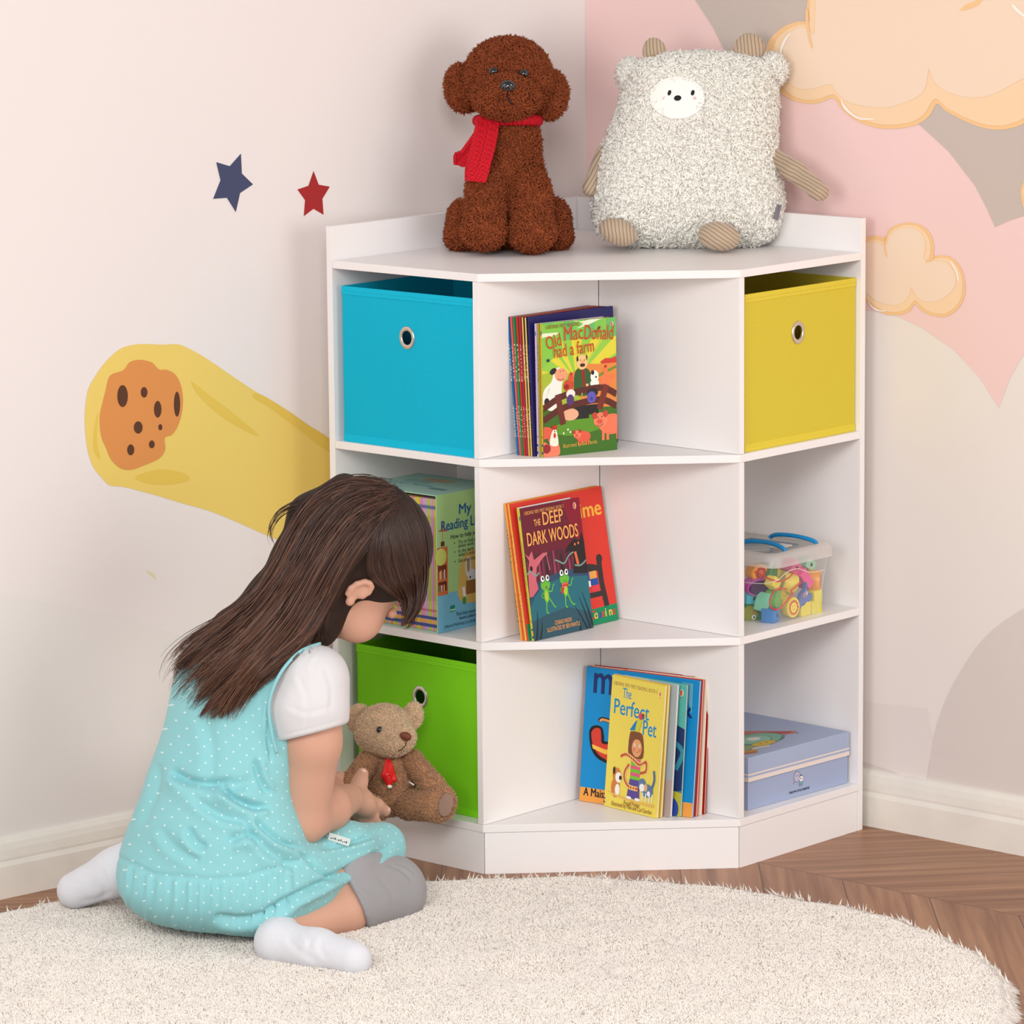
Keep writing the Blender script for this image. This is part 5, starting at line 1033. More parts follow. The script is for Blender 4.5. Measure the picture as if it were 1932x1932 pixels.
# scarf
knit = mat('red_knit', (208, 14, 34), 0.75, 0.25); nt = knit.node_tree; b_ = nt.nodes['Principled BSDF']
wv = nt.nodes.new('ShaderNodeTexChecker'); wv.inputs['Scale'].default_value = 300
tc_ = [q for q in nt.nodes if q.type == 'TEX_COORD'][0]; mp = nt.nodes.new('ShaderNodeMapping'); mp.inputs['Rotation'].default_value = (0.2, 0.1, 0.9); nt.links.new(tc_.outputs['Object'], mp.inputs[0]); nt.links.new(mp.outputs[0], wv.inputs['Vector'])
wv.inputs['Color1'].default_value = lin((216, 16, 38)); wv.inputs['Color2'].default_value = lin((168, 8, 26)); nt.links.new(wv.outputs[0], b_.inputs['Base Color'])
bp_ = nt.nodes.new('ShaderNodeBump'); bp_.inputs['Strength'].default_value = 0.6; bp_.inputs['Distance'].default_value = 0.001; nt.links.new(wv.outputs['Fac'], bp_.inputs['Height']); nt.links.new(bp_.outputs[0], b_.inputs['Normal'])
scf = thing('scarf', 'red knitted scarf tied round the neck of the brown plush poodle', 'scarf', D_(940, 228, -0.03))
F = Field(); c0 = D_(958, 228, -0.004)
for k in range(24):
    a, b = 2*math.pi*k/24, 2*math.pi*(k+1)/24; q = lambda t: c0+CR*0.050*math.cos(t)+(fw*0.98+CU*0.05)*0.050*math.sin(t); F.cone(q(a), q(b), 0.0085, 0.0085, 0.006)
E_(F, 928, 222, 22, 14, 12, -0.056)
fobj('neck_wrap', F, 0.003, knit, scf)
def ribbon(name, path, widths, th, m, par, fold=0.0, n=18):
    """knitted tail: path = [(px,py,d)], widths in pixels"""
    P = smoothpoly([(x, y, d) for x, y, d in path], 6, False); N = len(P); V = []; W = np.interp(np.linspace(0, 1, N), np.linspace(0, 1, len(widths)), widths)
    for i in range(N):
        x, y, d = P[i]; x1, y1, _ = P[min(i+1, N-1)]; x0, y0, _ = P[max(i-1, 0)]; t = np.array([x1-x0, y1-y0]); t /= np.linalg.norm(t); nn = np.array([-t[1], t[0]])
        for side in (-1, 1):
            for k in range(n):
                u = (k/(n-1))*2-1; u = u*side*-1
                V.append(D_(x+nn[0]*u*W[i]/2, y+nn[1]*u*W[i]/2, d+side*th/2*(1-u**6*0.9)+fold*math.sin(u*7)))
    m2 = 2*n; Fc = [(i*m2+k, i*m2+(k+1) % m2, (i+1)*m2+(k+1) % m2, (i+1)*m2+k) for i in range(N-1) for k in range(m2)]
    Fc += [tuple(range(m2)), tuple(range((N-1)*m2, N*m2))[::-1]]
    return pydata(name, V, Fc, m, par, smooth=True)
ribbon('scarf_tail', [(926, 222, -0.055), (910, 255, -0.068), (888, 285, -0.066), (876, 300, -0.06), (868, 296, -0.055), (866, 312, -0.056)], [34, 34, 32, 32, 26, 20], 0.006, knit, scf, 0.0012)
ribbon('scarf_tail', [(920, 220, -0.064), (917, 250, -0.078), (908, 290, -0.090), (900, 320, -0.096), (897, 343, -0.097)], [42, 46, 46, 46, 40], 0.006, knit, scf, 0.0016)

# --- cream cushion animal
AD = 6.945; S2 = 1.0/1128
def A_(x, y, d=0.0): return at(x, y, AD+d)
alp = thing('plush_animal', 'big cream fleecy plush animal with beige corduroy horns, arms and feet', 'plush toy', onz(1290, 466, zt))
crm = mat('cream_fleece', (255, 252, 243), 0.95, 0.1, sheen=0.4)
outl = smoothpoly([(1136, 440), (1122, 400), (1124, 345), (1136, 290), (1158, 235), (1176, 185), (1186, 150), (1200, 124), (1240, 108), (1300, 102), (1370, 104), (1430, 114), (1456, 136), (1464, 180), (1463, 250), (1466, 320), (1475, 370), (1468, 420), (1445, 452), (1380, 464), (1280, 462), (1190, 458)], 3)
OC = A_(1290, 280, 0.0); up2 = CU
def oloc(x, y): p = A_(x, y, 0)-OC; return (p @ CR, p @ CU)
OP = np.array([oloc(*p) for p in outl], np.float32)
class Pillow(Field):
    def ev(s, P):
        Lp = (P-OC.astype(np.float32)); q = np.stack([Lp @ CR.astype(np.float32), Lp @ CU.astype(np.float32)], -1); y = Lp @ fw.astype(np.float32)
        d = np.full(q.shape[:-1], 1e9, np.float32); ins = np.zeros(q.shape[:-1], bool)
        for i in range(len(OP)):
            a, b = OP[i], OP[(i+1) % len(OP)]; e = b-a; w = q-a; t = np.clip((w @ e)/max(e @ e, 1e-12), 0, 1)[..., None]; dd = w-t*e; d = np.minimum(d, (dd**2).sum(-1))
            c = (a[1] <= q[..., 1]) != (b[1] <= q[..., 1]); xi = a[0]+(q[..., 1]-a[1])/(e[1] if abs(e[1]) > 1e-9 else 1e-9)*e[0]; ins ^= (c & (q[..., 0] < xi))
        d = np.sqrt(d); R, Tk = 0.085, 0.074
        h = Tk*np.sqrt(np.clip(1-(1-np.clip(d/R, 0, 1))**2, 0, 1)); y2 = y+0.012*(q[..., 1]+0.1)
        return np.where(ins, np.minimum(np.abs(y2)-h, 0.5) if True else 0, np.sqrt(d*d+y2*y2)).astype(np.float32)
    def bounds(s, pad): 
        pts = np.array([OC+CR*p[0]+CU*p[1]+fw*e for p in OP for e in (-0.08, 0.08)]); return pts.min(0)-pad, pts.max(0)+pad
V, Q = surf(Pillow(), 0.005, 3)
fc = A_(1278, 184, -0.06)
def offface(P, n):
    l = P-fc; x, y, z = l @ CR, l @ CU, l @ fw; return ~(((x/(52*S2))**2+(y/(40*S2))**2 < 1) & (z < 0.04))
tv, tq, tt = tufts(V, Q, 34000, 0.0125, 0.0042, lay=0.72, curl=0.9, down=-CU*0.4, keep=offface)
VV, QQ, TT = join((V, Q, None), (tv, tq, tt)); body = npmesh('body', VV, QQ, TT, crm, alp)
for x, y, rx, ry in ((1190, 142, 20, 26), (1456, 132, 24, 26)):
    F = Field(); E_(F, x, y, rx, ry, 22, 0.0, at_=A_, S_=S2); furry('fleece_ear', F, 0.0045, crm, alp, 1900, 0.0125, 0.0042, lay=0.7, curl=0.9)
def bodyfront(x, y):
    """distance of the cushion's front surface behind a photo point"""
    ts = np.linspace(-0.1, 0.05, 240); Pp = np.array([A_(x, y, t) for t in ts], np.float32); v = Pillow().ev(Pp); k = np.argmax(v < 0); return ts[k]
# smooth face patch and features, wrapped onto the cushion's front
wht = mat('face_velour', (253, 248, 242), 0.8, 0.15); f0 = bodyfront(1278, 184)
def patch(name, cx, cy, rx, ry, m, par, lift, tilt=0, n=7, dome=0.0):
    V = []; Fc = []; K = 28; a0 = math.radians(tilt)
    for i in range(n+1):
        for k in range(K):
            t = 2*math.pi*k/K; u, v = rx*i/n*math.cos(t), ry*i/n*math.sin(t); x, y = cx+u*math.cos(a0)-v*math.sin(a0), cy+u*math.sin(a0)+v*math.cos(a0)
            V.append(A_(x, y, bodyfront(x, y)-lift-dome*(1-(i/n)**2)))
    for i in range(n):
        for k in range(K): Fc.append((i*K+k, i*K+(k+1) % K, (i+1)*K+(k+1) % K, (i+1)*K+k))
    return pydata(name, V, Fc, m, par, smooth=True)
face = patch('face_patch', 1278, 184, 52, 40, wht, alp, 0.004, 0, 8, 0.001)
patch('eye', 1263, 175, 3.2, 5.4, blk2, face, 0.0052, 20, 3, 0.001); patch('eye', 1307, 175, 3.4, 5.4, blk2, face, 0.0052, 15, 3, 0.001); patch('nose', 1278.5, 185, 7, 5.2, blk2, face, 0.0054, -8, 3, 0.0015)
pk = mat('pink_thread', (244, 190, 196), 0.8); patch('cheek_mark', 1252, 185, 1.2, 4, pk, face, 0.0054, 40, 2); patch('cheek_mark', 1311, 185, 3.2, 3, pk, face, 0.0054, 0, 2)
# corduroy
def cord(name, ax, freq, col=(196, 172, 146)):
    m = bpy.data.materials.new(name); m.use_nodes = True; nt = m.node_tree; b = nt.nodes['Principled BSDF']; b.inputs['Roughness'].default_value = 0.85; b.inputs['Sheen Weight'].default_value = 0.3; b.inputs['Specular IOR Level'].default_value = 0.15
    tc = nt.nodes.new('ShaderNodeTexCoord'); dp = nt.nodes.new('ShaderNodeVectorMath'); dp.operation = 'DOT_PRODUCT'; dp.inputs[1].default_value = tuple(float(v) for v in ax)
    ns = nt.nodes.new('ShaderNodeTexNoise'); ns.inputs['Scale'].default_value = 25; nt.links.new(tc.outputs['Object'], ns.inputs[0]); nt.links.new(tc.outputs['Object'], dp.inputs[0])
    ad = nt.nodes.new('ShaderNodeMath'); ad.operation = 'MULTIPLY_ADD'; ad.inputs[1].default_value = 0.006; nt.links.new(ns.outputs['Fac'], ad.inputs[0]); nt.links.new(dp.outputs['Value'], ad.inputs[2])
    ml = nt.nodes.new('ShaderNodeMath'); ml.operation = 'MULTIPLY'; ml.inputs[1].default_value = freq; nt.links.new(ad.outputs[0], ml.inputs[0])
    pp = nt.nodes.new('ShaderNodeMath'); pp.operation = 'PINGPONG'; pp.inputs[1].default_value = 1.0; nt.links.new(ml.outputs[0], pp.inputs[0])
    cr = nt.nodes.new('ShaderNodeValToRGB'); nt.links.new(pp.outputs[0], cr.inputs[0]); cr.color_ramp.elements[0].position = 0.02; cr.color_ramp.elements[0].color = lin([v*0.62 for v in col]); cr.color_ramp.elements[1].position = 0.35; cr.color_ramp.elements[1].color = lin(col)
    nt.links.new(cr.outputs[0], b.inputs['Base Color']); bp = nt.nodes.new('ShaderNodeBump'); bp.inputs['Strength'].default_value = 0.8; bp.inputs['Distance'].default_value = 0.0015; nt.links.new(pp.outputs[0], bp.inputs['Height']); nt.links.new(bp.outputs[0], b.inputs['Normal'])
    return m
cv = cord('corduroy_upright', CR+0.1*CU, 330); c2 = cord('corduroy_slanted', CR*0.55+CU*0.83, 330); c3 = cord('corduroy_left', CR*0.85-CU*0.5, 300)
F = Field(); E_(F, 1235, 98, 23, 28, 14, -0.006, 12, at_=A_, S_=S2); F.ell(A_(1238, 112, 0), (20*S2, 18*S2, 13*S2), rot2(0), 0.01); fobj('horn', F, 0.003, cv, alp)
F = Field(); E_(F, 1414, 90, 29, 28, 14, -0.006, -22, at_=A_, S_=S2); F.ell(A_(1408, 104, 0), (26*S2, 18*S2, 13*S2), rot2(0), 0.01); fobj('horn', F, 0.003, cv, alp)
F = Field(); F.cone(A_(1452, 288, -0.01), A_(1498, 322, -0.050), 16*S2, 19*S2, 0.01); F.cone(A_(1498, 322, -0.050), A_(1546, 362, -0.085), 19*S2, 18*S2, 0.01); fobj('arm', F, 0.003, c2, alp)
F = Field(); F.cone(A_(1140, 290, -0.005), A_(1113, 356, -0.020), 17*S2, 15*S2, 0.01); fobj('arm', F, 0.003, c3, alp)
F = Field(); E_(F, 1166, 438, 38, 25, 30, -0.070, -22, at_=A_, S_=S2); fobj('foot', F, 0.003, cv, alp)
F = Field(); E_(F, 1357, 446, 40, 27, 32, -0.080, -10, at_=A_, S_=S2); fobj('foot', F, 0.003, c2, alp)
tg = [A_(1474, 388, -0.028), A_(1466, 386, -0.036), A_(1458, 412, -0.040), A_(1467, 418, -0.034)]
pydata('side_label', [p-fw*0.010 for p in tg]+[p-fw*0.0108 for p in tg], [(0, 1, 2, 3), (7, 6, 5, 4), (0, 4, 5, 1), (1, 5, 6, 2), (2, 6, 7, 3), (3, 7, 4, 0)], flat((120, 116, 124)), alp)['label'] = 'small grey cloth tag'

# ================================================================ TEDDY BEAR
TD = 6.775; ST = TD/F0
def T_(x, y, d=0.0): return at(x, y, TD+d)
ted = thing('teddy_bear', 'small light brown teddy bear with a red ribbon sitting on the shelf edge', 'plush toy', T_(740, 1545, 0.0))
tbm = mat('teddy_plush', (196, 146, 106), 0.95, 0.1, var=0.12, vscale=80, sheen=0.3); tbl = mat('teddy_plush_light', (238, 206, 170), 0.95, 0.1, var=0.12, vscale=90, sheen=0.3)
ta = dict(at_=T_, S_=ST)
fk = dict(lay=0.6, curl=0.6)
F = Field(); E_(F, 737, 1480, 43, 58, 38, 0.0, **ta); E_(F, 736, 1448, 32, 36, 30, 0.0, **ta); furry('body', F, 0.0035, tbm, ted, 9000, 0.006, 0.0019, **fk)
F = Field(); E_(F, 724, 1378, 53, 48, 46, -0.006, 6, **ta); E_(F, 745, 1396, 38, 28, 32, -0.038, 12, k=0.02, **ta); hd = furry('head', F, 0.0035, tbl, ted, 12000, 0.0055, 0.0018, **fk)
for x, y, rx, ry, tl in ((679, 1357, 24, 27, 20), (779, 1351, 17, 25, -10)):
    F = Field(); E_(F, x, y, rx, ry, 12, 0.0, tl, **ta); E_(F, x+(3 if x < 700 else -1), y+2, rx*0.6, ry*0.6, 8, -0.012, tl, op='s', **ta); furry('ear', F, 0.003, tbl, ted, 2200, 0.005, 0.0018, **fk)
F = Field(); F.cone(T_(700, 1432, -0.01), T_(660, 1482, -0.055), 19*ST, 19*ST, 0.01); furry('arm', F, 0.0035, tbm, ted, 3200, 0.006, 0.0019, **fk)
F = Field(); F.cone(T_(776, 1434, -0.01), T_(816, 1482, -0.035), 19*ST, 20*ST, 0.01); E_(F, 818, 1486, 18, 16, 18, -0.038, **ta); furry('arm', F, 0.0035, tbm, ted, 3400, 0.006, 0.0019, **fk)
F = Field(); F.cone(T_(770, 1518, -0.015), T_(812, 1520, -0.050), 26*ST, 26*ST, 0.012); E_(F, 832, 1516, 27, 33, 17, -0.062, -12, **ta); lg = furry('leg', F, 0.0035, tbm, ted, 5000, 0.006, 0.0019, **fk)
F = Field(); F.cone(T_(712, 1522, -0.012), T_(690, 1526, -0.040), 24*ST, 24*ST, 0.012); E_(F, 680, 1522, 24, 28, 18, -0.05, 10, **ta); furry('leg', F, 0.0035, tbm, ted, 4000, 0.006, 0.0019, **fk)
F = Field(); E_(F, 841, 1519, 15, 24, 4, -0.0785, -14, **ta); fobj('foot_pad', F, 0.002, mat('foot_pad_suede', (150, 120, 104), 0.8), lg)
ball('eye', T_(716, 1377, -0.0535), (0.0052, 0.0058, 0.004), blk, hd, CB); ball('eye', T_(757, 1372, -0.0465), (0.004, 0.0055, 0.004), blk, hd, CB)
F = Field(); E_(F, 767, 1390, 9.5, 8, 7, -0.067, 0, k=0.003, **ta); E_(F, 762, 1387, 8, 6, 6, -0.067, 0, k=0.003, **ta); fobj('nose', F, 0.0013, mat('nose_brown', (120, 62, 40), 0.5), hd)
tube('mouth', [T_(767, 1397, -0.070), T_(765, 1406, -0.069), T_(758, 1414, -0.066), T_(750, 1418, -0.060)], 0.0008, mat('brown_thread', (90, 50, 34), 0.8), hd, 6)
rb = mat('red_satin', (222, 20, 20), 0.3, 0.5)
F = Field(); F.cone(T_(731, 1434, -0.050), T_(730, 1462, -0.060), 0.0035, 0.0085, 0.004); F.cone(T_(730, 1462, -0.060), T_(734, 1482, -0.058), 0.0085, 0.004, 0.004); F.cone(T_(737, 1440, -0.052), T_(742, 1470, -0.056), 0.003, 0.006, 0.004); F.cone(T_(735, 1442, -0.060), T_(734, 1470, -0.068), 0.001, 0.0016, 0.002, 's'); fobj('ribbon', F, 0.0016, rb, ted)
ball('ribbon_bead', T_(735, 1484, -0.062), (0.004, 0.003, 0.003), mat('pearl', (244, 236, 230), 0.2, 0.6), ted, CB)
for x, y in ((776, 1478), (812, 1489)):
    tube('seam_tag', [T_(x-5, y-3, -0.050), T_(x+5, y+3, -0.054)], 0.0012, mat('white_thread', (244, 240, 236), 0.7), ted, 6)

# ================================================================ THE GIRL
GD = 6.33
def G(x, y, d=0.0): return at(x, y, GD+d)
SG = GD/F0
girl = thing('person', 'child kneeling on the rug in a dotted aqua dress, reaching for the teddy bear', 'person', onz(440, 1740, 0.02))
skin = mat('skin', (212, 162, 138), 0.5, 0.35, bump=0.05, bscale=500, sss=0.12)
gx = lambda F, x, y, d, rx, ry, rd, tilt=0, k=0.015, op='u': F.ell(G(x, y, d), (rx*SG, ry*SG, rd*SG), rot2(tilt), k, op)
# head frame: right, forward, up of the head
HRt = 0.32*CR-0.45*CU-0.83*fw; HFd = 0.48*CR-0.67*CU+0.56*fw; HRt /= np.linalg.norm(HRt); HFd -= HRt*(HFd @ HRt); HFd /= np.linalg.norm(HFd); HUp = np.cross(HRt, HFd)
if HUp @ (0.81*CR+0.58*CU) < 0: HUp = -HUp
HB = np.array([HRt, HFd, HUp]); HC = G(676, 1062, 0.045); HS = 1.12
def h_(a, b, c): return HC+(HRt*a+HFd*b+HUp*c)*HS
def hell(F, a, b, c, r, k=0.015, op='u'): return F.ell(h_(a, b, c), np.array(r)*HS, HB, k, op)
SHR, SHL = G(592, 1284, -0.050), G(392, 1276, 0.075)
sh = SHR-SHL; sh /= np.linalg.norm(sh)
B = Field()
hell(B, 0, -0.008, 0.022, (0.073, 0.088, 0.082)); hell(B, 0, 0.03, -0.035, (0.056, 0.056, 0.058), 0.02); hell(B, 0, 0.055, -0.082, (0.022, 0.02, 0.016), 0.02)
for s in (-1, 1): hell(B, s*0.034, 0.060, -0.045, (0.027, 0.026, 0.031), 0.02); hell(B, s*0.026, 0.082, -0.006, (0.014, 0.010, 0.009), 0.01, 's')
hell(B, 0, 0.088, -0.030, (0.009, 0.010, 0.008), 0.01); B.cone(h_(0, 0.080, 0.0), h_(0, 0.087, -0.027), 0.006*HS, 0.007*HS, 0.01)
hell(B, 0, 0.082, -0.060, (0.018, 0.010, 0.0055), 0.006); hell(B, 0, 0.080, -0.068, (0.015, 0.010, 0.0055), 0.006)
for s in (-1, 1):                                       # ears with a rim and a hollow
    for k in range(7):
        a0, a1 = math.radians(-60+k*35), math.radians(-25+k*35); e = lambda a: h_(s*(0.073+0.003*math.sin(a)), -0.010-0.0115*math.cos(a), -0.018+0.018*math.sin(a))
        B.cone(e(a0), e(a1), 0.0040*HS, 0.0040*HS, 0.003)
    hell(B, s*0.070, -0.009, -0.018, (0.005, 0.011, 0.016), 0.006); hell(B, s*0.071, -0.003, -0.037, (0.005, 0.007, 0.007), 0.005)
NB_ = G(520, 1246, 0.01)
B.cone(h_(0, -0.035, -0.045), NB_, 0.042, 0.046, 0.02)
B.cone(SHL-sh*(-0.01), SHR-sh*0.01, 0.038, 0.038, 0.02); gx(B, 455, 1360, 0.01, 85, 120, 70, 0, 0.03); gx(B, 440, 1520, 0.01, 82, 120, 78, 0, 0.03); gx(B, 450, 1650, 0.01, 120, 85, 100, 0, 0.03)
# right arm
ELR, WRR = G(570, 1542, 0.015), G(655, 1508, 0.165)
B.cone(SHR, G(590, 1400, -0.035), 0.046, 0.042, 0.015); B.cone(G(590, 1400, -0.035), ELR, 0.042, 0.040, 0.015); B.cone(ELR, G(618, 1524, 0.085), 0.040, 0.036, 0.012); B.cone(G(618, 1524, 0.085), WRR, 0.036, 0.0240, 0.008)
# left arm reaching on the far side
ELL, WRL = G(500, 1480, 0.19), G(612, 1486, 0.30)
B.cone(SHL, ELL, 0.042, 0.034, 0.015); B.cone(ELL, WRL, 0.034, 0.023, 0.012)
def hand(F, pts, k=0.005):
    for chain, r0, r1 in pts:
        C = [G(*p) for p in chain]; n = len(C)
        for i in range(n-1): F.cone(C[i], C[i+1], r0+(r1-r0)*i/(n-1), r0+(r1-r0)*(i+1)/(n-1), k)
B.cone(WRR, G(678, 1512, 0.210), 0.0215, 0.0215, 0.006); B.ell(G(683, 1515, 0.220), (0.0235, 0.0195, 0.024), rot2(-28), 0.008); B.cone(G(680, 1514, 0.21), G(694, 1528, 0.235), 0.020, 0.0145, 0.008)
hand(B, [([(671, 1496, 0.205), (679, 1476, 0.222), (684, 1460, 0.235)], 0.0150, 0.0098),                       # thumb
         ([(688, 1507, 0.225), (711, 1519, 0.255), (727, 1530, 0.280)], 0.0125, 0.0090),                       # index
         ([(690, 1525, 0.228), (702, 1541, 0.255), (708, 1553, 0.268), (704, 1561, 0.276)], 0.0108, 0.0084),   # middle
         ([(684, 1533, 0.230), (692, 1549, 0.252), (693, 1561, 0.262), (687, 1564, 0.272)], 0.0098, 0.0076),   # ring
         ([(676, 1537, 0.225), (681, 1551, 0.242), (679, 1562, 0.252), (674, 1563, 0.258)], 0.0090, 0.0068)])  # little
B.cone(WRL, G(628, 1488, 0.325), 0.022, 0.020, 0.008)
hand(B, [([(628, 1480, 0.325), (636, 1470, 0.335), (642, 1462, 0.345)], 0.0105, 0.0075), ([(634, 1488, 0.335), (648, 1490, 0.362), (656, 1492, 0.385)], 0.0088, 0.0070),
         ([(634, 1496, 0.335), (648, 1500, 0.362), (656, 1504, 0.380)], 0.0086, 0.0068), ([(630, 1502, 0.333), (643, 1509, 0.358), (650, 1513, 0.372)], 0.0082, 0.0064), ([(625, 1506, 0.330), (636, 1515, 0.350), (642, 1519, 0.362)], 0.0076, 0.0060)])
# legs, kneeling with both feet folded back
KR, AR = G(736, 1676, 0.165), G(545, 1752, -0.03)
B.cone(G(500, 1660, 0.0), KR, 0.056, 0.042, 0.02); B.cone(KR, G(650, 1716, 0.06), 0.044, 0.036, 0.012); B.cone(G(650, 1716, 0.06), AR, 0.036, 0.027, 0.012)
KL, AL = G(700, 1625, 0.36), G(300, 1610, 0.17)
B.cone(G(420, 1630, 0.08), KL, 0.060, 0.044, 0.02); B.cone(KL, G(480, 1635, 0.25), 0.044, 0.036, 0.012); B.cone(G(480, 1635, 0.25), AL, 0.036, 0.028, 0.012)
HEELR, TOER = G(520, 1772, -0.085), G(668, 1805, -0.165)
B.cone(AR, HEELR, 0.026, 0.024, 0.012); B.cone(HEELR, TOER, 0.024, 0.020, 0.012)
HEELL, TOEL = G(240, 1640, 0.17), G(146, 1678, 0.185)
B.cone(AL, HEELL, 0.026, 0.024, 0.012); B.cone(HEELL, TOEL, 0.024, 0.020, 0.012)
body = fobj('body', B, 0.0028, skin, girl, 1)
lash = mat('dark_lash', (40, 26, 22), 0.6)
for s in (-1, 1):
    F = Field(); hell(F, s*0.027, 0.079, -0.004, (0.011, 0.009, 0.008), 0.004); e_ = fobj('eyelid', F, 0.0018, skin, girl)
    tube('eyelash', [h_(s*(0.017+0.0045*k), 0.0885-0.0016*k, -0.0095-0.0006*(k % 2)) for k in range(5)], 0.0009, lash, e_, 6)
    tube('eyebrow', smoothpoly([tuple(h_(s*(0.015+0.006*k), 0.0865-0.0018*k*k*0.6, 0.013+0.0015*math.sin(k))) for k in range(4)], 4, False), 0.0012, lash, girl, 6)
F = Field(); hell(F, 0, 0.0905, -0.0615, (0.013, 0.0045, 0.0028), 0.003); hell(F, 0, 0.0890, -0.0668, (0.011, 0.0045, 0.0032), 0.003); fobj('lips', F, 0.0015, mat('lip', (206, 120, 108), 0.4, sss=0.1), girl)
# nails on the visible thumb and forefinger
nail = mat('nail', (240, 196, 180), 0.25, 0.5)
ball('fingernail', G(685, 1457, 0.2275), (0.0048, 0.0058, 0.0022), nail, body, rot2(-10)); ball('fingernail', G(731, 1527, 0.2725), (0.0046, 0.0040, 0.0022), nail, body, rot2(-30))

# ---- clothes
def cloth(name, base, colr, rough=0.85, weave=900, fine=0.3):
    return mat(name, colr, rough, 0.2, bump=fine, bscale=weave, sheen=0.15)
tee = cloth('white_cotton', 0, (222, 220, 222))
F = Field(); F.cone(G(590, 1285, -0.060), G(583, 1328, -0.055), 0.050, 0.057, 0.02); F.cone(G(583, 1328, -0.055), G(588, 1392, -0.044), 0.057, 0.055, 0.02); gx(F, 604, 1272, -0.035, 46, 46, 55, -20, 0.03); gx(F, 570, 1272, -0.05, 40, 40, 50, 25, 0.02)
cu_n = (G(650, 1366, -0.04)-G(528, 1398, -0.04)); nrm = np.cross(cu_n, fw); nrm /= np.linalg.norm(nrm)
if nrm @ CU > 0: nrm = -nrm
F.half(G(590, 1381, -0.04), nrm, 0.004); SLV = F
V, Q = surf(F, 0.003, 2)
def creases(V, Q, segs, amp=1.0):
    """press fold lines into a cloth: segs = [(points, width, depth)]"""
    N = vnormals(V, Q); disp = np.zeros(len(V)); d_ = (V-CAM) @ fw; x = 966+F0*((V-CAM) @ CR)/d_; y = 966-F0*((V-CAM) @ CU)/d_; facing = np.clip(-(N @ fw)*2, 0, 1)
    for pts, w, a in segs:
        P = smoothpoly(pts, 6, False); best = np.full(len(V), 1e9); tt_ = np.zeros(len(V)); side = np.zeros(len(V))
        for i in range(len(P)-1):
            p, q = P[i], P[i+1]; e = q-p; L2 = e @ e; t = np.clip(((x-p[0])*e[0]+(y-p[1])*e[1])/L2, 0, 1); dx, dy = x-p[0]-t*e[0], y-p[1]-t*e[1]; dd = np.hypot(dx, dy); m = dd < best
            best[m] = dd[m]; tt_[m] = (i+t[m])/(len(P)-1); side[m] = (e[0]*dy-e[1]*dx)[m]/math.sqrt(L2)
        env = np.clip(np.minimum(tt_, 1-tt_)*5, 0, 1)
        disp += facing*env*(-a*np.exp(-(best/w)**2)+0.6*a*np.exp(-((side-1.8*w)/(1.3*w))**2)*(best < 4*w))
    return V+N*(amp*disp)[:, None]
V = creases(V, Q, [([(560, 1270), (580, 1320), (575, 1370)], 5, 0.0016), ([(610, 1255), (625, 1300), (622, 1350)], 5, 0.0014), ([(540, 1330), (580, 1345), (630, 1330)], 5, 0.0012), ([(532, 1388), (590, 1374), (648, 1358)], 2.2, 0.0012), ([(600, 1240), (590, 1262), (598, 1290)], 4, 0.0018)])
shirt = npmesh('shirt_sleeve', V, Q, None, tee, girl); shirt['label'] = 'white short sleeve'
F = Field(); F.cone(SHL, SHL+(ELL-SHL)*0.42, 0.052, 0.048, 0.02); F.half(SHL+(ELL-SHL)*0.5, ELL-SHL, 0.004); fobj('shirt_sleeve', F, 0.004, tee, girl, 2)
# dress
aq = bpy.data.materials.new('aqua_dotted_cotton'); aq.use_nodes = True; nt = aq.node_tree; b = nt.nodes['Principled BSDF']; b.inputs['Roughness'].default_value = 0.8; b.inputs['Specular IOR Level'].default_value = 0.2; b.inputs['Sheen Weight'].default_value = 0.15
uvn = nt.nodes.new('ShaderNodeUVMap'); uvn.uv_map = 'cloth'; sp = nt.nodes.new('ShaderNodeSeparateXYZ'); nt.links.new(uvn.outputs[0], sp.inputs[0])
def mm(op, a, b_=None):
    n = nt.nodes.new('ShaderNodeMath'); n.operation = op
    for i, v in enumerate((a, b_)):
        if v is None: continue
        if isinstance(v, (int, float)): n.inputs[i].default_value = v
        else: nt.links.new(v, n.inputs[i])
    return n.outputs[0]
pu, pv = 0.0215, 0.0125
rv = mm('FLOOR', mm('DIVIDE', sp.outputs[1], pv)); uu = mm('ADD', mm('DIVIDE', sp.outputs[0], pu), mm('MULTIPLY', mm('MODULO', mm('ABSOLUTE', rv), 2.0), 0.5))
du = mm('MULTIPLY', mm('SUBTRACT', mm('FRACT', uu), 0.5), pu); dv = mm('MULTIPLY', mm('SUBTRACT', mm('FRACT', mm('DIVIDE', sp.outputs[1], pv)), 0.5), pv)
dist = mm('SQRT', mm('ADD', mm('MULTIPLY', du, du), mm('MULTIPLY', dv, dv))); dot = mm('LESS_THAN', dist, 0.00145)
mx = nt.nodes.new('ShaderNodeMix'); mx.data_type = 'RGBA'; nt.links.new(dot, mx.inputs[0]); mx.inputs[6].default_value = lin((144, 206, 211)); mx.inputs[7].default_value = lin((210, 236, 236)); nt.links.new(mx.outputs[2], b.inputs['Base Color'])
tcn = nt.nodes.new('ShaderNodeTexCoord'); nz = nt.nodes.new('ShaderNodeTexNoise'); nz.inputs['Scale'].default_value = 900; nt.links.new(tcn.outputs['Object'], nz.inputs[0]); nb_ = nt.nodes.new('ShaderNodeBump'); nb_.inputs['Strength'].default_value = 0.3; nb_.inputs['Distance'].default_value = 0.001; nt.links.new(nz.outputs['Fac'], nb_.inputs['Height']); nt.links.new(nb_.outputs[0], b.inputs['Normal'])
DB = np.array([sh, CU, np.cross(sh, CU)])
D = Field()
def de(x, y, d, ru, rv_, rw, k=0.03): D.ell(G(x, y, d), (ru, rv_, rw), DB, k)
D.cone(SHL+sh*0.004-CU*0.006, SHR-sh*0.018-CU*0.006, 0.047, 0.050, 0.03)
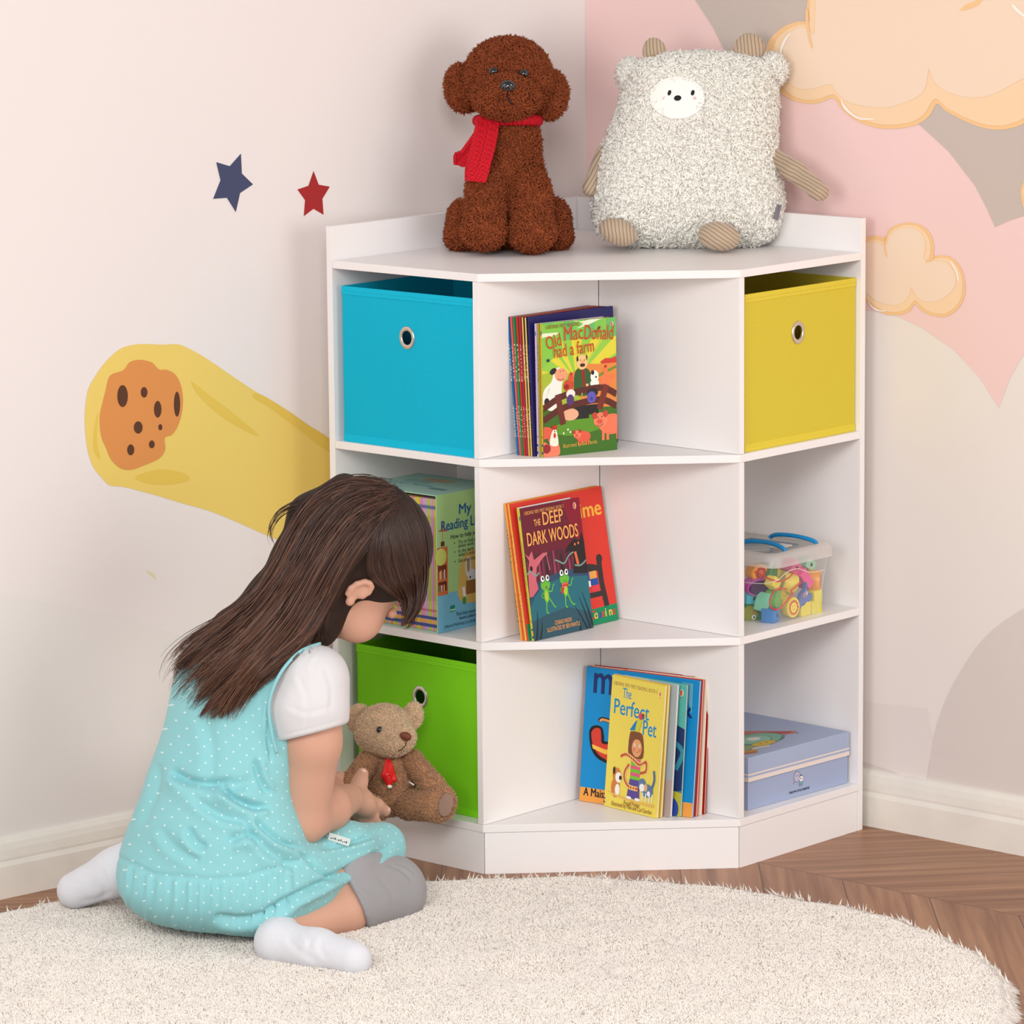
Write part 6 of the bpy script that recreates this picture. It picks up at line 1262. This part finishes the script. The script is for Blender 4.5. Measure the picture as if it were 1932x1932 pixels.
de(440, 1375, 0.015, 0.118, 0.120, 0.080, 0.04); de(412, 1500, 0.020, 0.124, 0.115, 0.096, 0.04); de(408, 1590, 0.025, 0.150, 0.095, 0.120, 0.04)
D.ell(G(430, 1665, 0.03), (0.158, 0.078, 0.135), CB, 0.03); D.ell(G(330, 1640, 0.06), (0.085, 0.072, 0.11), CB, 0.03)
D.cone(G(490, 1690, -0.01), G(560, 1662, 0.03), 0.062, 0.055, 0.03); D.cone(G(560, 1662, 0.03), G(650, 1610, 0.11), 0.056, 0.047, 0.02); D.cone(G(650, 1610, 0.11), G(722, 1594, 0.19), 0.047, 0.036, 0.02)
D.cone(G(470, 1640, 0.10), G(700, 1604, 0.33), 0.062, 0.050, 0.03); D.ell(G(620, 1628, 0.20), (0.11, 0.042, 0.13), CB, 0.03)
D.cone(G(690, 1612, 0.20), G(728, 1602, 0.24), 0.040, 0.030, 0.02)
# armhole and flat underside
D.half(G(430, 1768, -0.02), (0, 0, -1), 0.02)
V, Q = surf(D, 0.0036, 3)
ax0 = G(430, 1500, 0.03); rel = V-ax0; uang = np.arctan2(rel @ DB[2], rel @ DB[0])
d_ = (V-CAM) @ fw; px = 966+F0*((V-CAM) @ CR)/d_; py = 966-F0*((V-CAM) @ CU)/d_
seam = np.interp(px, [225, 292, 394, 462, 521, 600, 680, 760], [1618, 1650, 1660, 1655, 1636, 1612, 1588, 1560])
N = vnormals(V, Q); below = np.clip((py-seam)/60, 0, 1); ga_ = np.clip(1-(py-seam)/130, 0.15, 1)*(py > seam)
arc_ = np.interp(px, [225, 762], [0, 1])*46+0.5*np.sin(px*0.05)
V = V+N*(((0.0022*np.sin(arc_*2*np.pi*0.45+2*np.sin(px*0.021))+0.0016*np.sin(arc_*2*np.pi*0.83+1.3*np.sin(px*0.037)))*ga_*np.clip((py-seam)/14, 0, 1)+0.006*below-0.0035*np.exp(-((py-seam)/5)**2))*np.clip(0.4-(N @ fw), 0, 1)*np.clip((610-px)/70, 0, 1))[:, None]
V = creases(V, Q, [([(322, 1452), (345, 1470), (400, 1478), (440, 1470)], 7, 0.005), ([(412, 1480), (440, 1505), (480, 1520), (510, 1522)], 6, 0.006), ([(510, 1500), (490, 1470), (480, 1430)], 6, 0.004), ([(480, 1545), (500, 1565), (535, 1590), (575, 1600)], 6, 0.005), ([(352, 1560), (370, 1590), (390, 1600)], 8, 0.004), ([(430, 1590), (460, 1575), (490, 1580)], 8, 0.004),
     ([(300, 1440), (290, 1500), (262, 1560)], 9, 0.003), ([(560, 1600), (600, 1640), (640, 1660)], 6, 0.004), ([(500, 1720), (560, 1690), (640, 1650), (700, 1620), (745, 1590)], 7, 0.006), ([(400, 1730), (470, 1735), (560, 1700)], 8, 0.004), ([(600, 1600), (660, 1590), (720, 1570)], 6, 0.004), ([(510, 1320), (506, 1380), (512, 1440)], 4, 0.003), ([(380, 1330), (400, 1420), (390, 1500)], 12, 0.002), ([(300, 1560), (330, 1600), (380, 1625)], 9, 0.002), ([(450, 1540), (500, 1600), (560, 1640)], 9, 0.003), ([(360, 1500), (420, 1540), (470, 1545)], 9, 0.003), ([(325, 1450), (360, 1482), (430, 1485), (485, 1470)], 12, 0.004), ([(415, 1485), (450, 1515), (500, 1535)], 9, 0.004)], 2.2)
dress = npmesh('dress', V, Q, None, aq, girl); dress['label'] = 'aqua dress with small white dots'
uvl = dress.data.uv_layers.new(name='cloth'); vi = np.empty(len(dress.data.loops), np.int32); dress.data.loops.foreach_get('vertex_index', vi)
co = np.empty(len(dress.data.vertices)*3, np.float32); dress.data.vertices.foreach_get('co', co); co = co.reshape(-1, 3); rel = co-ax0
uu_ = (rel @ CR)*1.08+(rel @ fw)*0.35; vv_ = (rel @ CU)+(rel @ fw)*0.1+0.02*np.sin(uu_*12)
uvl.data.foreach_set('uv', np.stack([uu_[vi]+1, vv_[vi]+1], 1).astype(np.float32).ravel())
# turned-up hem showing at the knee and the strap edge
tube('hem_edge', smoothpoly([tuple(G(*p)) for p in [(560, 1722, -0.012), (610, 1690, 0.030), (650, 1664, 0.066), (690, 1648, 0.115), (728, 1634, 0.155), (752, 1614, 0.19), (757, 1594, 0.22), (742, 1570, 0.22)]], 6, False), 0.0030, aq, dress, 8)
tube('armhole_trim', smoothpoly([tuple(G(*p)) for p in [(604, 1214, -0.045), (565, 1230, -0.085), (528, 1272, -0.108), (508, 1326, -0.105), (512, 1380, -0.095), (522, 1420, -0.085)]], 6, False), 0.0026, aq, dress, 8)
tg = Art(); tg.rect(0, 0, 0.034, 0.014, (246, 244, 240)); 
for k in range(9): tg.rect(0.004+0.003*k, 0.0035+0.001*(k % 2), 0.0058+0.003*k, 0.0055+0.0012*(k % 3), (70, 64, 62))
ct_ = tg.build('care_tag', frameM(G(618, 1584, 0.046), CR*0.95-CU*0.3, CU*0.8+CR*0.25-fw*0.5), dress); ct_['label'] = 'white care tag'
# grey leggings over the right knee
gry = cloth('grey_marl', 0, (158, 156, 158)); 
F = Field(); F.cone(G(655, 1712, 0.060), G(736, 1684, 0.165), 0.0430, 0.052, 0.02); F.cone(G(736, 1678, 0.165), G(650, 1655, 0.10), 0.053, 0.057, 0.02); F.half(G(674, 1707, 0.06), -0.91*CR-0.42*CU-0.25*fw, 0.003)
V, Q = surf(F, 0.003, 2)
V = creases(V, Q, [([(665, 1668), (690, 1700), (697, 1752)], 2.0, 0.0012), ([(730, 1632), (755, 1640), (780, 1662)], 4, 0.003), ([(745, 1628), (765, 1634), (786, 1650)], 3, 0.002), ([(710, 1655), (735, 1680), (745, 1720)], 5, 0.0012)])
npmesh('legging', V, Q, None, gry, girl)['label'] = 'light grey knee-length legging'
F = Field(); F.cone(KL, G(620, 1640, 0.31), 0.049, 0.044, 0.02); fobj('legging', F, 0.004, gry, girl)
skm = mat('white_sock_knit', (226, 226, 232), 0.9, 0.15, bump=0.8, bscale=700, sheen=0.3)
F = Field(); F.cone(G(528, 1762, -0.060), G(525, 1776, -0.085), 0.031, 0.033, 0.015); F.cone(G(525, 1778, -0.088), G(600, 1794, -0.125), 0.0335, 0.0310, 0.015); F.cone(G(600, 1792, -0.125), G(668, 1810, -0.165), 0.0300, 0.0265, 0.015); F.half(G(566, 1745, -0.02), G(600, 1730, 0.02)-G(525, 1776, -0.085), 0.003)
V, Q = surf(F, 0.0028, 2); V = creases(V, Q, [([(570, 1752), (585, 1775), (575, 1800)], 5, 0.0016), ([(540, 1760), (560, 1790), (600, 1815)], 6, 0.0012), ([(610, 1765), (605, 1790), (620, 1810)], 5, 0.001)])
npmesh('sock', V, Q, None, skm, girl)['label'] = 'white ankle sock, sole up'
F = Field(); F.cone(G(262, 1622, 0.165), G(222, 1645, 0.17), 0.036, 0.037, 0.015); F.cone(G(222, 1645, 0.17), G(142, 1680, 0.185), 0.037, 0.0290, 0.015)
V, Q = surf(F, 0.003, 2); V = creases(V, Q, [([(150, 1700), (185, 1695), (215, 1680)], 5, 0.0014), ([(190, 1640), (200, 1670), (190, 1700)], 6, 0.001)]); npmesh('sock', V, Q, None, skm, girl)['label'] = 'white ankle sock, toes out'
# something red held between the hands
rt_ = thing('toy_piece', 'small red toy piece held in the child\'s far hand behind the arm', 'toy', G(622, 1472, 0.30))
F = Field(); F.cone(G(608, 1456, 0.29), G(630, 1478, 0.305), 0.010, 0.006, 0.003); fobj('toy_body', F, 0.002, mat('red_plastic', (170, 40, 34), 0.4), rt_)

# ---- hair: solid under-shape plus strands
hair_d = mat('hair_base', (42, 26, 20), 0.6, 0.3); 
hm = bpy.data.materials.new('brown_hair'); hm.use_nodes = True; nt = hm.node_tree; b = nt.nodes['Principled BSDF']; b.inputs['Roughness'].default_value = 0.36; b.inputs['Specular IOR Level'].default_value = 0.55
at_n = nt.nodes.new('ShaderNodeAttribute'); at_n.attribute_name = 'tone'; cr = nt.nodes.new('ShaderNodeValToRGB'); nt.links.new(at_n.outputs['Fac'], cr.inputs[0]); cr.color_ramp.elements[0].color = lin((38, 23, 18)); cr.color_ramp.elements[1].color = lin((122, 84, 64)); e = cr.color_ramp.elements.new(0.6); e.color = lin((66, 41, 32)); nt.links.new(cr.outputs[0], b.inputs['Base Color'])
HF = Field()
hell(HF, 0, -0.012, 0.027, (0.078, 0.091, 0.087), 0.01)
HF.half(h_(0, 0.058, 0.010), HFd*0.80-HUp*0.60, 0.012)
lo_cut = h_(0, 0, -0.030)
mane = [[(742, 925, 0.06), (650, 925, 0.06), (588, 975, 0.07), (555, 1050, 0.06), (505, 1120, 0.06), (430, 1180, 0.05), (385, 1215, 0.03), (362, 1240, 0.02)],
        [(742, 935, 0.04), (655, 970, 0.01), (600, 1040, 0.0), (560, 1110, 0.0), (510, 1180, 0.0), (450, 1240, -0.03), (415, 1270, -0.04), (395, 1290, -0.04)],
        [(742, 945, 0.02), (668, 1010, -0.02), (620, 1080, -0.02), (585, 1150, -0.01), (540, 1210, -0.04), (490, 1255, -0.075), (462, 1280, -0.075), (445, 1300, -0.075)],
        [(742, 955, 0.0), (690, 1030, -0.04), (640, 1090, -0.035), (612, 1150, -0.02), (590, 1205, -0.02)]]
for gl in mane[:3]:
    rr = np.interp(np.linspace(0, 1, len(gl)), [0, 0.3, 0.6, 1], [0.02, 0.034, 0.026, 0.004])
    for i in range(1, len(gl)-1): HF.cone(G(*gl[i]), G(*gl[i+1]), rr[i], rr[i+1], 0.02)
HF.cone(G(650, 1070, 0.02), G(600, 1180, 0.03), 0.045, 0.035, 0.02)
HV, HQ = surf(HF, 0.004, 2)
hair = npmesh('hair', HV, HQ, None, hair_d, girl)
allF = lambda P: np.minimum(np.minimum(HF.ev(P), B.ev(P)), np.minimum(D.ev(P), SLV.ev(P)))
DM = None
def surface_depth(X, Y):
    """march photo rays to the figure's surface (relative depth)"""
    global DM
    if DM is None:
        gx_, gy_ = np.meshgrid(np.arange(296, 832, 5.0), np.arange(886, 1400, 5.0)); ts = np.arange(-0.16, 0.16, 0.005)
        R_ = fw+CR*((gx_-966)/F0)[..., None]-CU*((gy_-966)/F0)[..., None]; best = np.full(gx_.shape, 9.0); pv_ = None
        for t in ts:
            v = allF((CAM+R_*(GD+t)).astype(np.float32))
            if pv_ is not None:
                m = (v < 0) & (best > 8); best[m] = t-0.005*np.clip(-v[m]/np.maximum(pv_[m]-v[m], 1e-6), 0, 1)
            pv_ = v
        DM = best
    fx = np.clip((X-296)/5, 0, DM.shape[1]-1.001); fy = np.clip((Y-886)/5, 0, DM.shape[0]-1.001); i, j = fy.astype(int), fx.astype(int); u, v = fx-j, fy-i
    c = np.stack([DM[i, j], DM[i, j+1], DM[i+1, j], DM[i+1, j+1]]); ok = c.max(0) < 8; wt = np.stack([(1-u)*(1-v), u*(1-v), (1-u)*v, u*v])
    return np.where(ok, (c*wt).sum(0), 0.05), ok
def strandmesh(name, guides, n, spread, rad, lift, par, m, tone=(0.0, 1.0), K=26, wav=3.0, clump_n=60, tight=0.16, cw=9.0):
    GP = [np.array(smoothpoly(g, 8, False)) for g in guides]; GP = [np.stack([np.interp(np.linspace(0, 1, K), np.linspace(0, 1, len(g)), g[:, c]) for c in range(2)], 1) for g in GP]
    X = np.zeros((n, K, 2)); t = np.linspace(0, 1, K)
    nc = max(n//clump_n, 1); cu_ = (np.arange(nc)+rng.random(nc))/nc*(len(GP)-1); cph, cfq, cam_, cend = rng.random(nc)*6.28, 0.5+rng.random(nc)*1.2, rng.random(nc), rng.random(nc)
    for i in range(n):
        ci = rng.integers(nc); loose = rng.random() < 0.12; uc = rng.random()*(len(GP)-1) if loose else cu_[ci]
        ut = np.clip(uc+rng.normal()*tight*(1-(0.0 if loose else 0.8)*t**1.2), 0, len(GP)-1.0001); a_ = ut.astype(int) if len(GP) > 1 else np.zeros(K, int); f_ = (ut-a_)[:, None]; kk = np.arange(K)
        GA = np.array(GP); p = GA[a_, kk]*(1-f_)+(GA[np.minimum(a_+1, len(GP)-1), kk]*f_ if len(GP) > 1 else 0)
        clump = rng.normal(size=2)*spread*(1-0.6*t[:, None]); ph, fq = cph[ci], cfq[ci]
        d = np.gradient(p, axis=0); d /= np.linalg.norm(d, axis=1)[:, None]+1e-9; nn = np.stack([-d[:, 1], d[:, 0]], 1)
        p = p+clump+nn*(wav*np.sin(ph+t*6.28*fq)*t)[:, None]
        p = p+nn*(np.sin(cph[ci]*3+t*5)*cw*cam_[ci]*t**1.5)[:, None]
        end = (0.78+0.2*cend[ci])*(1-0.10*rng.random()) if not loose else 0.7+0.3*rng.random(); st = rng.random()**2*0.25
        tt2 = st+(end-st)*t; X[i] = np.stack([np.interp(tt2, t, p[:, c]) for c in range(2)], 1)
    dd, ok = surface_depth(X[..., 0].ravel(), X[..., 1].ravel()); dd = dd.reshape(n, K); ok = ok.reshape(n, K)
    for i in range(n):
        if not ok[i].all():
            g = np.where(ok[i])[0]
            if len(g): dd[i] = np.interp(np.arange(K), g, dd[i][g])
    for _ in range(3): dd[:, 1:-1] = (dd[:, :-2]+dd[:, 1:-1]+dd[:, 2:])/3
    dd = dd-lift*(0.2+rng.random((n, 1)))
    R_ = fw+CR*((X[..., 0]-966)/F0)[..., None]-CU*((X[..., 1]-966)/F0)[..., None]
    P = CAM+R_*(GD+dd)[..., None]
    T_g = np.gradient(P, axis=1); T_g /= np.linalg.norm(T_g, axis=2)[..., None]+1e-9
    U = np.cross(T_g, -fw); U /= np.linalg.norm(U, axis=2)[..., None]+1e-9; W_ = np.cross(T_g, U)
    r = rad*(0.6+0.8*rng.random((n, 1, 1)))*np.interp(t, [0, 0.1, 0.75, 1], [0.5, 1, 0.9, 0.12])[None, :, None]
    rings_ = np.stack([P+r*(math.cos(a)*U+math.sin(a)*W_) for a in (math.pi/2, math.pi/2+2.094, math.pi/2+4.189)], 2)
    V = rings_.reshape(-1, 3); idx_ = np.arange(n*K*3).reshape(n, K, 3); Q = []
    for k in range(3):
        a, b_ = idx_[:, :-1, k], idx_[:, :-1, (k+1) % 3]; c, d = idx_[:, 1:, (k+1) % 3], idx_[:, 1:, k]; Q.append(np.stack([a, b_, c, d], -1).reshape(-1, 4))
    o = npmesh(name, V, np.concatenate(Q), None, m, par)
    tn = np.repeat(np.clip(tone[0]+(tone[1]-tone[0])*rng.random(n), 0, 1), K*3); at_ = o.data.attributes.new('tone', 'FLOAT', 'POINT'); tn = np.clip(tn+np.tile(np.repeat(0.35*t**2-0.08, 3), n), 0, 1); at_.data.foreach_set('value', tn.astype(np.float32))
    return o
g_back = [[(738, 921), (690, 906), (640, 912), (585, 945), (548, 1000), (520, 1060), (478, 1120), (420, 1165), (362, 1205), (325, 1245), (318, 1272)],
          [(740, 926), (660, 938), (605, 990), (568, 1060), (522, 1130), (465, 1190), (400, 1240), (352, 1282), (330, 1320)],
          [(741, 932), (672, 965), (620, 1030), (580, 1100), (540, 1165), (485, 1225), (430, 1280), (388, 1330), (366, 1352)],
          [(742, 938), (680, 990), (635, 1060), (600, 1130), (560, 1195), (508, 1245), (455, 1300), (425, 1345), (425, 1368)],
          [(743, 944), (695, 1010), (655, 1070), (622, 1135), (590, 1195), (545, 1240), (495, 1280), (455, 1320), (445, 1340)]]
strandmesh('hair_lock', g_back, 4200, 3.0, 0.00075, 0.012, hair, hm, (0.05, 1.0), clump_n=75, tight=0.13, cw=22.0, wav=5)
strandmesh('hair_lock', [g_back[0], g_back[1], g_back[2], g_back[3]], 420, 9.0, 0.0008, 0.018, hair, hm, (0.5, 1.0), wav=9, clump_n=20, cw=26)
strandmesh('hair_lock', [[(744, 950), (712, 1010), (672, 1062), (648, 1100), (622, 1150), (612, 1190), (618, 1222)], [(743, 946), (700, 1015), (655, 1075), (624, 1130), (598, 1180), (575, 1215), (548, 1245)]], 420, 3.0, 0.0008, 0.006, hair, hm, (0.0, 0.7), cw=3)
g_front = [[(736, 918), (770, 945), (795, 1000), (804, 1060), (802, 1110), (790, 1150), (772, 1176)], [(738, 922), (765, 965), (785, 1025), (796, 1090), (786, 1150), (766, 1180)], [(740, 928), (752, 980), (768, 1040), (785, 1100), (782, 1150), (758, 1184)], [(740, 935), (738, 990), (748, 1050), (765, 1110), (774, 1146), (752, 1184)], [(738, 942), (722, 1000), (718, 1055), (735, 1105), (768, 1145)], [(735, 950), (706, 1010), (694, 1060), (704, 1092), (742, 1122), (772, 1142)]]
strandmesh('hair_lock', g_front, 3000, 2.5, 0.00075, 0.006, hair, hm, (0.0, 0.75), wav=2, cw=3, tight=0.2)
strandmesh('hair_lock', [[(700, 905), (640, 915), (580, 940), (530, 965), (508, 1000), (512, 1035)], [(690, 908), (620, 925), (560, 955), (520, 990), (506, 1020), (520, 1050)]], 16, 6.0, 0.0005, 0.0, hair, hm, (0.2, 0.6), wav=5)
strandmesh('hair_lock', [[(780, 1140), (782, 1165), (770, 1185), (752, 1192)], [(775, 1135), (770, 1160), (765, 1180), (745, 1190)]], 10, 4.0, 0.0004, 0.004, hair, hm, (0.2, 0.6), wav=2)

# ================================================================ LIGHT AND CAMERA
w = bpy.data.worlds.new('daylight'); SC.world = w; w.use_nodes = True; bg = w.node_tree.nodes['Background']; bg.inputs[0].default_value = (0.95, 0.975, 1.0, 1); bg.inputs[1].default_value = 0.50
def area(name, loc, target, size, power, col=(1, 1, 1), sy=None):
    l = bpy.data.lights.new(name, 'AREA'); l.energy = power; l.color = col; l.size = size
    if sy: l.shape = 'RECTANGLE'; l.size_y = sy
    o = bpy.data.objects.new(name, l); COL.objects.link(o); o.location = loc; d = Vector(target)-Vector(loc); o.rotation_euler = d.to_track_quat('-Z', 'Y').to_euler(); return o
area('softbox_left', (-4.0, -1.8, 1.5), (-0.2, -0.4, 0.4), 1.2, 46, (1, 0.98, 0.96))
area('softbox_right', (-1.0, -4.2, 1.2), (-0.8, -0.1, 0.4), 1.8, 44, (1, 0.98, 0.96))
area('softbox_front', (-5.0, -4.3, 3.2), (-0.5, -0.6, 0.4), 1.5, 118, (1, 0.985, 0.965))
cam = bpy.data.cameras.new('camera'); cam.sensor_fit = 'HORIZONTAL'; cam.sensor_width = 36; cam.lens = F0/1932*36; cam.clip_end = 50
co_ = bpy.data.objects.new('camera', cam); COL.objects.link(co_)
up_ = np.cross(CR, fw); Mx = Matrix((Vector(CR), Vector(up_), Vector(-fw))).transposed().to_4x4(); Mx.translation = Vector(CAM); co_.matrix_world = Mx; SC.camera = co_
SC.view_settings.view_transform = 'Standard'; SC.view_settings.look = 'None'; SC.view_settings.gamma = 1; SC.view_settings.exposure = -0.19
